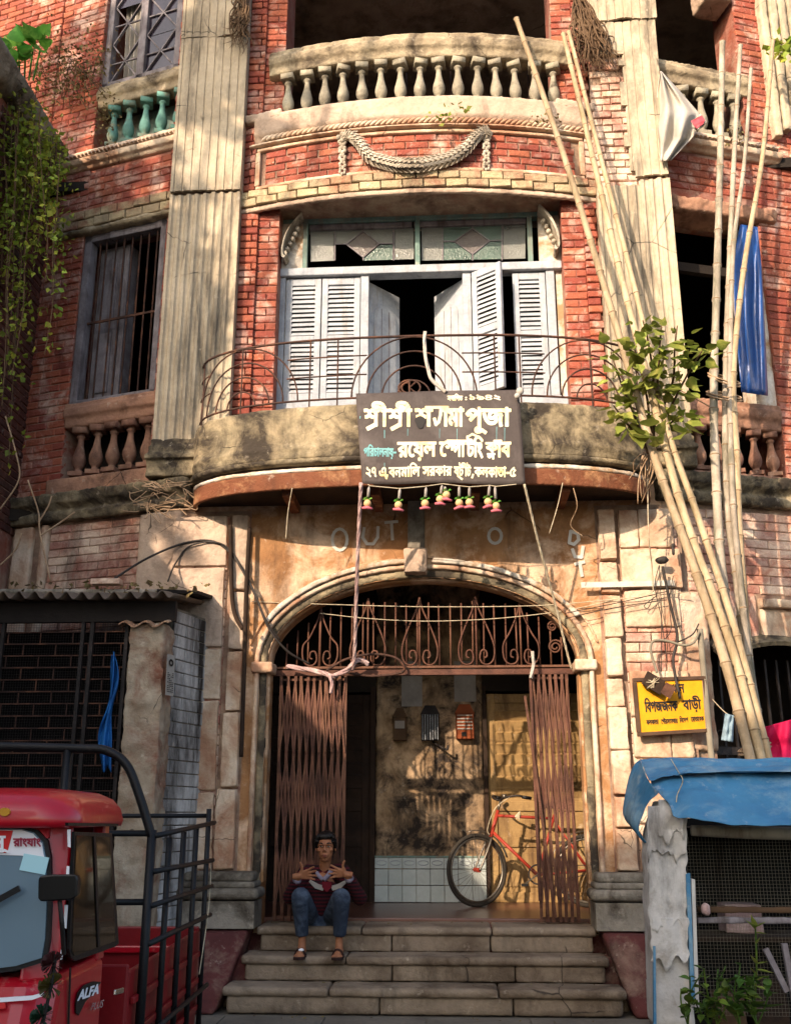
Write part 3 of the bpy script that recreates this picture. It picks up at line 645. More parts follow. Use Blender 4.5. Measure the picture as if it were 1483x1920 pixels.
# --- ground storey, centre: wall with the arched entrance
AX, AZ, SPR = 1.42, .78, 2.80
def arc(k, a=AX, b=AZ): t = math.pi * k; return (-math.cos(t) * a, SPR + math.sin(t) * b)
V, F = [], []; NA = 40
inner = [(-AX, .5)] + [arc(k / NA) for k in range(NA + 1)] + [(AX, .5)]
outer = [(-2.32, .5)]
for k in range(NA + 1):
    x, z = arc(k / NA); t = math.pi * k / NA; c, s = -math.cos(t), math.sin(t)
    sc2 = min(2.32 / max(abs(c), 1e-6), (4.5 - SPR) / max(s, 1e-6)); outer.append((c * sc2, SPR + s * sc2))
outer.append((2.32, .5))
n = len(inner)
for y in (0.0, .32):
    V += [(x, y, z) for x, z in inner] + [(x, y, z) for x, z in outer]
F = [(i, i + 1, n + i + 1, n + i) for i in range(n - 1)] + [(2 * n + i, 3 * n + i, 3 * n + i + 1, 2 * n + i + 1) for i in range(n - 1)] + [(i, 2 * n + i, 2 * n + i + 1, i + 1) for i in range(n - 1)]
o = obj('entrance_wall', V, F, 'plaster_ochre', B)
for x0, x1 in ((-2.32, -1.6), (1.6, 2.32)): wallbox('wall_corner', CF, x0, x1, 4.2, 4.6, -.4, -.01, 'plaster')
def ring(o0, o1, d0, d1, t0=0, t1=1, jamb=True, name='arch_moulding', mat='plaster_ochre', worn=.01, voxel=.02):
    P = [(t0 + (t1 - t0) * k / 48) for k in range(49)]; rings = []
    def q(k, off): x, z = arc(k, AX + off, AZ + off * 1.05); return x, z
    for k in P:
        a, b = q(k, o0), q(k, o1); rings.append([(a[0], -d0, a[1]), (a[0], -d1, a[1]), (b[0], -d1, b[1]), (b[0], -d0, b[1])])
    if jamb:
        for sg, ins in ((-1, 0), (1, len(rings))):
            a, b = sg * (AX + o0), sg * (AX + o1); r0 = [(a, -d0, .9), (a, -d1, .9), (b, -d1, .9), (b, -d0, .9)]
            rings = [r0] + rings if sg < 0 else rings + [r0]
    return MB().loft(rings).build(name, mat, B, fixn=True, worn=worn, voxel=voxel)
ring(-.02, .05, -.22, -.05, mat='plaster_ochre'); ring(.0, .07, -.10, .015, mat='plaster_mould'); ring(.07, .115, -.10, .05, mat='plaster_cream'); ring(.118, .165, -.10, .075, .13, .475, False, mat='white_paint', worn=.016, voxel=.014); ring(.118, .165, -.10, .075, .52, .86, False, mat='white_paint', worn=.016, voxel=.014)
ring(.168, .19, -.10, .03, .05, .95, False, mat='plaster_ochre')
MB(CF).box(-.16, .05, -.1, .15, 3.60, 3.83).build('keystone', 'plaster', B, worn=.03, voxel=.02)
MB(CF).box(-.13, .03, -.1, .09, 3.83, 4.34).build('keystone_strip', 'grey_plaster', B, worn=.012, voxel=.02)
# plaster blocks either side of the entrance
for sd in (-1, 1):
    for ci, (a, b, d) in enumerate(((1.635, 1.80, .085), (1.83, 2.36, .06))):
        z = 1.0
        while z < 4.2:
            h = rnd(.24, .42) if sd > 0 else rnd(.45, .8)
            if z + h > 4.05: h = 4.2 - z
            bare = sd > 0 and ci == 1 and (2.5 < z < 2.95)
            if not bare:
                x0, x1 = sorted((sd * (a + rnd(-.008, .008)), sd * (b + rnd(-.03, .02)))); cuts_ = [x0, x1]
                if ci == 1 and sd > 0 and random.random() < .6: cuts_ = [x0, x0 + (x1 - x0) * rnd(.35, .7), x1]
                mt = 'plaster_cream' if (sd > 0 or z < 2.9) else 'plaster'
                for p0_, p1_ in zip(cuts_, cuts_[1:]):
                    j = [rnd(-.012, .012) for _ in range(8)]; zc0, zc1 = z + .003, z + h - .003; dd = d + rnd(-.016, .008)
                    MB(CF).hexa([(p0_ + .002, -.05, zc0), (p1_ - .002, -.05, zc0), (p1_ - .002, dd, zc0 + abs(j[0])), (p0_ + .002, dd, zc0 + abs(j[1]))], [(p0_ + .002, -.05, zc1), (p1_ - .002, -.05, zc1), (p1_ - .002 - abs(j[4]), dd + j[5] * .6, zc1 - abs(j[2])), (p0_ + .002, dd + j[6] * .6, zc1 - abs(j[3]))]).build('plaster_block', mt, B, worn=.024, voxel=.012, fixn=True)
            z += h
    x0, x1 = sorted((sd * 1.83, sd * 2.36)); lay(CF, x0, x1, 1.0, 4.2, 'brick_pink', d=.022, bl=.22, bh=.08, dep=.05, jit=2)
    x0, x1 = sorted((sd * 1.62, sd * 2.4)); wallbox('corner_core', CF, x0, x1, .5, 4.25, -.3, .004, 'mortar_pale')
    # moulded base
    for k, (a, b, d, z0, z1) in enumerate(((1.40, 2.06, .30, .56, .775), (1.37, 2.09, .33, .785, .875), (1.41, 2.05, .27, .872, .925), (1.43, 2.03, .23, .92, 1.0))):
        x0, x1 = sorted((sd * a, sd * b)); o = MB(CF).box(x0, x1, -.05, d, z0, z1).build('base_moulding', 'grey_plaster', B, bevel=(.006, .042, .022, .03)[k], seg=4)
    x0, x1 = sorted((sd * 1.36, sd * 1.56)); MB(CF).box(x0, x1, -.2, .08, 2.70, 2.80).build('impost', 'plaster_cream', B, worn=.02, voxel=.018)
    x0, x1 = sorted((sd * 1.47, sd * 2.12)); xs = [x0, x1] if sd > 0 else [x1, x0]
    MB().hexa([(sd * 1.44, .02, .555), (sd * 2.2, .02, .555), (sd * 2.2, -.62, .53), (sd * 1.44, -.30, .55)][::sd], [(sd * 1.62, .02, -.01), (sd * 2.2, .02, -.01), (sd * 2.2, -.80, -.01), (sd * 1.60, -.74, -.01)][::sd]).build('pedestal', 'maroon', B, worn=.014, voxel=.03, fixn=True)
# --- steps
MB().box(-2.34, 2.34, .03, .5, -.1, .555).build('foundation', 'maroon', B)
MB().box(-1.6, 1.6, -.40, .03, -.1, .10).box(-1.45, 1.45, -.10, .03, .10, .30).build('step_core', 'step_stone', B)
for sd in (-1, 1): x0, x1 = sorted((sd * 1.42, sd * 1.66)); MB().box(x0, x1, -.36, .03, -.1, .36).build('step_flank', 'maroon', B)
def nosing_slab(x0, x1, y0, y1, z, name='tread', mat='step_stone'):
    pr = [(y1, z - .07), (y0 + .03, z - .07), (y0 + .008, z - .058), (y0, z - .035), (y0 + .008, z - .01), (y0 + .03, z), (y1, z)]
    n_ = max(2, int((x1 - x0) / .1)); rings = [[(x0 + (x1 - x0) * i / n_, y + noise.noise((x0 + i * .3, z * 9, 0)) * .006, zz + noise.noise((x0 + i * .35, zz * 4, 7)) * .004) for y, zz in pr] for i in range(n_ + 1)]
    return MB().loft(rings).build(name, mat, B, fixn=True, worn=.010, voxel=.016)
for z, y0, yb, xa, xb, cuts in ((.57, -.18, .30, -1.40, 1.42, (-.52, .56)), (.38, -.46, -.13, -1.47, 1.47, (-.62,)), (.19, -.75, -.41, -1.55, 1.55, (-.72, .58))):
    xs = [xa] + list(cuts) + [xb]
    for a, b in zip(xs, xs[1:]): nosing_slab(a + .004, b - .004, y0, yb, z)
    xs = [xa + .03, -.3 + rnd(-.1, .1), .55 + rnd(-.2, .2), xb - .03]
    for a, b in zip(xs, xs[1:]): MB().box(a + .003, b - .003, y0 + .035, yb, z - .19, z - .065).build('riser', 'step_stone', B, worn=.008, voxel=.02)
MB().ball((-1.2, -.40, .22), .07, 8, 5, (1.2, .4, .6)).build('broken_lump', 'step_stone', B, worn=.02, voxel=.02)
# --- porch behind the gate
PB = 1.9
MB().box(-1.8, 2.0, .28, PB + .1, .3, .60).build('porch_floor', 'floor_polish', B, bevel=.01)
MB().box(-1.8, -1.7, .32, PB, .6, 4.2).build('porch_wall', 'interior', B); MB().box(1.95, 2.05, .32, PB, .6, 4.2).build('porch_wall', 'interior', B)  # side walls and ceiling darkened in colour to deepen the porch shade
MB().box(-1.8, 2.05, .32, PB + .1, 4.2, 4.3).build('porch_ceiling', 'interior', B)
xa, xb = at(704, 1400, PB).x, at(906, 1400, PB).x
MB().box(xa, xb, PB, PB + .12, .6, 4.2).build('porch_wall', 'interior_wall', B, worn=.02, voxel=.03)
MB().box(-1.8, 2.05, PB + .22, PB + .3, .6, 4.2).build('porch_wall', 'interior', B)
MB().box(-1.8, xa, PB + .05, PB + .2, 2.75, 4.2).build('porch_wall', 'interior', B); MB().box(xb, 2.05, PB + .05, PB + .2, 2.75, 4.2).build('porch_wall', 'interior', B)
dado = bpy.data.objects.new('tile_dado', None); COL.objects.link(dado); dado.parent = B
tw = (xb - xa) / 8
for i in range(8):
    for j, (z0, z1) in enumerate(((.605, .765), (.77, .925), (.93, 1.035))):
        MB().box(xa + i * tw + .002, xa + (i + 1) * tw - .002, PB - .03, PB + .01, z0, z1 - .003).build('tile', 'tile_white', dado, bevel=.003)
        if j == 2:
            c = (xa + (i + .5) * tw, PB - .033, .985); MB().tube([(c[0] + math.cos(a) * .055, c[1], c[2] + math.sin(a) * .022) for a in [k * math.pi / 8 for k in range(16)]], .004, 5, closed=True).build('tile_relief', 'metal_box', dado)
MB().box(xa, xb, PB - .034, PB + .01, 1.037, 1.055).build('tile_edge', 'wood_green', dado)
# ochre door and dark door at the back of the porch
def panel_door(name, x0, x1, y, z1, mat, louv):
    e = bpy.data.objects.new(name, None); COL.objects.link(e); e.parent = B
    MB().box(x0, x1, y, y + .05, .6, z1).build('leaf_board', mat, e)
    st = .085
    MB().box(x0, x0 + st, y - .02, y, .6, z1).build('stile', mat, e, bevel=.006); MB().box(x1 - st, x1, y - .02, y, .6, z1).build('stile', mat, e, bevel=.006)
    for z in (.6, 1.14, 1.5, z1 - .1): MB().box(x0 + st + .001, x1 - st - .001, y - .02, y, z, z + .1).build('cross_rail', mat, e, bevel=.006)
    MB().box(x0 + st + .05, x1 - st - .05, y - .014, y, .75, 1.09).build('panel', mat, e, bevel=.012)
    for k in range(louv):
        z = 1.64 + k * (z1 - 1.8) / louv; MB().add([(x0 + st, y - .002, z), (x1 - st, y - .002, z), (x1 - st, y - .028, z + .085), (x0 + st, y - .028, z + .085), (x0 + st, y, z + .1), (x1 - st, y, z + .1)], [(0, 1, 2, 3), (3, 2, 5, 4)]).build('louvre', mat, e, thick=.006)
    return e
xd0 = at(914, 1400, PB + .06).x
for x0, x1 in ((xd0, xd0 + .62), (xd0 + .63, xd0 + 1.25)): panel_door('ochre_door', x0, x1, PB + .06, 2.72, 'wood_ochre', 8)
panel_door('dark_door', xa - .62, xa - .06, PB + .06, 2.72, 'wood_dark', 7); panel_door('dark_door', xa - 1.2, xa - .63, PB + .06, 2.72, 'wood_dark', 7)
MB().box(xb, xd0 - .005, PB - .01, PB + .1, .6, 2.8).build('door_frame', 'wood_dark', B); MB().box(xa - .055, xa - .002, PB - .01, PB + .1, .6, 2.8).build('door_frame', 'wood_dark', B)
# ---------------------------------------------------------------- window of the bay: shutters, transom lights, brackets
WY = .20
def wx(px, py=620, y=WY): return at(px, py, y).x
ZS, ZT, ZB = 6.86, 6.95, 7.56      # shutter top, transom top, light top
MB().box(-1.47, 1.46, WY - .02, WY + .12, 5.36, 5.46).build('window_sill', 'wood_blue', B, bevel=.008)
MB().box(-1.47, 1.46, WY - .05, WY + .10, ZS, ZT).build('transom_bar', 'wood_blue', B, bevel=.01)
MB().box(-1.46, 1.455, WY + .0, WY + .1, ZB - .05, ZB + .02).build('head_board', 'wood_green', B, bevel=.008)
for a, b in ((519, 533), (676, 691), (869, 885), (1028, 1044)):
    MB().box(wx(a), wx(b), WY - .015, WY + .1, 5.46, ZS).build('window_post', 'wood_blue', B, bevel=.006)
MB().box(-1.5, -1.40, WY + .02, WY + .3, 4.9, 7.6).build('window_reveal', 'white_paint', B); MB().box(1.40, 1.5, WY + .02, WY + .3, 4.9, 7.6).build('window_reveal', 'white_paint', B)
MB().box(-1.45, 1.45, WY + .02, WY + .3, 4.6, 5.36).build('parapet_wall', 'plaster', B)
def shutter(w_, h, name='shutter'):
    """a louvred leaf hinged at x = 0, standing on z = 0, front at y = 0"""
    e = bpy.data.objects.new(name, None); COL.objects.link(e); e.parent = B; st = .062
    MB().box(0, st, 0, .04, 0, h).build('stile', 'wood_blue', e, bevel=.004); MB().box(w_ - st, w_, 0, .04, 0, h).build('stile', 'wood_blue', e, bevel=.004)
    zs = ((0, .085), (h * .47, h * .47 + .075), (h - .075, h))
    for z0, z1 in zs: MB().box(st + .001, w_ - st - .001, .002, .038, z0, z1).build('cross_rail', 'wood_blue', e, bevel=.004)
    me = None
    for (a, b) in ((zs[0][1], zs[1][0]), (zs[1][1], zs[2][0])):
        n_ = 11; p = (b - a) / n_
        for k in range(n_):
            if me is None:
                o = MB().hexa([(st, .030, p * .42), (w_ - st, .030, p * .42), (w_ - st, .004, -p * .40), (st, .004, -p * .40)], [(st, .030, p * .42 + .009), (w_ - st, .030, p * .42 + .009), (w_ - st, .004, -p * .40 + .009), (st, .004, -p * .40 + .009)]).build('slat', 'wood_blue', e); me = o.data
            else: o = bpy.data.objects.new('slat', me); COL.objects.link(o); o.parent = e
            o.location = (0, 0, a + (k + .5) * p); o.rotation_euler = (rnd(-.04, .04), rnd(-.012, .012), 0)
    return e
SH_ = ZS - 5.47
for a, b in ((534, 601), (602, 675), (964, 1027)):
    s = shutter(wx(b) - wx(a) - .006, SH_ - .01); s.location = (wx(a) + .003, WY, 5.465)
s = shutter(.36, SH_ - .01); s.location = (wx(886), WY - .03, 5.465); s.rotation_euler = (0, 0, R(-38)); tag(s, 'shutter standing open')
for a, sg in ((690, 1), (869, -1)):      # inner doors, opened inwards
    e = bpy.data.objects.new('inner_door', None); COL.objects.link(e); e.parent = B; wd = .47
    MB().box(0, wd, 0, .035, 0, 1.37).build('leaf_board', 'wood_blue', e, bevel=.004)
    MB().add([(.07 + (wd - .14) * (.5 - .5 * math.cos(math.pi * k / 10)), -.004, 1.0 + .17 * math.sin(math.pi * k / 10)) for k in range(11)] + [(wd - .07, -.004, .1), (.07, -.004, .1)], [tuple(range(13))]).build('panel', 'wood_blue', e, thick=.014)
    for k in (1, 2): x = .07 + (wd - .14) * k / 3; MB().box(x - .004, x + .004, -.014, -.002, .1, 1.12).build('bead', 'wood_grey', e)
    e.location = (wx(a), WY + .09, 5.47); e.rotation_euler = (0, 0, R(50) if sg > 0 else R(180 - 50))
    if sg < 0: e.scale = (1, -1, 1)
# transom lights: leaded panes, one missing
def TP(px, py, y=WY + .05): return at(px, py, y)
tl = bpy.data.objects.new('transom_light', None); COL.objects.link(tl); tl.parent = B
def pane(pts, mat): MB().prism([TP(*p) for p in pts], (0, .006, 0)).build('pane', mat, tl)
def bars(*ls):
    for a, b in ls: MB().bar(TP(*a, WY + .045), TP(*b, WY + .045), .012, .012).build('lead', 'wood_grey', tl)
zz0, zz1 = 409, 488
pane([(582, zz1 + 2), (626, zz1), (626, 412), (582, 414)], 'glass_grey'); pane([(740, zz1 - 2), (776, zz1 - 3), (776, 408), (740, 409)], 'glass_grey')
pane([(628, 457), (648, 457), (680, 432), (680, 410), (628, 412)], 'glass_grey'); pane([(683, 410), (683, 433), (712, 455), (736, 455), (736, 409)], 'glass_grey')
pane([(681, 434), (650, 458), (681, 481), (711, 457)], 'glass_plum'); pane([(682, 484), (712, 459), (736, 458), (736, zz1 - 2), (682, zz1)], 'glass_green')
bars(((628, zz1), (628, 411)), ((738, zz1), (738, 408)), ((628, 457), (649, 457)), ((649, 457), (681, 433)), ((681, 433), (711, 456)), ((711, 456), (738, 456)), ((649, 457), (681, 482)), ((681, 482), (711, 456)), ((681, 482), (681, zz1)), ((681, 433), (681, 410)))
pane([(790, zz1), (829, zz1 - 1), (829, 407), (790, 408)], 'glass_grey'); pane([(943, zz1 - 3), (985, zz1 - 4), (985, 403), (943, 404)], 'glass_grey')
pane([(831, 452), (851, 451), (884, 428), (884, 406), (831, 407)], 'glass_green'); pane([(887, 406), (887, 428), (918, 450), (940, 449), (940, 404)], 'glass_green')
pane([(885, 430), (854, 452), (886, 474), (917, 451)], 'glass_plum'); pane([(831, 454), (853, 454), (884, 477), (884, zz1 - 2), (831, zz1 - 1)], 'glass_green'); pane([(887, 477), (918, 453), (940, 452), (940, zz1 - 3), (887, zz1 - 2)], 'glass_green')
bars(((830, zz1), (830, 406)), ((941, zz1), (941, 404)), ((830, 452), (852, 452)), ((852, 452), (886, 428)), ((886, 428), (918, 451)), ((918, 451), (941, 450)), ((852, 452), (886, 476)), ((886, 476), (918, 451)), ((886, 476), (886, zz1)), ((886, 428), (886, 406)))
for px in (574, 783, 993): p = TP(px, 450); MB().box(p.x - .025, p.x + .025, WY - .01, WY + .07, ZT, ZB - .05).build('light_post', 'wood_green', tl, bevel=.004)
for a, b in ((599, 776), (790, 986)):
    MB().box(wx(a - 18, 488), wx(b, 488), WY + .02, WY + .07, ZT, ZT + .03).build('light_rail', 'wood_grey', tl); MB().box(wx(a - 18, 405), wx(b, 405), WY + .02, WY + .07, 7.44, 7.5).build('light_rail', 'wood_grey', tl)
for sg in (-1, 1):      # scroll brackets
    x0, x1 = sorted((sg * 1.24, sg * 1.46)); MB().box(x0, x1, WY + .0, WY + .06, ZT, ZB - .05).build('bracket_panel', 'white_paint', B)
    pts = [(1.24, 7.53), (1.27, 7.50), (1.33, 7.42), (1.38, 7.33), (1.415, 7.22), (1.43, 7.12), (1.425, 7.04), (1.40, 7.02), (1.385, 7.05), (1.40, 7.08)]
    c = curve_pts([(sg * x, WY - .08, z) for x, z in pts], 5); m = MB(); m.loft([[(p.x - .008, WY - .17, p.z - .012), (p.x + .008, WY - .17, p.z + .012), (p.x + .008, WY + .02, p.z + .012), (p.x - .008, WY + .02, p.z - .012)] for p in c])
    br = m.build('scroll_bracket', 'stucco_white', B, fixn=True, bevel=.004)
    bl_ = MB()
    for k in range(5): bl_.ball((sg * (1.29 + .025 * k), WY - .06, 7.40 - .06 * k), .03, 8, 6, (1, 1.4, 1))
    bl_.build('carved_buds', 'stucco_white', br, smooth=True)
# ---------------------------------------------------------------- projecting balcony
BX, BD = 2.18, .80
def bal(t, off=0.0): a = math.pi * t; c, s = -math.cos(a), math.sin(a); return (math.copysign(abs(c) ** .8, c) * (BX + off) - .02, -(s ** .75) * (BD + off) + .05)
NB = 64
def balring(prof, name, mat, worn=.02, voxel=.025, parent=None, t0=0, t1=1):
    rings = []
    for k in range(NB + 1):
        t = t0 + (t1 - t0) * (k / NB); rings.append([(*bal(t, o), z) for o, z in prof])
    return MB().loft(rings).build(name, mat, parent or B, fixn=True, worn=worn, voxel=voxel)
balc = bpy.data.objects.new('balcony', None); COL.objects.link(balc); balc.parent = B
balring([(-.10, 4.52), (0, 4.52), (.005, 4.62), (.02, 4.63), (0, 4.64), (-.005, 5.03), (-.10, 5.05)], 'parapet', 'plaster_mould', .03, .022, balc)
balring([(-.10, 4.47), (-.01, 4.47), (.02, 4.485), (.025, 4.525), (-.10, 4.525)], 'parapet_moulding', 'plaster_mould', .02, .018, balc)
balring([(-.12, 4.40), (-.015, 4.40), (-.01, 4.43), (-.03, 4.45), (-.12, 4.45)], 'edge_strip', 'white_paint', .02, .014, balc)
balring([(-.06, 4.25), (-.02, 4.25), (-.02, 4.41), (-.06, 4.41)], 'steel_fascia', 'rust', .006, .014, balc)
pts = [bal(k / NB, -.05) for k in range(NB + 1)]
MB().hexa([(x, y, 4.30) for x, y in pts], [(x, y, 4.50) for x, y in pts]).build('slab', 'wood_dark', balc, fixn=True)
for x in (-1.2, -.4, .5, 1.3): MB().box(x - .04, x + .04, -.55, .1, 4.22, 4.30).build('joist', 'rust', balc)
# iron railing with fan arches
rail = bpy.data.objects.new('balcony_railing', None); COL.objects.link(rail); rail.parent = B
TT = [k / 200 for k in range(201)]; LP = [Vector((*bal(t, -.04), 0)) for t in TT]; SL = [0]
for a, b in zip(LP, LP[1:]): SL.append(SL[-1] + (b - a).length)
half = SL[-1] / 2
def onb(s, z):
    q = min(max(s + half, 0), SL[-1] - 1e-6); i = next(i for i in range(200) if SL[i + 1] >= q); f = (q - SL[i]) / max(1e-6, SL[i + 1] - SL[i]); p = LP[i].lerp(LP[i + 1], f); return Vector((p.x, p.y, z))
RB, RT = 5.10, 5.70
def rl_(s0, s1, z, r=.009, name='rail_bar'): return MB().tube([onb(s0 + (s1 - s0) * k / 60, z) for k in range(61)], r, 6).build(name, 'iron', rail, smooth=True)
rl_(-2.55, 2.55, RB, .010); rl_(-2.55, 2.55, RT, .012)
FC = (-1.66, -.02, 1.62)
for c in FC:
    for r in (.15, .29, .43, .57):
        P = [onb(c + r * math.cos(a), RB + r * 1.04 * math.sin(a)) for a in [math.pi * k / 28 for k in range(29)]]; MB().tube(P, .008, 6).build('fan_arch', 'iron', rail, smooth=True)
for s0, s1 in ((-1.2, -.45), (.42, 1.18), (-2.5, -2.05), (2.05, 2.5)):
    for z in (5.52, 5.33): rl_(s0, s1, z, .007)
for s in (-.98, -.72, .72, .95, -2.5, 2.5, -2.2, 2.2, -1.66, 1.62): MB().tube([onb(s, 4.95), onb(s, RT)], .008, 6).build('baluster_bar', 'iron', rail)
cc = lambda x, z: onb(-.06 + x, RB + .085 + z)
MB().tube([cc(.10 * math.cos(a), .075 * math.sin(a)) for a in [k * .33 for k in range(19)]], .009, 6, closed=True).tube([cc(-.02 + .05 * math.cos(a), .05 * math.sin(a)) for a in [1 + k * .36 for k in range(13)]], .009, 6).tube([cc(.0, -.07), cc(.0, .07)], .009, 6).tube([cc(.065, .06), cc(.0, 0), cc(.065, -.06)], .009, 6).build('emblem', 'iron', rail)
# ---------------------------------------------------------------- left wing windows
M = WL
wn = bpy.data.objects.new('barred_window', None); COL.objects.link(wn); wn.parent = B
for s0, s1, z0, z1 in ((.43, .50, 5.58, 7.58), (1.38, 1.47, 5.58, 7.58), (.43, 1.47, 7.50, 7.60), (.43, 1.47, 5.56, 5.62)): MB(M).box(s0, s1, -.14, -.02, z0, z1).build('frame', 'wood_grey', wn, bevel=.008)
for k in range(6): s = .57 + k * .105; MB(M).tube([(s, -.08, 5.6), (s, -.08, 7.55)], .0095, 6).build('bar', 'iron', wn)
for s in (1.22, 1.30): MB(M).tube([(s, -.08, 5.6), (s, -.08, 7.55)], .0095, 6).build('bar', 'iron', wn)
MB(M).box(.5, 1.40, -.085, -.07, 6.52, 6.545).build('bar', 'iron', wn)
MB(M).box(1.08, 1.38, -.24, -.20, 5.6, 7.5).build('inner_shutter', 'wood_grey', wn, bevel=.006)
for z0, z1 in ((5.75, 6.45), (6.6, 7.35)): MB(M).box(1.14, 1.32, -.20, -.18, z0, z1).build('shutter_panel', 'wood_grey', wn, bevel=.012)
MB(M).box(1.0, 1.06, -.36, -.20, 5.6, 7.5).build('inner_shutter', 'wood_grey', wn)
lw = bpy.data.objects.new('lattice_window', None); COL.objects.link(lw); lw.parent = B
for s0, s1, z0, z1 in ((.44, .53, 9.56, 11.3), (1.40, 1.50, 9.56, 11.3), (.93, 1.03, 9.56, 11.3), (.44, 1.5, 9.52, 9.64)): MB(M).box(s0, s1, -.16, -.06, z0, z1).build('frame', 'wood_grey', lw, bevel=.008)
for a, b in ((.53, .93), (1.03, 1.40)):
    mid = (a + b) / 2
    for z in (9.64, 10.18, 10.72):
        MB(M).prism([(a, -.115, z), (b, -.115, z), (b, -.115, z + .53), (a, -.115, z + .53)], (0, .004, 0)).build('pane', 'glass_night', lw) if not (a > 1 and z < 10.5) else None
        for p, q in (((a, z), (b, z + .54)), ((b, z), (a, z + .54))): MB(M).bar((p[0], -.10, p[1]), (q[0], -.10, q[1]), .03, .016).build('lattice_bar', 'wood_grey', lw)
    for z in (9.91, 10.45): MB(M).bar((a, -.10, z), (b, -.10, z), .016, .016).build('lattice_bar', 'wood_grey', lw)
MB(M).grid(lambda u, v: (1.08 + .22 * u + .05 * v, -.22 + .03 * math.sin(u * 22), 9.6 + v * 1.3), 24, 4).build('curtain', 'cloth_white', lw)
# right wing: wooden lintel board and frame in the dark opening
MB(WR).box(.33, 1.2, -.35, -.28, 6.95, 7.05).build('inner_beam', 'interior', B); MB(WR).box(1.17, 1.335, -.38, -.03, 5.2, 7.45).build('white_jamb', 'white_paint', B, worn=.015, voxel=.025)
sweep(WR, .98, 1.3, 8, [(-.3, 10.3), (.05, 10.3), (.08, 10.5), (-.3, 10.6)], 'arch_stub', 'plaster', worn=.03)
# ---------------------------------------------------------------- grille over the gate
GY = .20
gr = thing('arch_grille', 'rusty iron grille of bars and scrolls filling the entrance arch', 'grille', (0, GY, 2.7))
GL = Matrix.Translation((0, -GY, -2.7))
def gput(mb, name, mat='iron_gate', smooth=True):
    mb.v = [GL @ v for v in mb.v]; return mb.build(name, mat, gr, smooth=smooth)
def gx(px, py=1200): return at(px, py, GY).x
gput(MB().box(-1.39, 1.39, GY - .03, GY + .03, 2.70, 2.75), 'lintel_bar', smooth=False)
gput(MB().box(-1.39, 1.39, GY - .02, GY + .02, 2.765, 2.785), 'lintel_bar', smooth=False)
def top(x): return min(3.40, SPR + .72 * math.sqrt(max(0, 1 - (x / 1.36) ** 2)))
tul = (601, 690, 787, 893, 976)
for k in range(26):
    x = -1.28 + k * .1024
    gput(MB().tube([(x, GY, 2.78), (x + rnd(-.006, .006), GY, top(x) - rnd(0, .05))], .0085, 6), 'bar')
for px in tul:
    x = gx(px); t = top(x) + .03
    gput(MB().tube([(x, GY - .012, 2.78), (x, GY - .012, t)], .0095, 6), 'bar')
    for sg in (-1, 1):
        gput(MB().tube(curve_pts([(x, GY - .014, t), (x + sg * .03, GY - .014, t - .12), (x + sg * .10, GY - .014, t - .28), (x + sg * .16, GY - .014, 2.98), (x + sg * .16, GY - .014, 2.86), (x + sg * .12, GY - .014, 2.80), (x + sg * .06, GY - .014, 2.80), (x + sg * .03, GY - .014, 2.85), (x + sg * .045, GY - .014, 2.92), (x + sg * .085, GY - .014, 2.92), (x + sg * .095, GY - .014, 2.87), (x + sg * .07, GY - .014, 2.855)], 5), .0085, 6), 'scroll')
xq = 1.22
for r_, z_ in ((.07, 2.95), (.05, 3.14)): gput(MB().tube([(xq - (.02 if z_ > 3 else 0) + r_ * (1 - a / 16) * math.cos(a), GY - .014, z_ + r_ * (1 - a / 16) * math.sin(a)) for a in [j * .5 for j in range(26)]], .0085, 6), 'scroll')
# ---------------------------------------------------------------- folding lattice gates
def folding_gate(name, label, xs, y, zb, zt):
    e = thing(name, label, 'gate', (xs[0], y, zb)); off = Vector((xs[0], y, zb)); me = None
    for i, x in enumerate(xs):
        tw = rnd(-.006, .006)
        m = MB().box(-.013, .013, -.012, .012, 0, zt - zb); o = m.build('bar', 'iron_gate', e); o.location = (x - off.x, 0, 0); o.rotation_euler = (0, rnd(-.004, .004), rnd(-.2, .2))
    for i in range(len(xs) - 1):
        x0, x1 = xs[i], xs[i + 1]; H = (zt - zb)
        for k in range(3):
            z0 = zb + .06 + k * H / 3.1; zz = z0 + H / 3.1 * .95
            for a, b, dy in ((x0, x1, -.018), (x1, x0, -.026)):
                m = MB().bar((a, y + dy, z0), (b, y + dy, zz), .005, .016, (1, 0, 0)); m.v = [v - off for v in m.v]; m.build('lattice_strip', 'iron_gate', e)
    for z in (.03, H - .03): m = MB().bar((xs[0] - .01, y + .02, zb + z), (xs[-1] + .01, y + .02, zb + z), .008, .02); m.v = [v - off for v in m.v]; m.build('guide', 'iron_gate', e)
    return e
GG = .13
def lx(px): return at(px, 1480, GG).x
folding_gate('folding_gate', 'rusty folding lattice gate behind the seated person, pushed to the left jamb', [lx(p) for p in (522, 536, 549, 561, 573, 585, 597, 609, 621, 633, 645)], GG, .585, 2.69)
g2 = folding_gate('folding_gate', 'rusty folding lattice gate in front of the bicycle, bunched at the right jamb', [lx(p) for p in (1006, 1017, 1028, 1040, 1051, 1062, 1073)], GG, .585, 2.69)
a, b = at(984, 1305, GG - .05), at(1042, 1722, GG - .05); off = g2.location
m = MB().bar(a, b, .022, .012); m.v = [v - Vector(off) for v in m.v]; m.build('loose_bar', 'iron_gate', g2)
a, b = at(994, 1270, GG - .04), at(1012, 1690, GG - .04); m = MB().bar(a, b, .022, .012); m.v = [v - Vector(off) for v in m.v]; m.build('loose_bar', 'iron_gate', g2)
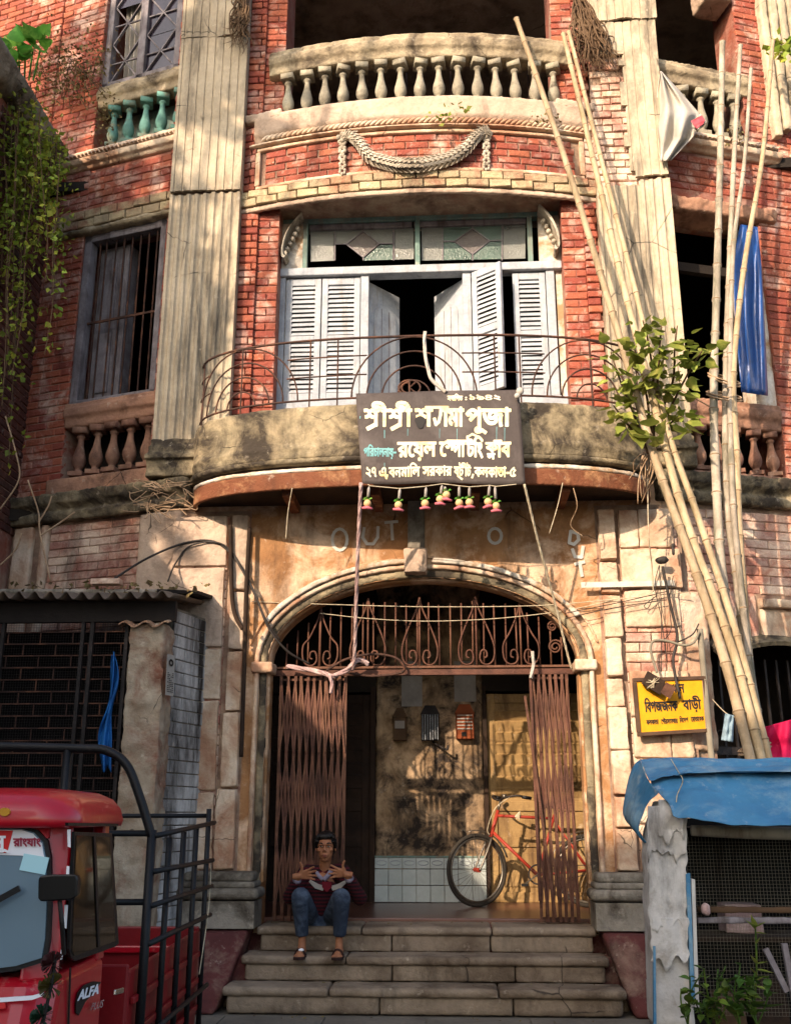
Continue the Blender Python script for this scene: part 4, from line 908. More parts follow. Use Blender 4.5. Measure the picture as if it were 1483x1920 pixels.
# ---------------------------------------------------------------- painted words on the wall
def wallpaint(name, strokes, y=-.006, wd=.028, mat='wash_white', label=None):
    its = [('stroke', [(at(*p, y).x, at(*p, y).z) for p in st], wd) for st in strokes]
    V, T = text_shapes(its); o = obj(name, [(p.x, y - .004, p.y) for p in V], T, mat, B); return o
def oval(cx, cy, rx, ry): return [(cx + rx * math.cos(k * math.pi / 8), cy + ry * math.sin(k * math.pi / 8)) for k in range(17)]
wallpaint('painted_word', [oval(637, 1012, 14, 20)]); wallpaint('painted_word', [[(683, 990), (680, 1008), (688, 1020), (700, 1020), (708, 1008), (709, 988)], [(722, 980), (745, 978)], [(734, 980), (736, 1012)]])
wallpaint('painted_word', [oval(928, 1005, 12, 14)]); 
wallpaint('painted_word', [[(1070, 996), (1083, 1001), (1085, 1012), (1076, 1021), (1067, 1018)], [(1070, 996), (1067, 1018)], [(1073, 1030), (1078, 1044), (1090, 1045), (1093, 1025)], [(1078, 1058), (1095, 1054)], [(1087, 1056), (1091, 1080)]], y=-.01, wd=.03)
wallpaint('white_line', [[(1092, 1097), (1150, 1096), (1200, 1095), (1262, 1093)]], y=-.098, wd=.05)
finish_bricks()
# ---------------------------------------------------------------- neighbouring houses that shade the street, and a tree behind them
nb = root('neighbour_house', 'dark side wall of the neighbouring house hung with creepers', 'building', (-5, -1, 0))
def NW(s, d, z): return (-4.2 + d, .75 - s, z)      # wall facing right, s runs towards the street
MB(NW).box(0, 2.3, -1.2, -.012, 0, 8.55).build('wall', 'mortar', nb)
sweepn = [(-.1, 8.45), (.10, 8.47), (.16, 8.56), (.20, 8.66), (.20, 8.72), (-.1, 8.74)]
MB().loft([[NW(s, d, z) for d, z in sweepn] for s in (-.1, .5, 1.2, 1.8, 2.4)]).build('cornice', 'grey_plaster', nb, fixn=True, worn=.04, voxel=.03)
nbk = BR; BR = []
lay(NW, .0, 1.5, 4.2, 8.4, 'brick', d=.0)
V, F = [], []; bm_ = brick_mesh(77, 'brick_shaded')
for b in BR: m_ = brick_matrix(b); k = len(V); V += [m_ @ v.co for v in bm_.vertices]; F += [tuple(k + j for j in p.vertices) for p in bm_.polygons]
tag(obj('brickwork', V, F, 'brick_shaded', nb), kind='stuff')
def opp_house(name, label, x0, x1, y0, y1, h, mat, front):
    e = root(name, label, 'building', ((x0 + x1) / 2, (y0 + y1) / 2, 0)); MB().box(x0, x1, y0, y1, -.13, h).build('wall', mat, e)
    MB().box(x0 - .15, x1 + .15, y0 - .15, y1 + .15, h, h + .25).build('roof', 'grey_plaster', e)
    for fl in range(int(h // 3.3)):
        k = x0 + 1.2 if front == 'y' else y0 + 1.2; end = x1 if front == 'y' else y1
        while k + 1 < end:
            z = .9 + fl * 3.2
            if front == 'y': w2 = MB().box(k, k + .95, y1, y1 + .05, z, z + 1.7)
            else: w2 = MB().box(x1, x1 + .05, k, k + .95, z, z + 1.7)
            w2.build('window', 'wood_green', e); k += 2.4
    return e
# stepped terrace to the left: its parapet falls away from the mansion
e = root('terrace_house', 'low plastered house along the street beside the neighbouring house', 'building', (-5.5, -6, 0))
MB().hexa([(-6.4, -1.6, -.13), (-4.42, -1.6, -.13), (-4.42, -1.6, 5.72), (-6.4, -1.6, 5.72)], [(-6.4, -13, -.13), (-4.42, -13, -.13), (-4.42, -13, 5.0), (-6.4, -13, 5.0)]).build('wall', 'opp_wall', e, fixn=True)
for k in range(4):
    y = -3 - k * 2.4; MB().box(-4.42, -4.37, y - 1, y, 1.0, 2.8).build('window', 'wood_green', e)
opp_house('opposite_house', 'long plastered house on the far side of the street', -17, -3.2, -24, -15.2, 9.55, 'opp_wall', 'y')
def leafcloud(mb, c, r, n, size, sc_=(1, 1, 1), rng=random):
    for _ in range(n):
        d = Vector((rng.gauss(0, 1), rng.gauss(0, 1), rng.gauss(0, 1))); d.normalize(); d *= r * rng.random() ** .45
        p = Vector(c) + Vector((d.x * sc_[0], d.y * sc_[1], d.z * sc_[2])); a = Vector((rng.gauss(0, 1), rng.gauss(0, 1), rng.gauss(0, 1))).normalized(); b = a.orthogonal().normalized(); s = size * rng.uniform(.6, 1.3)
        mb.add([p - a * s, p + b * s * .45, p + a * s, p - b * s * .45], [(0, 1, 2, 3)])
tr = root('street_tree', 'leafy street tree standing behind the low terrace house', 'tree', (-8.4, -8.4, 0))
MB().tube(curve_pts([(-8.4, -8.4, -.1), (-8.3, -8.4, 3), (-8.0, -8.3, 6), (-7.7, -8.2, 9), (-7.4, -8, 12)], 5), [.3 - .012 * k for k in range(21)], 10).build('trunk', 'twig', tr, smooth=True)
rg = random.Random(11); crown = MB()
for c, r, n in (((-7.6, -8.2, 14.6), 1.3, 320), ((-6.6, -7.6, 13.4), 1.0, 210), ((-8.4, -8.6, 12.6), 1.2, 260), ((-8.8, -8.0, 14.4), 1.2, 300), ((-7.0, -8.8, 16.0), 1.2, 260), ((-5.6, -8.2, 15.6), .9, 120), ((-7.8, -7.6, 11.6), .8, 120), ((-4.0, -8.2, 15.9), .8, 90), ((-9.4, -8.4, 11.4), 1.0, 200)):
    leafcloud(crown, c, r * .8, n // 2, .26, rng=rg)
    MB().tube(curve_pts([(-7.8, -8.2, 9), Vector(c) * .5 + Vector((-7.6, -8.2, 10)) * .5, c], 4), .03, 6).build('branch', 'twig', tr)
leafcloud(crown, (-7.55, -8, 10.75), 1.0, 620, .24, (.68, .7, 1.1), rng=rg); leafcloud(crown, (-8.6, -8, 11.2), 1.0, 300, .24, (.8, .7, 1.0), rng=rg)
leafcloud(crown, (-9.7, -10.9, 11.0), .95, 260, .24, rng=rg)  # unseen clump added to show dark in the windscreen reflection
tag(crown.build('crown', 'leaf_vine', tr), kind='stuff')
# ---------------------------------------------------------------- roadside shack, left
SY = -.9
sk = root('roadside_shack', 'roadside shack with corrugated roof and a wire grille front, left of the entrance', 'shack', (-3, -.5, 0))
px_, pz_ = at(238, 1250, SY).x, at(310, 1250, SY).x
MB().hexa([(px_, SY, -.05), (pz_, SY, -.05), (pz_, SY + .3, -.05), (px_, SY + .3, -.05)], [(px_ - .01, SY, 3.02), (pz_ - .02, SY, 3.02), (pz_ - .02, SY + .3, 3.02), (px_ - .01, SY + .3, 3.02)]).build('pillar', 'shack_plaster', sk, fixn=True, worn=.06, voxel=.025)
# whitewashed side wall of large bricks
def SW(s, d, z): return (pz_ - .03 + s * .26 + d * .96, SY + .28 + s * .965 - d * .26, z)
MB(SW).box(0, .9, -.2, -.012, 0, 3.2).build('side_wall', 'grey_plaster', sk)
z = 0; r = 0
while z < 3.15:
    s = -.05 - (.14 if r % 2 else 0)
    while s < .88:
        a, b = max(s, 0), min(s + .27, .89)
        if b - a > .04: MB(SW).box(a + .003, b - .003, -.06, rnd(-.004, .004), z + .004, z + .102).build('brick', 'whitewash', sk, bevel=.006)
        s += .275
    z += .106; r += 1
rf = MB(); nw = 120
def corr(u, v):
    x = -5.2 + u * (at(330, 1115, SY - .12).x + 5.2); zz = 3.22 + .03 * math.sin(x * 2 * math.pi / .135) + (v - 0) * .16 + noise.noise((x, v * 2, 0)) * .02
    return (x, SY - .18 + v * 1.15, zz)
rf.grid(corr, 300, 4); rf.build('roof', 'corrugated', sk, thick=.008, smooth=True)
e1 = at(300, 1118, SY); e2 = at(392, 1112, -.15)
MB().hexa([(e1.x, SY - .1, 3.25), (e2.x, -.55, 3.33), (e2.x + .02, .2, 3.42), (e1.x, .25, 3.42)], [(e1.x, SY - .1, 3.28), (e2.x, -.55, 3.36), (e2.x + .02, .2, 3.45), (e1.x, .25, 3.45)]).build('roof_flap', 'asbestos_dark', sk)
MB().box(-5.2, pz_ + .05, SY + .02, SY + .08, 3.03, 3.20).build('fascia_board', 'asbestos_dark', sk)
MB().grid(lambda u, v: (px_ - .08 + u * (pz_ - px_ + .1), SY - .06 + v * .1, 2.99 + .022 * math.sin(u * 6.28 * 2.4) + v * .03), 40, 2).build('roof_scrap', 'plaster_cream', sk, thick=.01)
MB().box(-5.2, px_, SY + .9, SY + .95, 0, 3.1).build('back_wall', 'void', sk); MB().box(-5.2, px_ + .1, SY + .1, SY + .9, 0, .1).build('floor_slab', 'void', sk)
gk = bpy.data.objects.new('wire_grille', None); COL.objects.link(gk); gk.parent = sk; gk.matrix_parent_inverse = Matrix.Translation(-sk.location)
x0g, x1g = -3.9, px_ - .02; z = 1.15; r = 0
while z < 3.0:
    MB().box(x0g, x1g, SY + .05, SY + .062, z - .005, z + .005).build('bar', 'iron', gk)
    x = x1g - .06 - (.14 if r % 2 else 0)
    while x > x0g: MB().box(x - .004, x + .004, SY + .05, SY + .06, z, z + .1).build('bar', 'iron', gk); x -= .28
    z += .1; r += 1
for x in (-2.86, -2.78, x1g - .03, -3.55): MB().box(x, x + .03, SY + .03, SY + .07, .6, 3.05).build('upright', 'iron_dark', gk)
net = MB()
for k in range(90):
    z = 1.1 + k * .022; net.box(x0g, x1g, SY + .07, SY + .072, z, z + .0015)
for k in range(75):
    x = x0g + k * .022; net.box(x, x + .0015, SY + .07, SY + .072, 1.1, 3.05)
tag(net.build('netting', 'iron_dark', gk), kind='stuff')
# bamboo, brick and rubbish on the shack roof
p0, p1 = Vector((-3.9, -.62, 3.36)), Vector((-2.2, -.5, 3.36))
def bamboo(name, label, pts, r0, r1, mat, node=.35, group=None, cat='bamboo pole', n=10):
    r0 *= .88; r1 *= .86
    pts = [Vector(p) for p in pts]; P = curve_pts(pts, 10) if len(pts) > 2 else [pts[0].lerp(pts[1], k / 24) for k in range(25)]
    SLn = [0]
    for a, b in zip(P, P[1:]): SLn.append(SLn[-1] + (b - a).length)
    L = SLn[-1]; out = []; rr = []; s = 0; nn = 0
    marks = []
    while s < L: marks.append(s); s += node * rnd(.85, 1.15)
    ss = sorted(set([0, L] + [q for m_ in marks for q in (m_ - .02, m_ - .006, m_, m_ + .006, m_ + .02, m_ + node / 2) if 0 < q < L]))
    for q in ss:
        i = max(0, min(len(P) - 2, next((i for i in range(len(P) - 1) if SLn[i + 1] >= q), len(P) - 2))); f = (q - SLn[i]) / max(1e-6, SLn[i + 1] - SLn[i])
        out.append(P[i].lerp(P[i + 1], f)); base = r0 + (r1 - r0) * q / L
        near = min(abs(q - m_) for m_ in marks); rr.append(base * rnd(.97, 1.03) * (1.2 if near < .008 else 1.0 if near < .03 else .97))
    mb_ = MB().tube(out, rr, n); fm_ = []
    for i in range(len(out) - 1): nearn = min(min(abs(ss[i] - m_), abs(ss[i + 1] - m_)) for m_ in marks) < .004; fm_ += [1 if nearn else 0] * n
    o = obj(name, mb_.v, mb_.f, mat, None, True, mats=[mat, 'bamboo_node'], fm=fm_ + [1, 1]); return tag(o, label, cat, group)
bamboo('bamboo_pole', 'bamboo pole lying along the corrugated roof of the shack', [p0, p1], .028, .032, 'bamboo_grey')
b_ = MB().box(-.13, .13, -.05, .05, 0, .05).build('loose_brick', 'brick_pink', bevel=.006); p = at(200, 1093, -.6); b_.location = (p.x, -.6, 3.41); tag(b_, 'loose brick lying on the roof of the shack', 'brick')
# blue rag on the grille, poster on the pillar
rag = MB().grid(lambda u, v: at(213 - 16 * v + 5 * math.sin(v * 7) + (u - .5) * (7 + 17 * v + 6 * math.sin(v * 11)), 1228 + v * 215 + 6 * math.sin(u * 8), SY - .01 + .035 * math.sin(u * 10 + v * 9)), 14, 40)
tag(rag.build('rag', 'cloth_blue', None, smooth=True, thick=.004), 'twisted blue cloth strip hanging on the wire grille', 'cloth')
ps = root('poster', 'narrow printed paper strip pasted at the corner of the shack wall', 'poster', SW(.03, .01, 2.5))
q = [atn(x, y, (pz_ + .03, SY, 0), (.9, -.44, 0)) for x, y in ((310, 1303), (325, 1306), (328, 1230), (314, 1226))]
MB().prism(q, (-.003, .004, 0)).build('sheet', 'paper', ps, fixn=True)
def PQ(u, v, o=.006): p = q[0].lerp(q[1], u).lerp(q[3].lerp(q[2], u), v); return p + Vector((o * .9, -o, 0))
m = MB()
m.add([PQ(.5 + .3 * math.cos(a), .80 + .09 * math.sin(a)) for a in [k * .4 for k in range(16)]] + [PQ(.5 + .15 * math.cos(a), .80 + .04 * math.sin(a)) for a in [k * .4 for k in range(16)]], [(k, (k + 1) % 16, 16 + (k + 1) % 16, 16 + k) for k in range(16)])
m.build('printed_ring', 'ink', ps)
tx = MB()
for k in range(11):
    v = .08 + k * .045; 
    for j in range(4):
        if rnd(0, 1) > .2: u0 = .12 + j * .2; tx.add([PQ(u0, v), PQ(u0 + .14, v), PQ(u0 + .14, v + .022), PQ(u0, v + .022)], [(0, 1, 2, 3)])
tag(tx.build('small_print', 'ink', ps), kind='stuff')
# ---------------------------------------------------------------- banner
bn = root('banner', 'dark cloth banner with cream hand-painted Bengali lettering tied to the balcony', 'banner', (0, -.85, 4.3))
BQ = [at(679, 906, -.88), at(985, 907, -.88), at(973, 730, -.84), at(667, 737, -.84)]
def BN(u, v, o=0.0):
    p = BQ[0].lerp(BQ[1], u).lerp(BQ[3].lerp(BQ[2], u), v)
    sag = .012 * math.sin(u * 7 + 1) * math.sin(v * 4) + .015 * math.sin(v * math.pi) - .02 * abs(u - .5) * (1 - v)
    return p + Vector((0, -o - sag, -.008 * math.sin(u * math.pi * 3) * (1 - v)))
MB().grid(lambda u, v: BN(u, v), 40, 24).build('cloth', 'banner', bn, smooth=True, thick=.003)
UW, UH = 1483., 1042.
def BT(x, y): # crop pixels of the banner close-up -> banner surface
    px, py = 640 + x / 4.008, 720 - y / 4.008; u = (px - (667 + (679 - 667) * ((py - 737) / 169))) / 306.; v = 1 - (py - (737 - 7 * u)) / (169 + 8 * u)
    return BN(u, v, .006)
def sri(x, y, s, w_): return [('শ', x, y, s, (w_ * .64,)), ('stroke', [(x + w_ * .50, y + .06 * s), (x + w_ * .36, y - .01 * s), (x + w_ * .16, y - .10 * s)], .09 * s), ('ী', x + w_ * .34, y, s, (w_ * .66,)), ('stroke', [(x + w_ * .5, y + .69 * s), (x + w_ * .9, y + .69 * s)], .05 * s)]
lettering('lettering', sri(176, -325, 205, 170), BT, 'letter', bn, 7); lettering('lettering', sri(358, -325, 205, 170), BT, 'letter', bn, 7)
lettering('lettering', [('শ', 560, -325, 205, (125,)), ('stroke', [(702, -272), (714, -316), (734, -296), (748, -240), (752, -183)], 10), ('stroke', [(640, -184), (800, -184)], 8), ('ামা', 768, -325, 205, (150,))], BT, 'letter', bn, 7)
lettering('lettering', [('পূজা', 940, -325, 205, (328,))], BT, 'letter', bn, 7)
lettering('lettering', [('রেয়ল', 428, -552, 165, (285,))], BT, 'letter', bn, 5.5)
lettering('lettering', [('ে', 742, -552, 165, (45,)), ('স', 785, -505, 100, (62,)), ('প', 840, -552, 165, (62,)), ('stroke', [(800, -437), (960, -437)], 7), ('া', 905, -552, 165, (22,)), ('টিং', 945, -552, 165, (118,)), ('stroke', [(960, -402), (985, -385), (1030, -404)], 5)], BT, 'letter', bn, 5.5)
lettering('lettering', [('ক', 1088, -518, 110, (86,)), ('ল', 1100, -566, 58, (52,)), ('stroke', [(1150, -437), (1200, -437)], 7), ('াব', 1172, -552, 165, (98,))], BT, 'letter', bn, 5.5)
lettering('lettering', [('পিরচালনায়', 172, -550, 92, (222,)), ('stroke', [(398, -522), (412, -522)], 9)], BT, 'letter_cyan', bn, 2.2)
lettering('lettering', [('২৭', 188, -695, 105, (75,)), ('এ', 288, -695, 105, (48,)), ('stroke', [(347, -683), (340, -705)], 9), ('বনমািল', 360, -695, 105, (232,)), ('সরকার', 614, -695, 105, (218,)), ('ষট', 850, -695, 105, (70,)), ('stroke', [(880, -698), (910, -720)], 9), ('ীট', 905, -695, 105, (70,)), ('stroke', [(992, -683), (985, -705)], 9), ('কলকাতা', 1003, -695, 105, (235,)), ('stroke', [(1244, -668), (1258, -668)], 9), ('৫', 1268, -695, 105, (42,))], BT, 'letter', bn, 3)
lettering('lettering', [('সথািপত', 800, -130, 56, (112,)), ('stroke', [(935, -106), (941, -106)], 6), ('stroke', [(935, -122), (941, -122)], 6), ('১৯৪২', 965, -122, 60, (230,))], BT, 'letter', bn, 2.2)
m = MB()
for p, q_ in (((565, -250), (620, -345)),):
    m.add([BT(595 + 38 * math.cos(a) * (1 + .2 * math.sin(3 * a)), -298 + 48 * math.sin(a)) + Vector((0, -.003, 0)) for a in [k * .35 for k in range(18)]], [tuple(range(18))])
m.build('stain_patch', 'ink', bn)
m = MB()
for x, y0, y1, w_ in ((325, -355, -660, 5), (1165, -330, -430, 4), (870, -345, -430, 4), (1225, -340, -440, 4), (740, -345, -420, 3), (500, -345, -400, 4), (140, -250, -270, 8)): m.add([BT(x, y0), BT(x + w_, y0), BT(x + w_ * .6, y1), BT(x, y1)], [(0, 1, 2, 3)])
m.build('paint_drips', 'letter_cyan', bn)
# hanging charms under the banner
st = MB(); seg = [(690, 908), (694, 911), (750, 916), (796, 912), (830, 907), (862, 911), (880, 913), (918, 910), (930, 912), (968, 908)]
st.tube([at(*p, -.88) for p in seg], .004, 5); tag(st.build('string', 'string', None), 'white string looped along the bottom edge of the banner', 'string')
charms = [(692, 912, 689, 944), (750, 916, 747, 947), (799, 913, 797, 944), (829, 909, 825, 936), (834, 912, 837, 928), (861, 911, 861, 943), (880, 913, 880, 942), (918, 910, 915, 941), (928, 912, 930, 949)]
cl = ['at the far left', 'second from the left', 'third from the left', 'hanging lowest of the close pair at mid banner', 'hanging highest of all', 'left of the evenly hung pair', 'right of the evenly hung pair', 'upper one at the right end', 'lowest one at the right end']
for (a, b, c, d), l in zip(charms, cl):
    p0, p1 = at(a, b, -.89), at(c, d, -.89); e = root('hanging_charm', 'small shola charm under the banner, ' + l, 'charm', p0, 'charms hanging under the banner')
    pm_ = p0.lerp(p1, .62); MB().tube([p0, p0.lerp(p1, .15), pm_], [.004, .013, .013], 7).build('stalk', 'paper', e, smooth=True)
    MB().ball(p1, .034, 10, 7).build('ball', 'ball_tan', e, smooth=True)
    lfm = MB()
    for k in range(4): a2 = k * 1.6 + 1; lfm.add([p1 + Vector((0, 0, .03)), p1 + Vector((.05 * math.cos(a2), .03 * math.sin(a2), .04)), p1 + Vector((.03 * math.cos(a2 + .5), .03 * math.sin(a2 + .5), .055))], [(0, 1, 2)])
    lfm.build('leaves', 'leaf_big', e, thick=.003)
    t_ = rnd(-.5, .5); MB().tube([p1 + Vector((-.045, -.01, -.048 - .02 * t_)), p1 + Vector((0, -.02, -.042)), p1 + Vector((.045, -.01, -.048 + .02 * t_))], [.010, .016, .010], 7).build('petal', 'disc_pink', e, smooth=True)
# ties and ropes of the banner
def strand(name, label, cat, pts, r, mat, n=7, group=None): return tag(MB().tube(curve_pts(pts, 8), r, n).build(name, mat, None, smooth=True), label, cat, group)
def twist(name, label, cat, pts, r, mat, turns=40, sag=0):
    P = curve_pts(pts, 12); m_ = MB()
    for ph in (0, 2.1, 4.2):
        Q = []
        for i, p in enumerate(P):
            d = (P[min(i + 1, len(P) - 1)] - P[max(i - 1, 0)]).normalized(); o_ = d.orthogonal().normalized(); a = ph + turns * i / len(P); Q.append(p + (o_ * math.cos(a) + d.cross(o_) * math.sin(a)) * r * .5)
        m_.tube(Q, r * .62, 6)
    return tag(m_.build(name, mat, None, smooth=True), label, cat)
twist('cloth_rope', 'pinkish twisted cloth rope running from the banner down to the gate lintel', 'rope', [at(677, 905, -.88), at(670, 1060, -.5), at(664, 1238, -.02), at(655, 1250, .08)], .017, 'cloth_pink')
twist('cord', 'yellowish cord slanting from the banner corner down to the right side of the arch', 'cord', [at(983, 908, -.88), at(1010, 1020, -.55), at(1040, 1130, -.2), at(1066, 1235, .06), at(1072, 1255, .12)], .011, 'string', 60)
twist('knotted_rag', 'pale knotted rag tied round the lintel above the left gate', 'rag', [at(538, 1250, .06), at(565, 1254, .04), at(605, 1262, .03), at(622, 1268, .03), at(648, 1258, .04), at(672, 1238, .02), at(690, 1246, .06)], .022, 'cloth_pink', 12)
twist('rag_strip', 'short pale rag end hanging from the knotted rag', 'rag', [at(618, 1266, .02), at(622, 1282, .0), at(620, 1300, .01)], .016, 'cloth_pink', 4)
twist('rag_strip', 'pale rag tied to the lintel over the right gate', 'rag', [at(998, 1222, .08), at(1000, 1245, .06), at(995, 1272, .07)], .015, 'cloth_white', 4)
twist('railing_rag', 'white rag tied over the middle of the balcony railing', 'rag', [at(797, 622, -.82), at(796, 650, -.84), at(802, 690, -.84), at(812, 715, -.84), at(836, 735, -.86)], .016, 'cloth_white', 8)
tag(MB().ball(at(975, 733, -.90), .035, 8, 6, (1, .7, 1)).ball(at(970, 742, -.9), .028, 8, 6).build('garland_flower', 'cloth_white', None, smooth=True), 'white cloth knot at the upper right banner corner', 'knot')
# wires across the arch
strand('wire', 'thin wire sagging across the top of the entrance arch', 'wire', [at(470, 1128, -.02), at(600, 1133, .0), at(800, 1138, .02), at(1000, 1136, .0), at(1130, 1126, -.1), at(1290, 1110, -.1)], .004, 'string', 5)
strand('wire', 'second thin wire looped lower across the arch bars', 'wire', [at(600, 1150, .12), at(690, 1160, .12), at(800, 1165, .12), at(930, 1160, .12), at(1060, 1145, -.02), at(1150, 1125, -.1)], .004, 'string', 5)
strand('hose', 'brown hose looping over the gate lintel', 'hose', [at(612, 1258, .1), at(650, 1236, .08), at(700, 1227, .08), at(740, 1233, .09), at(757, 1250, .1), at(750, 1262, .12), at(700, 1268, .12), at(650, 1262, .12)], .012, 'iron')
# ---------------------------------------------------------------- cables on the left of the arch
cA = [at(200, 1095, -.4), at(270, 1050, -.2), at(340, 1020, -.08), at(395, 1014, -.06), at(430, 1035, -.08), at(455, 1070, -.1), at(480, 1120, -.1), at(505, 1180, -.1), at(540, 1222, -.02), at(580, 1245, .1)]
strand('cable', 'dark cable arching from the shack roof over the wall to the gate', 'cable', cA, .011, 'cable')
strand('cable', 'thin dark cable following the arching cable down to the gate', 'cable', [at(315, 1090, -.3), at(330, 1055, -.1), at(360, 1022, -.08), at(420, 1022, -.09), at(465, 1085, -.1), at(500, 1165, -.12), at(525, 1200, -.05)], .008, 'cable')
strand('drain_pipe', 'thin dark conduit running down the wall left of the arch', 'pipe', [at(432, 985, -.11), at(436, 1130, -.11), at(455, 1180, -.11)], .02, 'wood_dark')
strand('drain_pipe', 'dark vertical conduit beside the arch moulding', 'pipe', [at(468, 990, -.10), at(462, 1100, -.12), at(458, 1250, -.12), at(452, 1420, -.12)], .02, 'wood_dark')
for i, (a, b, c) in enumerate((((548, 915), (540, 960), (536, 1010)), ((1055, 905), (1045, 950), (1030, 1000)))):
    strand('loose_wire', ('loose wire dangling below the left part of the balcony', 'loose wire dangling below the right part of the balcony')[i], 'wire', [at(*a, -.75), at(*b, -.7), at(*c, -.7)], .004, 'string', 5)
strand('root_strand', 'dry root strand hanging below the balcony by the painted word', 'root', [at(1075, 915, -.6), at(1082, 950, -.55), at(1070, 985, -.4), at(1092, 1005, -.35)], .005, 'twig_pale', 5)
strand('loose_wire', 'long wire hanging from the balcony plant past the plaster blocks', 'wire', [at(1214, 880, -.45), at(1216, 1000, -.4), at(1222, 1060, -.2), at(1225, 1110, -.12)], .006, 'string', 5)
# ---------------------------------------------------------------- bamboo poles
def pole(label, pts, r0, r1, mat, grp): bamboo('bamboo_pole', label, [at(x, y, d) for x, y, d in pts], r0, r1, mat, .42, grp)
G1, G2 = 'bamboo poles leaning over the balcony end', 'bamboo poles tied upright at the right wing'
pole('bamboo pole with cut tip standing highest left, crossing the upper balustrade', [(968, 34, -.42), (1060, 300, -.62), (1155, 610, -.86), (1228, 860, -1.06), (1300, 1060, -1.3), (1365, 1260, -1.5), (1425, 1500, -1.7)], .030, .046, 'bamboo', G1)
pole('bamboo pole, left one of the pair rising to the broken pilaster', [(1056, 62, -.36), (1108, 280, -.56), (1165, 520, -.78), (1212, 700, -.92), (1278, 950, -1.16), (1375, 1225, -1.42), (1445, 1500, -1.68)], .028, .044, 'bamboo', G1)
pole('bamboo pole, right one of the pair rising to the broken pilaster', [(1066, 58, -.33), (1120, 270, -.52), (1195, 560, -.78), (1250, 800, -.98), (1302, 950, -1.10), (1375, 1170, -1.34), (1440, 1420, -1.55), (1455, 1500, -1.62)], .024, .036, 'bamboo', G1)
pole('weathered bamboo pole, leftmost of the four tied upright ones', [(1354, 78, -.25), (1350, 300, -.42), (1343, 560, -.62), (1338, 760, -.76), (1345, 950, -.92), (1352, 1060, -1.0), (1372, 1210, -1.14), (1402, 1380, -1.32), (1425, 1500, -1.45)], .034, .05, 'bamboo_grey', G2)
pole('weathered bamboo pole, second of the four tied upright ones', [(1388, 84, -.22), (1376, 300, -.38), (1365, 560, -.58), (1360, 760, -.72), (1363, 950, -.84), (1378, 1060, -.94), (1395, 1200, -1.06), (1425, 1380, -1.22), (1440, 1500, -1.36)], .026, .04, 'bamboo_grey', G2)
pole('thin weathered bamboo pole with the shortest tip in its tied group', [(1408, 128, -.30), (1396, 300, -.42), (1374, 480, -.60), (1369, 760, -.80), (1375, 950, -.95), (1385, 1060, -1.02), (1405, 1240, -1.16), (1432, 1400, -1.28)], .021, .034, 'bamboo_grey', G2)
pole('bamboo pole leaning in from the far right top towards the tied group', [(1449, 75, -.30), (1430, 290, -.42), (1395, 500, -.60), (1375, 700, -.76), (1381, 850, -.86), (1385, 980, -.94), (1395, 1130, -1.04), (1410, 1300, -1.16)], .024, .040, 'bamboo', G2)
def tie(label, px, py, w_, d, tilt=0):
    c = [at(px + w_ * math.cos(a), py + tilt * math.cos(a) + 4 * math.sin(a), d - .07 * math.sin(a)) for a in [k * math.pi / 8 for k in range(16)]]
    tag(MB().tube(c, .008, 6, closed=True).tube([p + Vector((0, 0, .025)) for p in c], .008, 6, closed=True).build('rope_tie', 'twig_pale', None, smooth=True), label, 'rope')
tie('rope tie binding the upright bamboo poles above the lower balustrade', 1358, 745, 33, -.74, 6); tie('rope tie wound higher round the upright bamboo poles', 1358, 714, 30, -.70, 10); tie('rope tie near the blue stall roof round the leaning poles', 1415, 1408, 30, -1.5, -8)
bamboo('bamboo_peg', 'short bamboo stick tied across the leaning poles', [at(1226, 872, -1.0), at(1256, 868, -1.02)], .022, .02, 'bamboo', .2)
strand('rope', 'rope from the upright poles to the balcony plant', 'rope', [at(1345, 770, -.72), at(1300, 745, -.66), at(1255, 720, -.6)], .006, 'twig_pale', 5)
# ---------------------------------------------------------------- plants
def leaf_mesh(name, mat, L, W, tip=.25, fold=.12):
    P = [(0, 0), (.5, .10), (.62, .30), (.5, .55), (.22, .78), (.03, 1 + tip * .2)]
    V = [(0, 0, 0)]; right = [(x * W, y * L, fold * L * abs(x)) for x, y in P[1:]]; left = [(-x, y, z) for x, y, z in right]; mid = [(0, y * L, -.04 * L * math.sin(y * 3)) for _, y in P[1:]]
    V = [(0, 0, 0)] + right + left + mid; n = len(P) - 1; F = []
    for a, o in ((1, 0), (1 + n, 1)):
        F.append((0, a, 1 + 2 * n) if not o else (0, 1 + 2 * n, a))
        for k in range(n - 1): q = (a + k, a + k + 1, 2 * n + 2 + k, 2 * n + 1 + k); F.append(q if not o else q[::-1])
    me = bpy.data.meshes.new(name); me.from_pydata(V, [], F); me.materials.append(MAT[mat]); me.polygons.foreach_set('use_smooth', [True] * len(me.polygons)); return me
LM = [leaf_mesh('leaf', 'leaf', .15, .11), leaf_mesh('leaf', 'leaf', .12, .085), leaf_mesh('leaf', 'leaf', .10, .075, fold=.2)]
def put_leaf(parent, me, p, d, roll, s):
    o = bpy.data.objects.new('leaf', me); COL.objects.link(o); o.parent = parent
    y = Vector(d).normalized(); x = y.cross(Vector((0, 0, 1))); x = x.normalized() if x.length > 1e-3 else Vector((1, 0, 0)); z = x.cross(y); m = Matrix((x, y, z)).transposed().to_4x4() @ Matrix.Rotation(roll, 4, 'Y')
    loc = Vector(p) - (parent.location if parent.name in ROOTS else Vector()); o.matrix_local = Matrix.Translation(loc) @ m @ Matrix.Scale(s, 4)
rp = random.Random(21)
c0 = at(1222, 850, -.55)
pl = root('balcony_plant', 'leafy fig sapling rooted in the right end of the balcony', 'plant', c0)
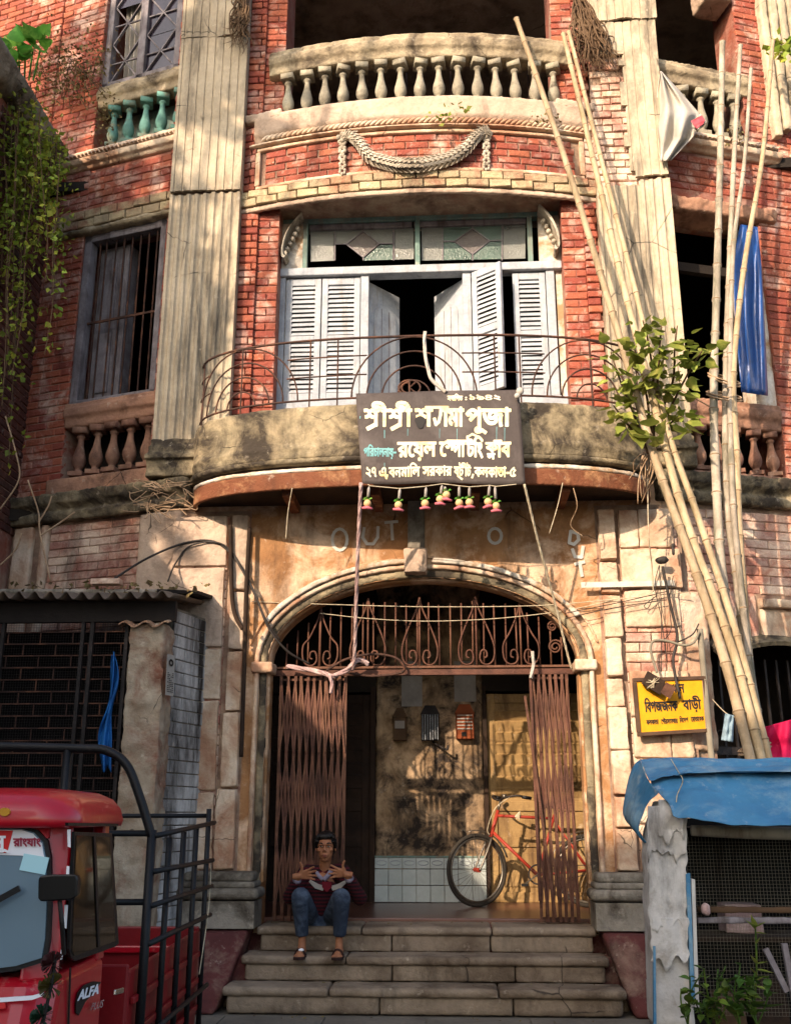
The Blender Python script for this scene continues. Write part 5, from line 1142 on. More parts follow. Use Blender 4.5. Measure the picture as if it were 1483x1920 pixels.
stems = [((1218, 850), (1215, 760), (1200, 690), (1185, 640)), ((1222, 850), (1230, 760), (1235, 680), (1240, 610)), ((1225, 850), (1255, 770), (1290, 700), (1318, 655)), ((1215, 850), (1190, 780), (1165, 720), (1145, 660)), ((1224, 850), (1250, 800), (1280, 780)), ((1214, 845), (1180, 800), (1150, 760)), ((1220, 845), (1225, 720), (1215, 640), (1205, 600)), ((1225, 800), (1260, 720), (1265, 650), (1270, 610))]
nleaf = 0
for st_ in stems:
    P = curve_pts([at(x, y, -.72 + rp.uniform(-.10, .08) - .16 * k) for k, (x, y) in enumerate(st_)], 7)
    MB().tube(P, [.014 - .009 * i / len(P) for i in range(len(P))], 6).build('stem', 'twig', pl, smooth=True)
    for i in range(6, len(P)):
        for k in range(rp.choice((2, 2, 3, 3)) if len(st_) > 3 else 3):
            if nleaf > 278: break
            d = Vector((rp.gauss(0, .8), rp.gauss(-.5, .5), rp.gauss(-.35, .5))); b = P[i] + d.normalized() * rp.uniform(.0, .16)
            put_leaf(pl, rp.choice(LM), b, d, rp.uniform(-.9, .9), rp.choice((rp.uniform(.4, .7), rp.uniform(.65, 1.15)))); nleaf += 1
for x, y in ((1172, 800), (1195, 805), (1235, 815), (1215, 800), (1262, 805), (1245, 825), (1190, 820), (1285, 800), (1225, 830), (1205, 815), (1275, 815), (1180, 660), (1165, 700), (1290, 745), (1300, 690), (1260, 690), (1245, 730), (1190, 730), (1310, 665), (1325, 655)):
    d = Vector((rp.gauss(0, .7), rp.gauss(-.6, .3), rp.gauss(-.4, .4))); put_leaf(pl, LM[0], at(x, y, -1.12), d, rp.uniform(-.6, .6), rp.uniform(.9, 1.35))
rt = MB()
for k in range(16):
    a = at(1215 + rp.uniform(-8, 12), 845, -.62); b = at(1205 + rp.uniform(-30, 25), 900 + rp.uniform(-10, 45), -.5 + rp.uniform(-.15, .05)); rt.tube(curve_pts([a, a.lerp(b, .5) + Vector((rp.uniform(-.08, .08), -.06, 0)), b], 5), .005, 5)
tag(rt.build('roots', 'twig_pale', pl, smooth=True), kind='stuff')
# creepers on the neighbouring house
vn = root('creeper', 'green creeper trailing down the dark side wall at the left edge', 'creeper', (-4, -.6, 6))
fo = MB(); rv = random.Random(4)
def vleaf(mb, p, s):
    d = Vector((rv.gauss(.2, .6), rv.gauss(-.7, .4), rv.gauss(-.5, .5))).normalized(); a = d.orthogonal().normalized(); a = (Matrix.Rotation(rv.uniform(0, 6.28), 3, d) @ a); n_ = d.cross(a)
    mb.add([p, p + d * s * .35 + a * s * .42, p + d * s, p + d * s * .35 - a * s * .42, p + d * s * .45 + n_ * s * .08], [(0, 1, 4), (1, 2, 4), (2, 3, 4), (3, 0, 4)])
strands = []
for k in range(25):
    x0 = rv.choice([10, 20, 35, 50, 60, 75, 85, 95, 105, 115]) + rv.uniform(-8, 8); y0 = 150 + x0 * .9 + rv.uniform(-20, 50); Ln = rv.uniform(120, 430); drift = rv.uniform(-40, 10); dep = -.55 + rv.uniform(-.25, .25)
    if k < 6: x0, Ln, drift = 30 + 10 * k, rv.uniform(420, 640), -25 - 6 * k
    P = curve_pts([at(x0 + drift * t + rv.uniform(-5, 5), y0 + Ln * t, dep) for t in (0, .25, .5, .75, 1)], 9); strands.append(P)
    MB().tube(P, .005, 5).build('stem', 'twig', vn, smooth=True)
    for i, p in enumerate(P):
        dens = 2 if y0 + Ln * i / len(P) < 470 else 1.6
        for _ in range(int(dens + rv.random())): vleaf(fo, p + Vector((rv.gauss(0, .07), rv.gauss(0, .06), rv.gauss(0, .05))), rv.uniform(.045, .085))
for k in range(230):
    t = rv.random(); p = at(15 + 105 * t + rv.gauss(0, 12), 190 + 80 * t + abs(rv.gauss(0, 75)), -.35 + rv.uniform(-.3, .2)); vleaf(fo, p, rv.uniform(.045, .085))
tag(fo.build('foliage', 'leaf_vine', vn, smooth=True), kind='stuff')
dr = root('dry_creeper', 'brownish dry creeper covering the corner beside the green balusters', 'creeper', (-3.6, -.1, 9)); fd = MB()
for k in range(950):
    t = rv.random(); p = wl(205 - 110 * t + rv.gauss(0, 22), 150 + rv.gauss(0, 38) + 15 * t) + Vector((0, -.12 - rv.random() * .25, 0)); vleaf(fd, p, rv.uniform(.025, .055))
for k in range(160):
    p = wl(205 + rv.gauss(0, 12), 240 + rv.gauss(0, 28)) + Vector((0, -.15, 0)); vleaf(fd, p, rv.uniform(.02, .045))
tag(fd.build('foliage', 'leaf_dry', dr, smooth=True), kind='stuff')
for k in range(14):
    a = wl(110 + rv.uniform(0, 100), 190 + rv.uniform(-20, 30)); b = wl(100 + rv.uniform(0, 130), 110 + rv.uniform(0, 60)); MB().tube(curve_pts([a + Vector((0, -.1, 0)), a.lerp(b, .5) + Vector((0, -.25, .1)), b + Vector((0, -.15, 0))], 5), .005, 5).build('stem', 'twig', dr)
bg = root('broad_leaf_plant', 'broad-leaved bright green plant on top of the left wall', 'plant', at(40, 130, -.7)); LB = leaf_mesh('leaf', 'leaf_big', .30, .24, fold=.15)
for k in range(60):
    x, y = rv.choice(((10, 95), (25, 110), (45, 120), (60, 75), (70, 85), (30, 85), (15, 125), (50, 105), (80, 70))); d = Vector((rv.gauss(.1, .9), rv.gauss(-.5, .5), rv.gauss(.3, .7))); put_leaf(bg, LB, at(x + rv.uniform(-8, 8), y + rv.uniform(-8, 8), -.75 + rv.uniform(-.2, .1)), d, rv.uniform(-.6, .6), rv.uniform(.3, .6))
for k in range(5): MB().tube([at(30 + 8 * k, 150, -.6), at(20 + 14 * k, 90, -.7)], .01, 5).build('stem', 'leaf_big', bg)
# bare twigs and dead leaves over the shack
for k, (pts, l) in enumerate(((((0, 955), (35, 900), (30, 850), (10, 780)), 'bare pale twig at the left edge below the creeper'), (((95, 1090), (75, 1000), (72, 960), (52, 900)), 'tall bare twig standing on the shack roof'), (((72, 980), (90, 950), (97, 930)), 'short bare twig branching above the shack roof'), (((0, 1060), (30, 1030), (40, 1000)), 'crooked twig at the far left over the shack'), (((75, 1005), (120, 975), (140, 960)), 'bare twig leaning along the brick panel'))): strand('dry_twig', l, 'twig', [at(*p, -.45) for p in pts], .008, 'twig_pale', 6)
tw = MB(); rv2 = random.Random(8)
for k in range(130):
    p = at(rv2.uniform(20, 390), rv2.uniform(1085, 1108), -.5 + rv2.uniform(-.3, .3)); vleaf(tw, p + Vector((0, 0, -.03)), rv2.uniform(.03, .08))
tag(tw.build('dead_leaves', 'leaf_dry', None), 'dead leaves scattered over the shack roof', 'leaves', kind='stuff')
# matted roots on the pilasters
def mat_roots(name, label, quad, n, y, mat='twig'):
    m_ = MB(); r_ = random.Random(n)
    for k in range(n):
        u = r_.random(); a = Vector(quad[0]).lerp(Vector(quad[1]), u); b = Vector(quad[3]).lerp(Vector(quad[2]), min(1, max(0, u + r_.gauss(0, .25)))); t0, t1 = r_.uniform(0, .4), r_.uniform(.5, 1)
        A_, B_ = a.lerp(b, t0), a.lerp(b, t1); W = (Vector(quad[1]) - Vector(quad[0])).length + 14
        P = [at(A_.x + (B_.x - A_.x) * t + r_.gauss(0, W * .22) * (t > 0), A_.y + (B_.y - A_.y) * t + r_.gauss(0, 6), y - .02 - r_.random() * .12) for t in (0, .3, .6, .85, 1)]; m_.tube(curve_pts(P, 4), [.011 - .0006 * i for i in range(17)], 5)
    o = m_.build(name, mat, None, smooth=True); return tag(o, label, 'roots', kind='stuff')
mat_roots('dry_roots', 'matted dry roots hanging in the broken top of the right pilaster', [(1072, -10), (1092, -10), (1170, 145), (1085, 150)], 110, -.14)
mat_roots('dry_roots', 'dark tuft of dry roots at the top of the left pilaster', [(448, -20), (470, -20), (455, 105), (425, 85)], 60, -.16)
tg = MB(); r_ = random.Random(6)
for k in range(42):
    x, y = r_.uniform(250, 355), r_.uniform(905, 965); q_ = [(x + r_.gauss(0, 16), y + r_.gauss(0, 9)) for _ in range(3)]; tg.tube(curve_pts([at(*p, -.16 - r_.random() * .06) for p in q_], 5), .0045, 5)
tag(tg.build('dry_stems', 'twig_pale', None, smooth=True), 'tangle of dry creeper stems on the ledge beside the balcony', 'stems', kind='stuff')
def tuft(name, label, px, py, n, size, y, mat='leaf', spread=12):
    m_ = MB()
    for k in range(n): vleaf(m_, at(px + rv.gauss(0, spread), py + rv.gauss(0, spread * .7), y - rv.random() * .06), size * rv.uniform(.7, 1.3))
    e_ = root(name, label, 'plant', at(px, py, y)); tag(m_.build('leaves', mat, e_, smooth=True), kind='stuff'); return e_
tuft('small_weed', 'little weed growing from the ledge above the garland', 828, 215, 14, .06, -.42); tuft('small_weed', 'second little weed right of the garland weed', 855, 206, 12, .06, -.42)
tuft('small_weed', 'sprig of weed at the right end of the upper plinth', 1020, 225, 40, .035, -.3, 'leaf_dry', 14); tuft('small_weed', 'sprig of weed on the plinth of the right wing', 1378, 255, 40, .04, .02, 'leaf_dry', 14); tuft('small_weed', 'bunch of fern leaves at the top right corner', 1470, 90, 60, .09, .1, 'leaf_vine', 16)
# ---------------------------------------------------------------- white sack, blue sheet, laundry
def patch(poly, d, wr, n=18, seed=0):
    """cloth surface inside an outline seen in the photo: rows between left and right edge"""
    L_, R_ = poly
    def ip(P, v):
        v *= len(P) - 1; i = min(int(v), len(P) - 2); f = v - i; return P[i][0] + (P[i + 1][0] - P[i][0]) * f, P[i][1] + (P[i + 1][1] - P[i][1]) * f
    def fn(u, v):
        a, b = ip(L_, v), ip(R_, v); x, y = a[0] + (b[0] - a[0]) * u, a[1] + (b[1] - a[1]) * u
        return at(x, y, d + wr * (math.sin(u * 13 + v * 4 + seed) * .5 + noise.noise((u * 4, v * 3, seed)) * 1.2 - math.sin(u * math.pi) * .8))
    return MB().grid(fn, n, n * 2)
sk2 = root('white_sack', 'white plastic sack with a red print hanging at the right wing balustrade', 'sack', at(1270, 200, -.1))
patch(([(1238, 132), (1232, 170), (1230, 215), (1236, 265), (1238, 302)], [(1241, 134), (1275, 170), (1312, 213), (1300, 255), (1258, 300)]), -.18, .09, 20).build('sack', 'cloth_white', sk2, smooth=True, thick=.004)
patch(([(1296, 228), (1298, 240), (1304, 246)], [(1313, 212), (1326, 228), (1316, 238)]), -.26, .03, 8, 2).build('corner', 'cloth_white', sk2, smooth=True, thick=.004)
patch(([(1295, 226), (1300, 234), (1306, 240)], [(1316, 215), (1322, 224), (1318, 232)]), -.30, .01, 6, 2).build('red_print', 'pink_print', sk2, smooth=True)
bs = patch(([(1388, 420), (1374, 480), (1378, 600), (1390, 735)], [(1420, 425), (1428, 500), (1434, 620), (1440, 742)]), .02, .05, 16, 3)
tag(bs.build('plastic_sheet', 'sheet_blue', None, smooth=True, thick=.003), 'blue plastic sheet hanging in the right wing window', 'sheet')
tag(patch(([(1360, 1338), (1352, 1388)], [(1376, 1342), (1374, 1392)]), -.6, .03, 10, 5).build('laundry', 'cloth_sky', None, smooth=True, thick=.004), 'pale blue garment hung on a line behind the bamboo poles', 'cloth')
tag(patch(([(1424, 1366), (1432, 1400), (1440, 1440)], [(1500, 1345), (1500, 1395), (1500, 1445)]), -1.1, .05, 16, 1).build('red_cloth', 'cloth_red', None, smooth=True, thick=.004), 'crimson cloth hung at the right edge behind the blue roof', 'cloth')
strand('clothes_line', 'thin clothes line at the right wing window', 'line', [at(1336, 1312, -.2), at(1365, 1340, -.55), at(1400, 1350, -.7)], .004, 'string', 5)
strand('drain_pipe', 'grey drain pipe running down the corner beside the yellow sign', 'pipe', [at(1312, 1180, -.12), at(1322, 1290, -.14), at(1332, 1400, -.15), at(1340, 1480, -.16)], .028, 'pipe_grey', 10)
# ---------------------------------------------------------------- yellow sign, junction box, wires
sg = root('warning_sign', 'yellow framed warning sign with black Bengali lettering beside the entrance', 'sign', at(1260, 1370, -.12))
YQ = [at(1197, 1378, -.13), at(1330, 1370, -.13), at(1319, 1272, -.13), at(1188, 1276, -.13)]
def YP(u, v, o=0.0): return YQ[0].lerp(YQ[1], u).lerp(YQ[3].lerp(YQ[2], u), v) + Vector((0, -o, 0))
MB().hexa([YP(0, 0), YP(1, 0), YP(1, 1), YP(0, 1)], [YP(0, 0, .02), YP(1, 0, .02), YP(1, 1, .02), YP(0, 1, .02)]).build('board', 'sign_yellow', sg, fixn=True)
for (a, b, c, d) in ((-.02, 1.02, -.035, .035), (-.02, 1.02, .965, 1.035), (-.025, .03, .036, .964), (.97, 1.025, .036, .964)): MB().hexa([YP(a, c, -.005), YP(b, c, -.005), YP(b, d, -.005), YP(a, d, -.005)], [YP(a, c, .035), YP(b, c, .035), YP(b, d, .035), YP(a, d, .035)]).build('frame', 'sign_frame', sg, fixn=True, bevel=.004)
YT = lambda x, y: YP(x / 100, y / 72, .024)
lettering('lettering', [('সাবধান', 34, 53, 18, (36,))], YT, 'ink', sg, .45); lettering('lettering', [('িবপজজনক', 12, 29, 20, (46,)), ('বাড়ী', 66, 29.5, 20, (25,))], YT, 'ink', sg, .5); lettering('lettering', [('কলকাতা', 12, 12, 9.5, (17,)), ('েপৗরসংসথার', 33, 12, 9.5, (23,)), ('িনেদশ', 59, 12.5, 9.5, (12,)), ('েমাতােবক', 75, 13, 9.5, (18,))], YT, 'ink', sg, .22)
jb = root('junction_box', 'open rusty junction box hanging askew over the yellow sign', 'box', at(1230, 1290, -.25))
def JB(px, py, d): return at(px, py, d)
MB().hexa([JB(1202, 1282, -.24), JB(1214, 1258, -.24), JB(1248, 1278, -.24), JB(1238, 1304, -.24)], [JB(1202, 1282, -.17), JB(1214, 1258, -.17), JB(1248, 1278, -.17), JB(1238, 1304, -.17)]).build('case', 'wood_dark', jb, fixn=True, bevel=.006)
MB().hexa([JB(1238, 1299, -.27), JB(1249, 1279, -.27), JB(1268, 1290, -.27), JB(1256, 1311, -.27)], [JB(1238, 1299, -.26), JB(1249, 1279, -.26), JB(1268, 1290, -.26), JB(1256, 1311, -.26)]).build('lid', 'iron_gate', jb, fixn=True)
w_ = MB()
for k in range(10): w_.tube([JB(1222 + rv.uniform(-12, 14), 1280 + rv.uniform(-10, 12), -.245), JB(1225 + rv.uniform(-5, 5), 1280, -.26), JB(1222 + rv.uniform(-12, 14), 1280 + rv.uniform(-10, 12), -.245)], .003, 4)
tag(w_.build('wires', 'string', jb), kind='stuff')
strand('hose', 'grey hose looped on the wall above the yellow sign', 'hose', [at(1232, 1262, -.16), at(1220, 1220, -.17), at(1226, 1202, -.18), at(1250, 1202, -.18), at(1280, 1210, -.18), at(1300, 1205, -.18), at(1311, 1185, -.16)], .012, 'pipe_grey', 8)
strand('hose', 'thin dark hose under the grey hose loop', 'hose', [at(1268, 1205, -.16), at(1285, 1198, -.16), at(1300, 1188, -.16), at(1310, 1170, -.14)], .007, 'cable', 6)
strand('conduit', 'dark slanting conduit above the yellow sign', 'conduit', [at(1242, 1062, -.2), at(1256, 1130, -.18), at(1270, 1195, -.17), at(1262, 1240, -.17), at(1275, 1310, -.2)], .013, 'cable', 8)
for k, (pts, l) in enumerate(((((1236, 1060), (1240, 1150), (1240, 1260)), 'straight thin wire down the plaster blocks'), (((1262, 1080), (1255, 1130), (1258, 1180), (1245, 1200)), 'curly thin wire beside the conduit'), (((1225, 1120), (1215, 1140), (1208, 1135), (1230, 1118)), 'small wire curl on the plaster'), (((1236, 1060), (1228, 1100), (1240, 1160), (1250, 1240)), 'loose wire between the conduit and hose'), (((1060, 1150), (1160, 1130), (1255, 1108)), 'thin wire running right from the arch'), (((1060, 1160), (1150, 1140), (1250, 1125)), 'lower thin wire running right from the arch'))): strand('wire', l, 'wire', [at(*p, -.13) for p in pts], .004, 'cable', 5)
tag(MB().ball(at(1240, 1050, -.18), .05, 8, 6, (1.3, .6, .7)).ball(at(1262, 1030, -.2), .04, 8, 6, (.7, .6, 1.6)).build('wire_knot', 'cable', None, worn=.05, voxel=.012), 'dark knot of old cable fastened to the wall', 'cable')
# ---------------------------------------------------------------- things on the back wall of the porch
def mbox(name, label, px0, px1, py0, py1, mat, y=PB, dep=.11):
    a, b = at(px0, py1, y - dep), at(px1, py0, y - dep); e = root(name, label, 'box', ((a.x + b.x) / 2, y - dep, a.z)); MB().box(a.x, b.x, y - dep, y - .0, a.z, b.z).build('case', mat, e, bevel=.008)
    w2 = b.x - a.x; h = b.z - a.z; mx = (a.x + b.x) / 2
    MB().hexa([(a.x - .01, y - dep - .01, b.z), (b.x + .01, y - dep - .01, b.z), (b.x + .01, y, b.z), (a.x - .01, y, b.z)], [(a.x + .04, y - dep + .03, b.z + .10), (b.x - .04, y - dep + .03, b.z + .10), (b.x - .04, y, b.z + .10), (a.x + .04, y, b.z + .10)]).build('roof', mat, e, fixn=True)
    return e, a, b
e, a, b = mbox('meter_box', 'brown electricity meter box with pale window on the porch wall', 737, 762, 1345, 1388, 'box_brown'); MB().box(a.x + .02, b.x - .02, PB - .118, PB - .112, a.z + .12, a.z + .2).build('window', 'paper', e)
e, a, b = mbox('meter_box', 'dark wire-fronted box in the middle of the porch wall', 790, 823, 1340, 1388, 'iron_dark')
for k in range(7): x = a.x + .015 + k * (b.x - a.x - .03) / 6; MB().box(x - .003, x + .003, PB - .12, PB - .113, a.z, b.z).build('wire', 'metal_box', e)
e, a, b = mbox('letter_box', 'orange letter box nearest to the ochre door', 855, 888, 1338, 1386, 'box_orange')
for k in range(5): z = a.z + .1 + k * .035; MB().box(a.x + .015, b.x - .015, PB - .12, PB - .112, z, z + .012).build('slat', 'paper', e)
MB().box(a.x + .06, a.x + .11, PB - .12, PB - .111, a.z + .03, a.z + .07).build('lock', 'ink', e)
for x0, x1, y1, l in ((753, 791, 1325, 'pale paper notice pasted above the meter boxes'), (852, 891, 1316, 'pale paper notice pasted above the orange letter box')):
    a, b = at(x0, y1, PB - .006), at(x1, 1240, PB - .006); tag(MB().box(a.x, b.x, PB - .012, PB - .004, a.z, b.z).build('notice', 'paper', None), l, 'notice')
strand('pipe_bracket', 'curved iron bracket stub on the porch wall', 'bracket', [at(812, 1392, PB), at(825, 1400, PB - .1), at(838, 1406, PB - .15), at(840, 1398, PB - .15)], .012, 'iron_dark')
# ---------------------------------------------------------------- blue stall, right
TY = -3.0
stl = root('blue_stall', 'roadside stall under a blue sheet roof with wire netting front', 'stall', (1.9, -2.9, 0))
def sheet(name, mat, rows, parent, thick=.003, n=10):
    """rows of (px, py, y) points; the surface runs through them"""
    G = [[at(*p) for p in r] for r in rows]
    rowsC = [curve_pts(r, n) for r in G]; cols = list(zip(*rowsC)); cols = [curve_pts(list(c), n) for c in cols]
    m_ = MB(); nu, nv = len(cols) - 1, len(cols[0]) - 1
    m_.grid(lambda u, v: cols[round(u * nu)][round(v * nv)] + Vector((0, -abs(noise.noise((u * 9, v * 3, 4))) * .025, noise.noise((u * 7, v * 6, 1)) * .014)), nu, nv); return m_.build(name, mat, parent, smooth=True, thick=thick)
sheet('roof_sheet', 'tarp_blue', [[(1200, 1424, -2.72), (1270, 1421, -2.75), (1400, 1424, -2.75), (1560, 1422, -2.75)], [(1208, 1445, -2.86), (1290, 1438, -2.87), (1400, 1440, -2.87), (1560, 1438, -2.87)], [(1217, 1463, -3.0), (1262, 1455, -3.0), (1300, 1450, -3.01), (1560, 1446, -3.01)]], stl, n=14)
sheet('roof_sheet', 'tarp_blue', [[(1216, 1450, -2.84), (1290, 1440, -2.84), (1400, 1440, -2.84), (1560, 1438, -2.84)], [(1225, 1478, -3.0), (1300, 1468, -3.02), (1400, 1468, -3.02), (1560, 1466, -3.02)], [(1252, 1505, -3.14), (1310, 1500, -3.17), (1410, 1505, -3.15), (1560, 1504, -3.17)], [(1262, 1530, -3.24), (1330, 1541, -3.32), (1420, 1549, -3.32), (1560, 1550, -3.32)]], stl, n=14)
sheet('end_flap', 'tarp_blue', [[(1200, 1425, -2.75), (1216, 1465, -2.94), (1235, 1485, -3.05)], [(1184, 1445, -2.70), (1196, 1490, -2.85), (1210, 1515, -2.98)], [(1168, 1525, -2.70), (1182, 1545, -2.85), (1198, 1560, -2.95)], [(1195, 1555, -2.75), (1212, 1580, -2.88), (1222, 1592, -2.95)]], stl)
def stone(name, mat, pts, d0, d1, worn=.03, voxel=.02): return MB().hexa([at(*p, d0) for p in pts], [at(*p, d0) + Vector((0, d1 - d0, 0)) for p in pts]).build(name, mat, stl, fixn=True, worn=worn, voxel=voxel)
stone('post', 'peel', [(1228, 1925), (1304, 1925), (1298, 1760), (1284, 1600), (1274, 1512), (1240, 1500), (1218, 1560), (1216, 1600), (1222, 1760)], -3.05, -2.80, .012, .016)
pk = MB(); rk = random.Random(3)
for (x0, x1, y0, y1, dd) in ((1214, 1288, 1512, 1600, .05), (1216, 1288, 1590, 1735, .03), (1221, 1290, 1722, 1800, .045), (1234, 1282, 1500, 1566, .065)):
    def fn(u, v):
        x = x0 + (x1 - x0) * u; y = y0 + (y1 - y0) * v; e_ = noise.noise((x * .06, y * .02, dd * 50))
        if v > .9: y += (v - .9) * 10 * (30 * noise.noise((x * .05, 3, y0)) + 10 * noise.noise((x * .2, 5, y0)) + 4)
        if u in (0, 1): x += 6 * noise.noise((y * .05, x0, 0))
        return at(x, y, -3.06 - dd * (.55 + e_ * .3 + .5 * max(0, v - .85) * 6 * (.4 + noise.noise((u * 3, y0, 1))) + .4 * max(0, u - .85) * 6) - .006 * noise.noise((x * .05, y * .03, 2)))
    pk.grid(fn, 26, 34)
pk.build('peeling_wrap', 'peel', stl, smooth=True, thick=.004)
for pts in ([(1226, 1925), (1231, 1925), (1229, 1775), (1225, 1775)], [(1296, 1880), (1303, 1878), (1294, 1638), (1286, 1640)]): stone('blue_strip', 'tarp_blue', pts, -3.10, -3.07, 0, .02)
stone('white_strip', 'peel', [(1304, 1890), (1311, 1890), (1303, 1650), (1296, 1648)], -3.09, -3.05, 0)
MB().tube([at(1296, 1558, -3.1), at(1400, 1562, -3.1), at(1560, 1566, -3.1)], [.03, .035, .035], 10).build('roof_roll', 'pipe_grey', stl, smooth=True)
a, b = at(1310, 1905, -2.95), at(1600, 1570, -2.95)
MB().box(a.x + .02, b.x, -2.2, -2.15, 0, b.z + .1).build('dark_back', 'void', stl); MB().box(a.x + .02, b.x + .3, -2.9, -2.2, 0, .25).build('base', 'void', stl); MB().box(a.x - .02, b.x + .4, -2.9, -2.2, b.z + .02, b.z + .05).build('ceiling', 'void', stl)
nt_ = MB(); s_ = .019
for k in range(int((b.z - a.z) / s_)): z = a.z + k * s_; nt_.box(a.x, b.x, -2.951, -2.95, z, z + .0009)
for k in range(int((b.x - a.x) / s_)): x = a.x + k * s_; nt_.box(x, x + .0009, -2.951, -2.95, a.z, b.z)
tag(nt_.build('netting', 'pipe_grey', stl), kind='stuff')
for y0, y1, mt in ((1702, 1712, 'box_brown'), (1722, 1732, 'wood_grey')): p, q_ = at(1308, y1, -2.99), at(1600, y0, -2.99); MB().box(p.x, q_.x, -3.0, -2.96, p.z, q_.z).build('cross_board', mt, stl, worn=.012, voxel=.014)
MB().bar(at(1435, 1780, -3.0), at(1475, 1860, -3.0), .03, .03).bar(at(1470, 1770, -3.02), at(1490, 1880, -3.02), .03, .03).build('stick', 'wood_grey', stl)
tag(MB().ball(at(1322, 1706, -3.02), .036, 10, 8, (1, .8, 1.2)).build('rag_bundle', 'cloth_pink', None, worn=.05, voxel=.012), 'dusty pink rag bundle stuffed at the stall shelf', 'rag')
strand('string_end', 'white string knotted over the blue roof sheet', 'string', [at(1258, 1424, -2.83), at(1272, 1448, -2.96), at(1280, 1465, -3.06), at(1270, 1490, -3.14), at(1268, 1505, -3.16)], .003, 'string', 5)
# weeds at the foot of the stall
for k, (px, py, n, l, H_) in enumerate(((1345, 1860, 26, 'bushy weed with broad leaves at the foot of the stall', 0), (1388, 1850, 22, 'weed with narrow blades beside the broad-leaved weed', 0), (1290, 1870, 16, 'dark weed in front of the stall post', 0), (1420, 1880, 20, 'low weed at the right edge of the stall', 0), (1330, 1900, 24, 'lowest weed clump at the bottom edge by the stall', 0))):
    base = at(px, 1925, -3.35); wd = root('weed', l, 'weed', base, 'weeds at the foot of the stall'); LW = leaf_mesh('leaf', 'leaf_weed', .056 + .02 * (k % 2), .036, fold=.12)
    for j in range(4):
        tip = at(px + rv.uniform(-28, 28), py - rv.uniform(0, 55), -3.35 + rv.uniform(-.15, .1)); P = curve_pts([base, base.lerp(tip, .5) + Vector((rv.uniform(-.03, .03), 0, .02)), tip], 6); MB().tube(P, .004, 5).build('stem', 'leaf_weed', wd)
        for q_ in range(n // 4 + 2):
            d = Vector((rv.gauss(0, 1), rv.gauss(-.6, .5), rv.gauss(.1, .4))); put_leaf(wd, LW, P[rv.randint(3, len(P) - 1)] , d, rv.uniform(-.5, .5), rv.uniform(.6, 1.25))
wd = root('tall_weed', 'tall thin weed with a yellow-green tip before the netting', 'weed', at(1408, 1900, -3.2)); LW = leaf_mesh('leaf', 'leaf', .07, .03)
P = curve_pts([at(1412, 1900, -3.2), at(1418, 1840, -3.2), at(1418, 1780, -3.2), at(1416, 1740, -3.2)], 6); MB().tube(P, .005, 5).build('stem', 'leaf_weed', wd)
for j in range(16): d = Vector((rv.gauss(0, 1), -.3, rv.gauss(.5, .4))); put_leaf(wd, LW, P[rv.randint(2, 18)], d, 0, rv.uniform(.6, 1.2))
# rubbish caught inside the stall and on the steps
for k, (x0, y0, z0, sx, sz, mt, l) in enumerate(((1.80, -2.55, .25, .16, .2, 'box_brown', 'brown carton inside the netted stall'), (2.02, -2.5, .25, .2, .28, 'wood_dark', 'dark tin inside the netted stall'), (1.9, -2.5, .78, .22, .16, 'cloth_pink', 'dusty bundle on the shelf inside the stall'))):
    tag(MB().box(x0, x0 + sx, y0, y0 + .2, z0, z0 + sz).build('carton', mt, None, worn=.02, voxel=.02), l, 'box')
MB().box(1.66, 2.6, -2.6, -2.2, .74, .77).build('shelf', 'wood_dark', stl)
lt_ = MB()
for k in range(46):
    z, y = rv.choice(((.385, rv.uniform(-.42, -.2)), (.195, rv.uniform(-.7, -.48)), (.005, rv.uniform(-1.6, -.82)), (.005, rv.uniform(-1.0, -.82)), (.575, rv.uniform(-.1, .1)))); p = Vector((rv.uniform(-1.35, 1.35), y, z + .006)); a = rv.uniform(0, 6.28); q_ = rv.uniform(.008, .03)
    lt_.add([p, p + Vector((math.cos(a) * q_, math.sin(a) * q_, .004)), p + Vector((math.cos(a + .8) * q_ * 1.2, math.sin(a + .8) * q_ * 1.2, .010)), p + Vector((math.cos(a + 1.5) * q_ * .7, math.sin(a + 1.5) * q_ * .7, .003))], [(0, 1, 2, 3)])
tag(lt_.build('litter', 'leaf_dry', None), 'dry leaf scraps littered over the entrance steps', 'litter', kind='stuff')
# ---------------------------------------------------------------- bicycle, leaning in the porch
YB = 1.35
FZ = .60
hub_f = Vector((at(893, 1630, YB).x, YB, FZ + .345)); RW = .345
bk = root('bicycle', 'old bicycle with red frame leaning against the ochre door in the porch', 'bicycle', (hub_f.x + .5, YB, FZ))
lean = Matrix.Translation((0, YB, FZ)) @ Matrix.Rotation(R(-10), 4, 'X') @ Matrix.Translation((0, -YB, -FZ))
def LN(p): return lean @ Vector(p)
x0 = hub_f.x; bbx = x0 + .60; rx = x0 + 1.10
H = lambda x, z, y=0: LN((x, YB + y, FZ + z))
steer_top, steer_bot = Vector((x0 + .235, 0, .92)), Vector((x0 + .155, 0, .66))
turn = R(32)
def steer(p):      # turn the fork and wheel about the head tube
    ax = (steer_top - steer_bot).normalized(); q = Matrix.Rotation(turn, 3, ax) @ (Vector(p) - steer_bot) + steer_bot; return LN((q.x, YB + q.y, FZ + q.z))
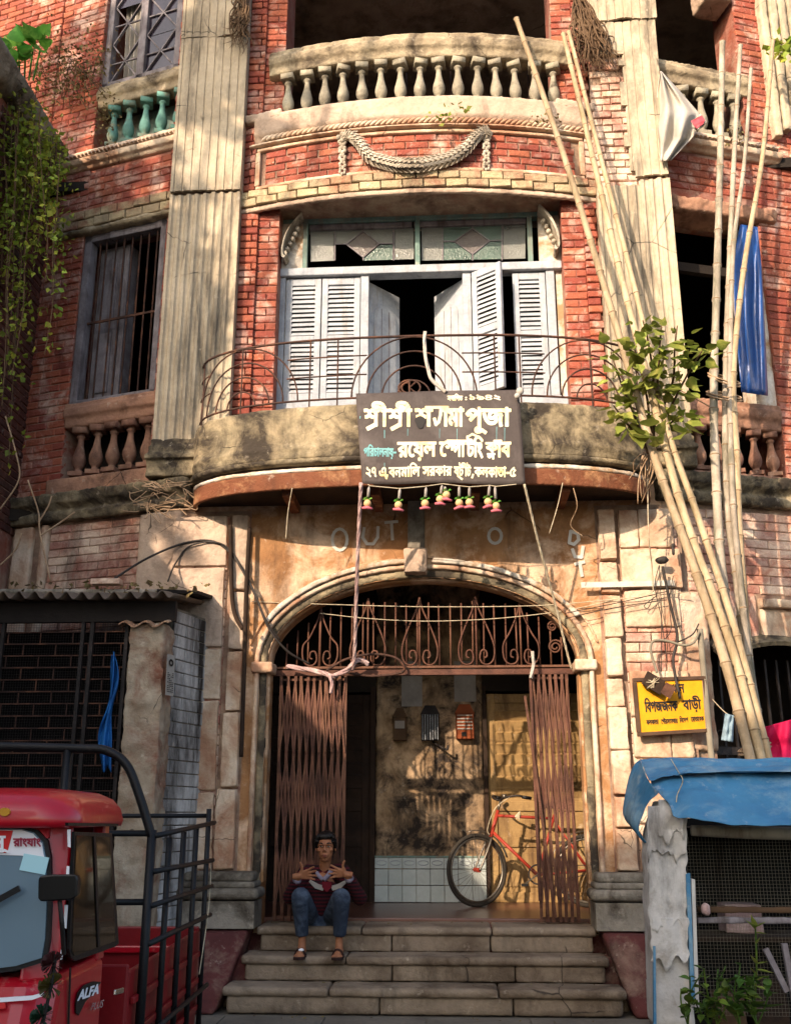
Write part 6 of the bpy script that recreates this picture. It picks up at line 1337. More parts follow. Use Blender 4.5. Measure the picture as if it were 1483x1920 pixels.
def wheel(center, fn, name):
    e = bpy.data.objects.new(name, None); COL.objects.link(e); e.parent = bk
    if True: e.matrix_parent_inverse = Matrix.Translation(-bk.location)
    c = Vector(center); circ = lambda r, n=48: [fn((c.x + r * math.cos(2 * math.pi * k / n), c.y, c.z + r * math.sin(2 * math.pi * k / n))) for k in range(n)]
    MB().tube(circ(RW - .02), .02, 8, closed=True).build('tyre', 'tyre', e, smooth=True); MB().tube(circ(RW - .048), .012, 6, closed=True).build('rim', 'chrome', e, smooth=True)
    for k in range(30):
        a = 2 * math.pi * k / 30; b = a + (.6 if k % 2 else -.6); s_ = .025 if k % 2 else -.025
        MB().tube([fn((c.x + .025 * math.cos(b), c.y + s_, c.z + .025 * math.sin(b))), fn((c.x + (RW - .05) * math.cos(a), c.y, c.z + (RW - .05) * math.sin(a)))], .0016, 4).build('spoke', 'chrome', e)
    MB().tube([fn((c.x, c.y - .045, c.z)), fn((c.x, c.y + .045, c.z))], .022, 8).build('hub', 'bike_red', e); MB().tube([fn((c.x, c.y - .06, c.z)), fn((c.x, c.y + .06, c.z))], .008, 6).build('axle', 'iron_dark', e)
    mg = MB(); mg.loft([[fn((c.x + r * math.cos(t), c.y + w_, c.z + r * math.sin(t))) for r, w_ in ((RW + .025, -.02), (RW + .032, 0), (RW + .025, .02), (RW + .022, 0))] for t in [R(a) for a in range(20 if name == 'front_wheel' else -10, 116 if name == 'front_wheel' else 190, 8)]]); mg.build('mudguard', 'chrome', e, smooth=True)
    for sg_ in (-1, 1): MB().tube([fn((c.x, c.y + sg_ * .05, c.z)), fn((c.x + (RW + .02) * math.cos(R(100)), c.y + sg_ * .02, c.z + (RW + .02) * math.sin(R(100))))], .003, 5).build('stay', 'chrome', e)
    return e
wheel((x0, 0, RW), steer, 'front_wheel'); wheel((rx, 0, RW), lambda p: LN((p[0], YB + p[1], FZ + p[2])), 'rear_wheel')
def ftube(n_, pts, r, mat='bike_red'): return MB().tube(pts, r, 10).build(n_, mat, bk, smooth=True)
TOP = H(steer_top.x, steer_top.z); BOT = H(steer_bot.x, steer_bot.z); BBp = H(bbx, .30); ST = H(bbx + .20, .88)
ftube('head_tube', [TOP, BOT], .019); ftube('top_tube', [TOP.lerp(BOT, .2), H(bbx + .175, .84)], .015); ftube('down_tube', [TOP.lerp(BOT, .8), BBp], .016); ftube('seat_tube', [BBp, ST], .015)
for s_ in (-.05, .05): ftube('chain_stay', [BBp, H(rx, RW, s_)], .010); ftube('seat_stay', [H(bbx + .18, .84), H(rx, RW, s_)], .008)
for s_ in (-.05, .05): ftube('fork_blade', curve_pts([steer((steer_bot.x - .005, s_ * .5, steer_bot.z)), steer((steer_bot.x - .06, s_, .55)), steer((x0 + .03, s_, RW + .06)), steer((x0, s_, RW))], 5), .010, 'chrome')
stem_top = steer_top + (steer_top - steer_bot).normalized() * .10
ftube('stem', [TOP, steer(stem_top)], .013, 'chrome')
ftube('handlebar', curve_pts([steer(stem_top + Vector((.18, -.26, .03))), steer(stem_top + Vector((.05, -.22, .05))), steer(stem_top + Vector((-.03, -.08, .02))), steer(stem_top), steer(stem_top + Vector((-.03, .08, .02))), steer(stem_top + Vector((.05, .22, .05))), steer(stem_top + Vector((.18, .26, .03)))], 5), .011, 'iron_dark')
for s_ in (-1, 1): ftube('grip', [steer(stem_top + Vector((.19, s_ * .262, .03))), steer(stem_top + Vector((.10, s_ * .24, .04)))], .017, 'rubber')
ftube('bell', [steer(stem_top + Vector((-.02, -.1, .02))), steer(stem_top + Vector((-.02, -.1, .06)))], .025, 'chrome')
MB().loft([[H(bbx + .06 + t * .27, .97 - .02 * t + q * .02, w_ * (.03 + .09 * max(0, t - .3))) for w_, q in ((-1, 0), (-.6, 1), (.6, 1), (1, 0), (0, -1.2))] for t in (0, .2, .4, .6, .8, 1)]).build('saddle', 'rubber', bk, smooth=True, fixn=True)
ftube('seat_post', [ST, H(bbx + .22, .96)], .012, 'chrome')
ring_ = MB(); ring_.tube([H(bbx + .09 * math.cos(a), .30 + .09 * math.sin(a), -.05) for a in [k * math.pi / 12 for k in range(24)]], .008, 6, closed=True)
for k in range(5): a = k * 1.257; ring_.bar(H(bbx, .30, -.05), H(bbx + .09 * math.cos(a), .30 + .09 * math.sin(a), -.05), .012, .005)
ring_.build('chain_ring', 'iron_dark', bk)
for s_, a in ((-.08, R(215)), (.08, R(35))):
    e_ = H(bbx + .17 * math.cos(a), .30 + .17 * math.sin(a), s_); MB().bar(H(bbx, .30, s_), e_, .016, .012).build('crank', 'chrome', bk); MB().bar(e_, e_ + Vector((0, s_ * 1.1, 0)), .06, .02).build('pedal', 'rubber', bk)
MB().tube([H(rx + .04 * math.cos(R(100)), RW + .04, -.05), H(bbx, .39, -.05)], .004, 5).tube([H(rx, RW - .04, -.05), H(bbx, .21, -.05)], .004, 5).build('chain', 'iron_dark', bk)
cy_ = MB()
for k in range(5): cy_.tube([H(x0 + .42 + rv.uniform(-.02, .02), .84 + rv.uniform(-.03, .03), -.02), H(x0 + .45, .9, -.04), H(x0 + .43 + rv.uniform(-.03, .03), .86, .02)], .006, 5)
cy_.build('tied_rope', 'string', bk)
ftube('brake_cable', curve_pts([steer(stem_top + Vector((.0, -.16, .03))), steer(stem_top + Vector((-.14, -.12, -.08))), steer((steer_bot.x - .06, -.03, .74)), steer((steer_bot.x - .03, -.02, .68))], 5), .004, 'string')
# ---------------------------------------------------------------- the seated person
SEAT = .57
def PT(px, py, y): return at(px, py, y)
pe = root('person', 'young person in a dark red striped sweater and blue jeans sitting on the steps', 'person', at(600, 1738, -.05))
def flesh(name, mat, parts, voxel, parent=pe, sm=2):
    m_ = MB()
    for kind, *a in parts:
        if kind == 't': m_.tube(a[0], a[1], 12)
        elif kind == 'b': m_.ball(a[0], a[1], 14, 10, a[2] if len(a) > 2 else (1, 1, 1))
    o = m_.build(name, mat, parent, smooth=True); md = o.modifiers.new('r', 'REMESH'); md.mode = 'VOXEL'; md.voxel_size = voxel; md.use_smooth_shade = True
    if sm: md = o.modifiers.new('s', 'SMOOTH'); md.iterations = sm; md.factor = .5
    return o
def limb(pts, rr, n=8):
    P = curve_pts(pts, n); K = len(rr) - 1; R_ = []
    for i in range(len(P)): t = i / (len(P) - 1) * K; k = min(int(t), K - 1); R_.append(rr[k] + (rr[k + 1] - rr[k]) * (t - k))
    return ('t', P, R_)
HC = PT(611, 1590, -.10)           # head centre
NK = PT(608, 1630, -.05); CH = PT(605, 1662, -.02); HP = PT(602, 1722, .05)
ShL, ShR = PT(570, 1634, -.02), PT(645, 1632, -.02)
ElL, ElR = PT(543, 1684, -.10), PT(676, 1686, -.08)
WrL, WrR = PT(560, 1643, -.30), PT(650, 1640, -.30)
KnL, KnR = PT(563, 1682, -.42), PT(640, 1684, -.42)
AnL, AnR = PT(566, 1772, -.36), PT(636, 1772, -.36)
AnL.z = AnR.z = .47
HpL, HpR = HP + Vector((-.09, 0, -.02)), HP + Vector((.09, 0, -.02))
def head_parts():
    c = HC; P = [('b', c + Vector((0, .015, .035)), .088, (.88, 1.05, 1.0)), ('b', c + Vector((0, -.012, -.035)), .068, (.92, .95, 1.15)), ('b', c + Vector((0, -.03, -.088)), .034, (1.0, .9, .8))]
    P += [limb([c + Vector((0, -.088, .018)), c + Vector((0, -.094, -.010)), c + Vector((0, -.098, -.022))], [.008, .010, .012], 4), ('b', c + Vector((-.010, -.088, -.025)), .008), ('b', c + Vector((.010, -.088, -.025)), .008)]
    P += [('b', c + Vector((0, -.074, -.058)), .018, (1.5, .7, .5)), ('b', c + Vector((0, -.072, -.070)), .016, (1.3, .7, .5))]
    for s_ in (-1, 1): P += [('b', c + Vector((s_ * .082, .01, -.005)), .022, (.4, .8, 1.3)), ('b', c + Vector((s_ * .034, -.079, .028)), .017, (1.5, .6, .42)), ('b', c + Vector((s_ * .046, -.050, -.016)), .024, (1, .7, .8))]
    return P + [limb([c + Vector((0, .02, -.07)), NK + Vector((0, .02, 0)), NK + Vector((0, .03, -.06))], [.050, .050, .065], 4)]
def hand(wr, dirs, palm_dir, up, s_):
    """palm plus four unequal bent fingers and a thumb leaving the side of the palm"""
    d = Vector(palm_dir).normalized(); u = Vector(up); u = (u - d * u.dot(d)).normalized(); n = d.cross(u)
    P = [limb([wr - d * .05, wr, wr + d * .02], [.026, .024, .026], 3)]
    for k in range(4): P.append(limb([wr + d * .005 + u * (.010 - k * .007), wr + d * .075 + u * (.032 - k * .021)], [.016, .013], 3))
    for k, L in enumerate((.072, .082, .076, .058)):
        b = wr + d * .078 + u * (.032 - k * .021); fd = (d + u * (.34 - .24 * k) + Vector((0, -.1, 0))).normalized(); tip = (fd + Vector((0, -.25, 0)) - u * .05).normalized()
        P.append(limb([b, b + fd * L * .45, b + fd * L * .72 + tip * L * .05, b + fd * L * .72 + tip * L * .30], [.0105, .0098, .009, .0075], 4))
    tb = wr + d * .022 + u * .028; P.append(limb([tb, tb + (u * .8 + d * .5) * .035, tb + (u * .95 + d * .3) * .062, tb + (u * 1.0 + d * .1) * .085], [.014, .012, .011, .008], 4)); return P
bodyp = head_parts() + hand(WrL, None, (1, -.05, .16), (-.1, -.3, 1), 1) + hand(WrR, None, (-1, -.05, .16), (.1, -.3, 1), -1)
bodyp += [limb([NK + Vector((0, .03, -.04)), CH, HP], [.07, .115, .11], 5), limb([ShL, ElL, WrL], [.045, .038, .026], 5), limb([ShR, ElR, WrR], [.045, .038, .026], 5)]
for An, Kn, Hp in ((AnL, KnL, HpL), (AnR, KnR, HpR)):
    bodyp += [limb([Hp, Kn, An + Vector((0, 0, .06)), An + Vector((0, 0, -.055))], [.055, .038, .030, .034], 5), limb([An + Vector((0, .03, -.06)), An + Vector((0, -.06, -.068)), An + Vector((0, -.14, -.082))], [.036, .034, .028], 4)]
    for k in range(5): bodyp.append(limb([An + Vector(((k - 2) * .016, -.13, -.085)), An + Vector(((k - 2) * .018, -.175 + abs(k - 1.5) * .008, -.09))], [.011, .010], 3))
flesh('body', 'skin', bodyp, .0055, sm=1)
sw_ = [limb([NK + Vector((0, .035, -.075)), CH + Vector((0, .01, 0)), HP + Vector((0, 0, .06)), HP + Vector((0, 0, -.0))], [.085, .148, .145, .140], 6), limb([ShL + Vector((.03, .01, .0)), ElL, WrL.lerp(ElL, .2)], [.074, .062, .04], 6), limb([ShR + Vector((-.03, .01, 0)), ElR, WrR.lerp(ElR, .2)], [.074, .062, .04], 6), limb([ShL + Vector((.01, .01, -.01)), NK + Vector((0, .04, -.04)), ShR + Vector((-.01, .01, -.01))], [.068, .07, .068], 6)]
swo = flesh('sweater', 'sweater', sw_, .009)
def stripes():      # knitted red stripes follow the height
    m_ = MAT['sweater']; N_ = m_.node_tree.nodes; L_ = m_.node_tree.links.new; b = N_['Principled BSDF']; old = b.inputs['Base Color'].links[0].from_socket
    g_ = N_.new('ShaderNodeNewGeometry'); sx = N_.new('ShaderNodeSeparateXYZ'); L_(g_.outputs['Position'], sx.inputs[0]); ml = N_.new('ShaderNodeMath'); ml.operation = 'MULTIPLY'; ml.inputs[1].default_value = 210; L_(sx.outputs[2], ml.inputs[0])
    sn = N_.new('ShaderNodeMath'); sn.operation = 'SINE'; L_(ml.outputs[0], sn.inputs[0]); mr = N_.new('ShaderNodeMapRange'); mr.inputs[1].default_value = -.1; mr.inputs[2].default_value = .4; L_(sn.outputs[0], mr.inputs[0])
    mx = N_.new('ShaderNodeMix'); mx.data_type = 'RGBA'; L_(mr.outputs[0], mx.inputs[0]); L_(old, mx.inputs[6]); mx.inputs[7].default_value = lin('#48101a'); L_(mx.outputs[2], b.inputs['Base Color'])
stripes()
# print on the chest: white wings and a shield
def CHP(px, py): return PT(px, py, -.185)
for sgn in (-1, 1):
    pts = [(614 + sgn * 6, 1662), (614 + sgn * 18, 1659), (614 + sgn * 34, 1651), (614 + sgn * 36, 1655), (614 + sgn * 24, 1667), (614 + sgn * 9, 1671)]
    MB().prism([CHP(x, y) + Vector((0, .045 * abs(x - 612) / 36, 0)) for x, y in pts], (0, .02, 0)).build('chest_print', 'cloth_white', pe, fixn=True)
MB().prism([CHP(x, y) + Vector((0, -.006, 0)) for x, y in ((604, 1654), (622, 1654), (622, 1664), (613, 1674), (604, 1664))], (0, .02, 0)).build('chest_print', 'sweater_red', pe, fixn=True)
MB().tube(curve_pts([NK + Vector((-.06, -.02, -.03)), NK + Vector((-.035, -.062, -.055)), NK + Vector((0, -.075, -.085))], 5), [.016] * 11, 8).tube(curve_pts([NK + Vector((.062, -.02, -.01)), NK + Vector((.045, -.062, -.045)), NK + Vector((.005, -.075, -.085))], 5), [.02] * 11, 8).build('collar', 'shirt', pe, smooth=True)
for W_, E_ in ((WrL, ElL), (WrR, ElR)): MB().tube([W_.lerp(E_, .10), W_.lerp(E_, .26)], [.034, .040], 12).build('cuff', 'shirt', pe, smooth=True)
jn = [limb([HP + Vector((0, .01, .03)), HP + Vector((0, 0, -.05))], [.135, .13], 3)]
for An, Kn, Hp in ((AnL, KnL, HpL), (AnR, KnR, HpR)): jn += [limb([Hp + Vector((0, 0, -.02)), Hp.lerp(Kn, .5) + Vector((0, 0, -.01)), Kn, Kn.lerp(An, .45) + Vector((0, .01, 0)), An + Vector((0, .005, .05))], [.098, .090, .075, .064, .052], 7), ('b', HP + Vector((0, -.10, -.05)), .085)]
flesh('jeans', 'jeans', jn, .010)
for An in (AnL, AnR):
    m_ = MB(); o_ = An + Vector((0, 0, -.098)); out = [(0, .06), (.034, .045), (.042, 0), (.040, -.07), (.048, -.13), (.040, -.19), (0, -.205), (-.040, -.19), (-.048, -.13), (-.040, -.07), (-.042, 0), (-.034, .045)]
    m_.hexa([o_ + Vector((x, y, -.012)) for x, y in out], [o_ + Vector((x, y, .008)) for x, y in out]).tube(curve_pts([o_ + Vector((-.045, -.09, 0)), o_ + Vector((-.02, -.11, .05)), o_ + Vector((.02, -.11, .05)), o_ + Vector((.045, -.09, 0))], 5), .010, 6); m_.build('sandal', 'sandal', pe, fixn=True)
MB().ball(AnL + Vector((.01, -.11, -.045)), .025, 8, 6, (1, 1.2, .5)).build('bandage', 'paper_white', pe, smooth=True)
hr = [('b', HC + Vector((0, .028, .048)), .094, (.95, 1.02, 1.0)), ('b', HC + Vector((0, .045, .0)), .086, (.98, .85, 1.05)), ('b', HC + Vector((-.005, -.040, .092)), .058, (1.3, .75, .55)), ('b', HC + Vector((.03, -.030, .100)), .05, (1.1, .85, .6)), ('b', HC + Vector((-.038, -.028, .088)), .05, (1.0, .85, .6))] + [limb([HC + Vector((g_ * .070, -.03, .065)), HC + Vector((g_ * .080, -.01, .03)), HC + Vector((g_ * .082, .0, -.005))], [.026, .020, .012], 3) for g_ in (-1, 1)] + [limb([HC + Vector((-.06 + .03 * k, -.045, .10)), HC + Vector((-.065 + .034 * k, -.072, .088)), HC + Vector((-.072 + .038 * k, -.074, .066 + .008 * (k % 2)))], [.02, .013, .004], 4) for k in range(5)]
flesh('hair', 'hair', hr, .006, sm=1)
ey = MB()
for s_ in (-1, 1): ey.ball(HC + Vector((s_ * .031, -.0785, .011)), .0105, 10, 8, (1.25, .5, .42))
ey.build('eyes', 'eye_white', pe, smooth=True); pu = MB()
for s_ in (-1, 1): pu.ball(HC + Vector((s_ * .031, -.0830, .0115)), .0070, 8, 6, (1.0, .5, .85))
pu.build('pupils', 'ink', pe, smooth=True)
for s_ in (-1, 1): MB().tube(curve_pts([HC + Vector((s_ * .016, -.088, .032)), HC + Vector((s_ * .034, -.086, .039)), HC + Vector((s_ * .056, -.070, .032))], 4), [.004, .0045, .005, .0055, .0055, .005, .0045, .004, .003], 6).build('eyebrow', 'hair', pe, smooth=True)
MB().ball(HC + Vector((0, -.083, -.057)), .015, 10, 6, (1.35, .45, .30)).ball(HC + Vector((0, -.080, -.067)), .014, 10, 6, (1.15, .5, .35)).build('lips', 'lip', pe, smooth=True)
# ---------------------------------------------------------------- red three-wheeled goods carrier
FW = Vector((-_sy, _cy, 0)); RT_ = Vector((_cy, _sy, 0)); C0 = Vector((CAM.x, CAM.y, 0))
def T(u, v, z): return C0 + RT_ * u + FW * v + Vector((0, 0, z))
def atv(px, py, v):
    d = ray(px, py); return CAM + d * (v / d.dot(FW))
def atu(px, py, u):
    d = ray(px, py); return CAM + d * (u / d.dot(RT_))
tk = root('goods_carrier', 'red three-wheeled goods carrier parked at the left with a black tube cage', 'vehicle', T(-1.8, 4.6, 0))
UR, UL = -1.115, -2.50; UM = (UR + UL) / 2
def cab_ring(z, v0, v1, ins=0.0, rad=.12):
    a, b = UL + ins, UR - ins; P = []
    for cu, cv, s0 in ((b - rad, v0 + rad, -90), (b - .03, v1 - .03, 0), (a + .03, v1 - .03, 90), (a + rad, v0 + rad, 180)):
        r_ = rad if cv < v1 - .1 else .03
        for k in range(6): t = R(s0 + 18 * k); P.append(T(cu + r_ * math.cos(t), cv + r_ * math.sin(t), z))
    # gently bowed front
    return P
MB().loft([cab_ring(.30, 3.46, 4.22), cab_ring(.55, 3.48, 4.22), cab_ring(.80, 3.54, 4.22), cab_ring(.93, 3.60, 4.22, .003), cab_ring(.955, 3.63, 4.21, .02)]).build('body', 'truck_red', tk, smooth=False, fixn=True, bevel=.006)
for us in (UR, UL):      # roof pillars, header and back wall of the cab
    sg_ = 1 if us == UR else -1; i0, i1 = us - sg_ * .004, us - sg_ * .115
    MB().hexa([T(i0, 3.67, .94), T(i1, 3.605, .94), T(i1, 3.645, .94), T(i0 - sg_ * .03, 3.72, .94)], [T(i0 - sg_ * .006, 3.72, 1.44), T(i1 - sg_ * .008, 3.67, 1.44), T(i1 - sg_ * .008, 3.71, 1.44), T(i0 - sg_ * .03, 3.77, 1.44)]).build('front_pillar', 'truck_red', tk, fixn=True, bevel=.012, seg=3)
    MB().hexa([T(i0, 4.13, .94), T(i0, 4.22, .94), T(i0 - sg_ * .05, 4.22, .94), T(i0 - sg_ * .05, 4.13, .94)], [T(i0 - sg_ * .012, 4.13, 1.44), T(i0 - sg_ * .012, 4.2, 1.44), T(i0 - sg_ * .06, 4.2, 1.44), T(i0 - sg_ * .06, 4.13, 1.44)]).build('rear_pillar', 'truck_red', tk, fixn=True, bevel=.008)
MB().hexa([T(UL + .08, 3.66, 1.39), T(UR - .08, 3.66, 1.39), T(UR - .08, 3.71, 1.39), T(UL + .08, 3.71, 1.39)], [T(UL + .08, 3.67, 1.44), T(UR - .08, 3.67, 1.44), T(UR - .08, 3.73, 1.44), T(UL + .08, 3.73, 1.44)]).build('header', 'truck_red', tk, fixn=True)
MB().hexa([T(UL + .03, 4.17, .94), T(UR - .03, 4.17, .94), T(UR - .03, 4.20, .94), T(UL + .03, 4.20, .94)], [T(UL + .04, 4.16, 1.44), T(UR - .04, 4.16, 1.44), T(UR - .04, 4.19, 1.44), T(UL + .04, 4.19, 1.44)]).build('back_wall', 'truck_red_old', tk, fixn=True)
MB().hexa([T(UL + .2, 3.92, .9), T(UR - .12, 3.92, .9), T(UR - .12, 4.06, .9), T(UL + .2, 4.06, .9)], [T(UL + .22, 4.02, 1.26), T(UR - .14, 4.02, 1.26), T(UR - .14, 4.12, 1.26), T(UL + .22, 4.12, 1.26)]).build('seat_back', 'rubber', tk, fixn=True, bevel=.03, seg=3)
MB().tube([T(UM + .42 + .17 * math.cos(a), 3.80 + .05 * math.sin(a), 1.08 + .15 * math.sin(a)) for a in [k * math.pi / 12 for k in range(24)]], .013, 8, closed=True).build('steering_wheel', 'rubber', tk, smooth=True)
MB().bar(T(UM + .42, 3.80, 1.08), T(UM + .42, 3.72, .93), .03, .03).bar(T(UM + .27, 3.80, 1.07), T(UM + .57, 3.80, 1.07), .03, .012).build('steering_column', 'rubber', tk)
MB().loft([cab_ring(1.425, 3.60, 4.26, -.02, .12), cab_ring(1.445, 3.59, 4.27, -.025, .12), cab_ring(1.49, 3.60, 4.26, -.014, .13), cab_ring(1.525, 3.63, 4.24, .014, .14), cab_ring(1.548, 3.68, 4.19, .06, .14), cab_ring(1.56, 3.76, 4.1, .15, .12)]).build('roof', 'truck_red', tk, smooth=True, fixn=True)
def fv(z): # front surface distance at height z
    Z = ((.30, 3.46), (.55, 3.48), (.80, 3.54), (.955, 3.605), (1.2, 3.635), (1.40, 3.66), (1.45, 3.667))
    for (a, b), (c, d) in zip(Z, Z[1:]):
        if a <= z <= c: return b + (d - b) * (z - a) / (c - a)
    return 3.46
def FP(px, py, o=0.0):    # photo place on the raked front
    v = 3.6
    for _ in range(12): p = atv(px, py, v); v = fv(min(1.45, max(.3, p.z)))
    p = atv(px, py, v - o); return p
def plate(name, pts, mat, o, th=.012, fn=FP, vec=None): 
    P = [fn(*p, o) for p in pts]; return MB().prism(P, vec or FW * th).build(name, mat, tk, fixn=True)
ws = [(-260, 1552), (40, 1555), (64, 1562), (80, 1580), (86, 1610), (87, 1700), (84, 1760), (78, 1797), (30, 1812), (-260, 1850)]
ws2 = [(-260, 1548), (42, 1550), (70, 1557), (89, 1577), (95, 1608), (96, 1700), (93, 1765), (86, 1804), (30, 1821), (-260, 1860)]
plate('windscreen_seal', ws2, 'rubber', .012, .02); plate('windscreen', ws, 'windshield', .020, .01)
plate('sun_strip', [(-200, 1555), (40, 1557), (62, 1564), (78, 1582), (83, 1612), (40, 1605), (-200, 1597)], 'paper_white', .024, .003); plate('sun_strip', [(-200, 1556), (24, 1558), (13, 1600), (-200, 1596)], 'paper_red', .028, .003)
lt = lambda x, y: FP(x, -y, .032)
lettering('sticker_lettering', [('নূ', -16, -1590, 34, (32,))], lt, 'paper_white', tk, 1.2); lettering('sticker_lettering', [('রাংযাং', 25, -1587, 22, (51,))], lt, 'ink_maroon', tk, .8)
plate('permit', [(36, 1632), (84, 1641), (92, 1609), (45, 1601)], 'paper_cyan', .026, .003)
plate('badge', [(10 * math.cos(a) + 8, 8 * math.sin(a) + 1523) for a in [k * .5 for k in range(13)]], 'amber', .06, .02, lambda x, y, o: atv(x, y, 3.585))
MB().bar(atv(-30, 1703, 3.57), atv(37, 1666, 3.58), .012, .02).build('wiper', 'rubber', tk)
# mirror, reflectors, hanging tufts
m_ = MB(); a, b = (71, 1640), (145, 1690)
m_.hexa([atv(71, 1650, 3.5), atv(74, 1643, 3.5), atv(100, 1640, 3.5), atv(143, 1640, 3.5), atv(146, 1650, 3.5), atv(144, 1682, 3.5), atv(134, 1689, 3.5), atv(76, 1692, 3.5), atv(70, 1686, 3.5)], [p + FW * .06 for p in (atv(75, 1652, 3.5), atv(78, 1646, 3.5), atv(100, 1644, 3.5), atv(139, 1644, 3.5), atv(142, 1652, 3.5), atv(140, 1680, 3.5), atv(131, 1685, 3.5), atv(80, 1688, 3.5), atv(74, 1684, 3.5))])
m_.build('mirror', 'mirror_black', tk, fixn=True, bevel=.006); MB().tube(curve_pts([atv(112, 1690, 3.52), atv(116, 1730, 3.5), atv(120, 1790, 3.54)], 5), .008, 8).build('mirror_arm', 'iron_dark', tk)
for pts in ([(126, 1556), (132, 1556), (132, 1590), (127, 1588)], [(125, 1625), (130, 1625), (129, 1640), (124, 1640)], [(121, 1698), (127, 1698), (124, 1742), (119, 1740)], [(114, 1782), (118, 1782), (116, 1800), (112, 1800)]): plate('reflector', pts, 'paper_white', .014, .004)
for z, r_, mt in ((0, .035, 'maroon_tuft'), (1, .04, 'ochre_tuft'), (2, .036, 'green_tuft')):
    c = atv((98, 96, 78)[z], (1808, 1850, 1908)[z], 3.45); q = MB()
    for k in range(120):
        d = Vector((rv.gauss(0, 1), rv.gauss(0, 1), rv.gauss(0, 1))).normalized(); q.add([c, c + d * r_ + Vector((0, 0, .004)), c + d * r_ + d.orthogonal().normalized() * .006], [(0, 1, 2)])
    tag(q.build('tassel', mt, tk), kind='stuff')
MB().tube([atv(105, 1790, 3.45), atv(96, 1850, 3.44), atv(80, 1920, 3.43)], .006, 6).build('tassel_cord', 'ink', tk)
plate('bumper_strip', [(-200, 1885), (60, 1868), (82, 1862), (82, 1868), (60, 1876), (-200, 1895)], 'paper_white', .012, .006); plate('headlamp_rim', [(-10, 1880), (10, 1882), (10, 1892), (-10, 1894)], 'paper_red', .016, .006)
# door side with quarter light
US = UR + .004
def SP(px, py, o=0.0): return atu(px, py, US + o)
def splate(name, pts, mat, o, th=.01): P = [SP(*p, o) for p in pts]; return MB().prism(P, -RT_ * th).build(name, mat, tk, fixn=True)
splate('window_seal', [(140, 1560), (210, 1563), (223, 1770), (216, 1776), (141, 1803), (133, 1796), (130, 1780)], 'rubber', .006); splate('side_window', [(144, 1567), (206, 1570), (217, 1765), (140, 1793), (136, 1785)], 'side_glass', .010)
splate('window_bar', [(176, 1569), (180, 1569), (188, 1775), (184, 1777)], 'rubber', .014); splate('drip_rail', [(128, 1543), (222, 1545), (222, 1550), (128, 1549)], 'rubber', .02)
splate('door_seam', [(132, 1815), (134, 1815), (130, 1940), (128, 1940)], 'ink', .003, .004)
slt = lambda x, y: SP(x, -y, .008)
splate('badge_patch', [(143, 1882), (147, 1862), (158, 1848), (175, 1841), (190, 1842), (180, 1858), (160, 1880), (148, 1905), (143, 1900)], 'ink', .003, .003)
lettering('door_lettering', [('ALFA', 146, -1877, 25, (38,), .25)], lambda x, y: SP(x - 470 * 0, -y - (x - 146) * .35, .008), 'paper_white', tk, .9)
lettering('door_lettering', [('PLUS', 170, -1896, 19, (22,), .3)], lambda x, y: SP(x, -y - (x - 170) * .30, .008), 'cloth_pink', tk, .1)
MB().bar(SP(214, 1862, .02), SP(230, 1858, .02), .012, .02).build('door_handle', 'chrome_bright', tk, bevel=.004)
# load bed
UB = UR - .03; bedL = UL + .05
MB().hexa([T(bedL, 4.75, .42), T(UB, 4.75, .42), T(UB, 6.38, .42), T(bedL, 6.38, .42)], [T(bedL, 4.75, .46), T(UB, 4.75, .46), T(UB, 6.38, .46), T(bedL, 6.38, .46)]).build('bed_floor', 'truck_red_old', tk, fixn=True)
def wallp(name, a, b, z0, z1, th): d = (b - a).normalized(); n_ = Vector((-d.y, d.x, 0)) * th; A_, B_ = Vector((a.x, a.y, z0)), Vector((b.x, b.y, z0)); up = Vector((0, 0, z1 - z0)); return MB().hexa([A_, B_, B_ + n_, A_ + n_], [A_ + up, B_ + up, B_ + n_ + up, A_ + n_ + up]).build(name, 'truck_red_old', tk, fixn=True, bevel=.008)
wallp('bed_side', T(UB, 4.75, 0), T(UB, 6.38, 0), .30, .82, .025); wallp('bed_side', T(bedL, 4.75, 0), T(bedL, 6.38, 0), .30, .82, -.025); wallp('tailgate', T(bedL, 6.38, 0), T(UB, 6.38, 0), .30, .84, -.025); wallp('headboard', T(bedL, 4.72, 0), T(UB, 4.72, 0), .25, .85, .025)
for k in range(3): a, b = T(UB + .012, 4.78, .42 + .14 * k), T(UB + .012, 6.36, .42 + .14 * k); MB().bar(a, b, .02, .03).build('side_rib', 'truck_red_old', tk, bevel=.005)
for z in (.6, .72): MB().bar(T(bedL, 6.34, z), T(UB, 6.34, z), .02, .04).build('tailgate_rib', 'truck_red', tk, bevel=.008)
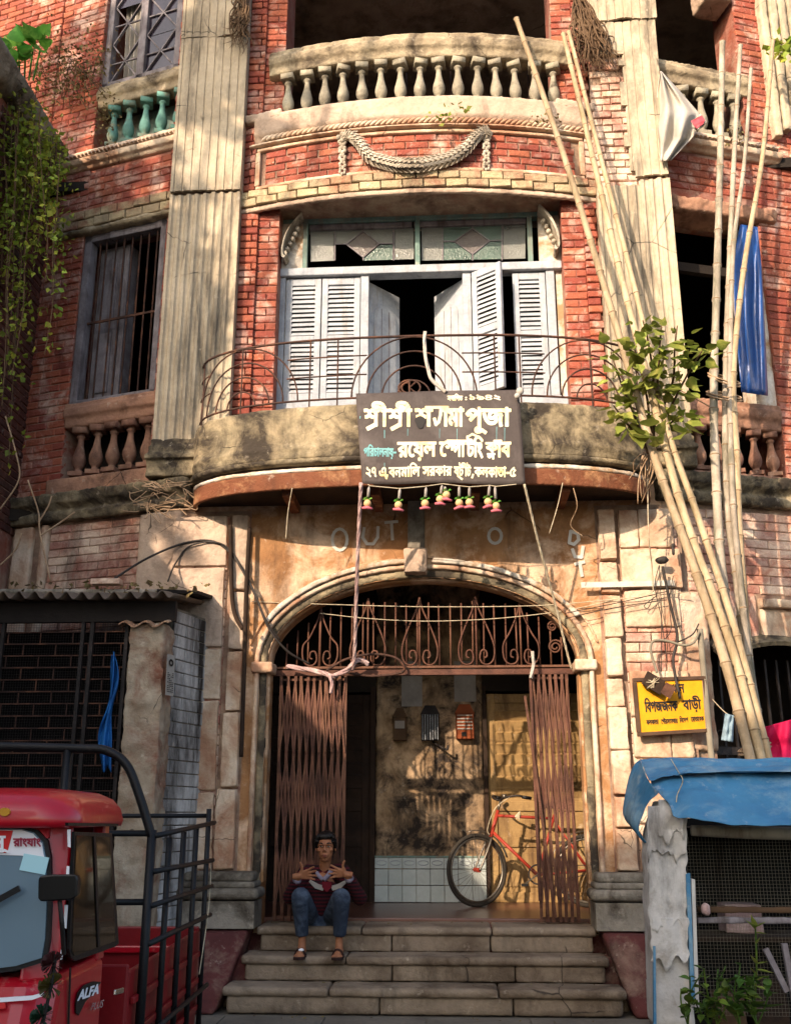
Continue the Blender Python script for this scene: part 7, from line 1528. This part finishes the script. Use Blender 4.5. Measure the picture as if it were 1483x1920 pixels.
def pipe(n_, pts, r, mat='pole_black'): return MB().tube(pts, r, 10).build(n_, mat, tk, smooth=True)
UC = UB + .03
vs_ = (4.87, 5.25, 5.60, 5.95, 6.32)
for k, v in enumerate(vs_): pipe('cage_post', [T(UC, v, .22), T(UC, v, (1.40, 1.36, 1.38, 1.40, 1.50)[k])], .021 if k == 0 else .015)
for z0, z1 in ((1.375, 1.42), (1.22, 1.205), (1.075, 1.06), (.917, .90), (.53, .52)): pipe('cage_rail', [T(UC + .02, 4.86, z0), T(UC + .02, 6.42, z1)], .013)
for z in (1.385, 1.09): pipe('cage_rail', [T(bedL, 4.87, z), T(UC, 4.87, z)], .014)
pipe('cage_rail', [T(bedL, 6.34, 1.46), T(UC, 6.34, 1.46)], .013)
pipe('hoop', curve_pts([T(UC, 4.87, 1.37), T(UC - .07, 4.87, 1.55), T(UC - .14, 4.87, 1.69), T(UC - .24, 4.87, 1.755), T(UC - .38, 4.87, 1.765), T(UC - .8, 4.87, 1.775), T(bedL, 4.87, 1.78)], 6), .021)
for u in (UC - .42, UC - .98): pipe('hoop_post', [T(u, 4.87, 1.0), T(u, 4.87, 1.765)], .02)
pipe('hoop_ring', [T(UC - .93 + .035 * math.cos(a), 4.87, 1.83 + .035 * math.sin(a)) for a in [k * .4 for k in range(16)]], .004, 'chrome')
for v, u in ((3.75, UM), (5.6, UL + .1), (5.6, UR - .12)):
    e = bpy.data.objects.new('wheel', None); COL.objects.link(e); e.parent = tk; e.matrix_parent_inverse = Matrix.Translation(-tk.location)
    c = T(u, v, .085); MB().tube([c + (FW * math.cos(a) + Vector((0, 0, 1)) * math.sin(a)) * .17 for a in [k * math.pi / 12 for k in range(24)]], .055, 10, closed=True).build('tyre', 'tyre', e, smooth=True); MB().tube([c - RT_ * .04, c + RT_ * .04], .13, 16).build('rim', 'chrome', e)
# a string tied in the cage and a blue scrap in the bed
strand('cage_string', 'thin string tied across the black tube cage', 'string', [T(UC + .02, 6.36, 1.2), T(UC + .03, 6.30, .95), T(UC + .03, 6.1, .62)], .003, 'string', 5)
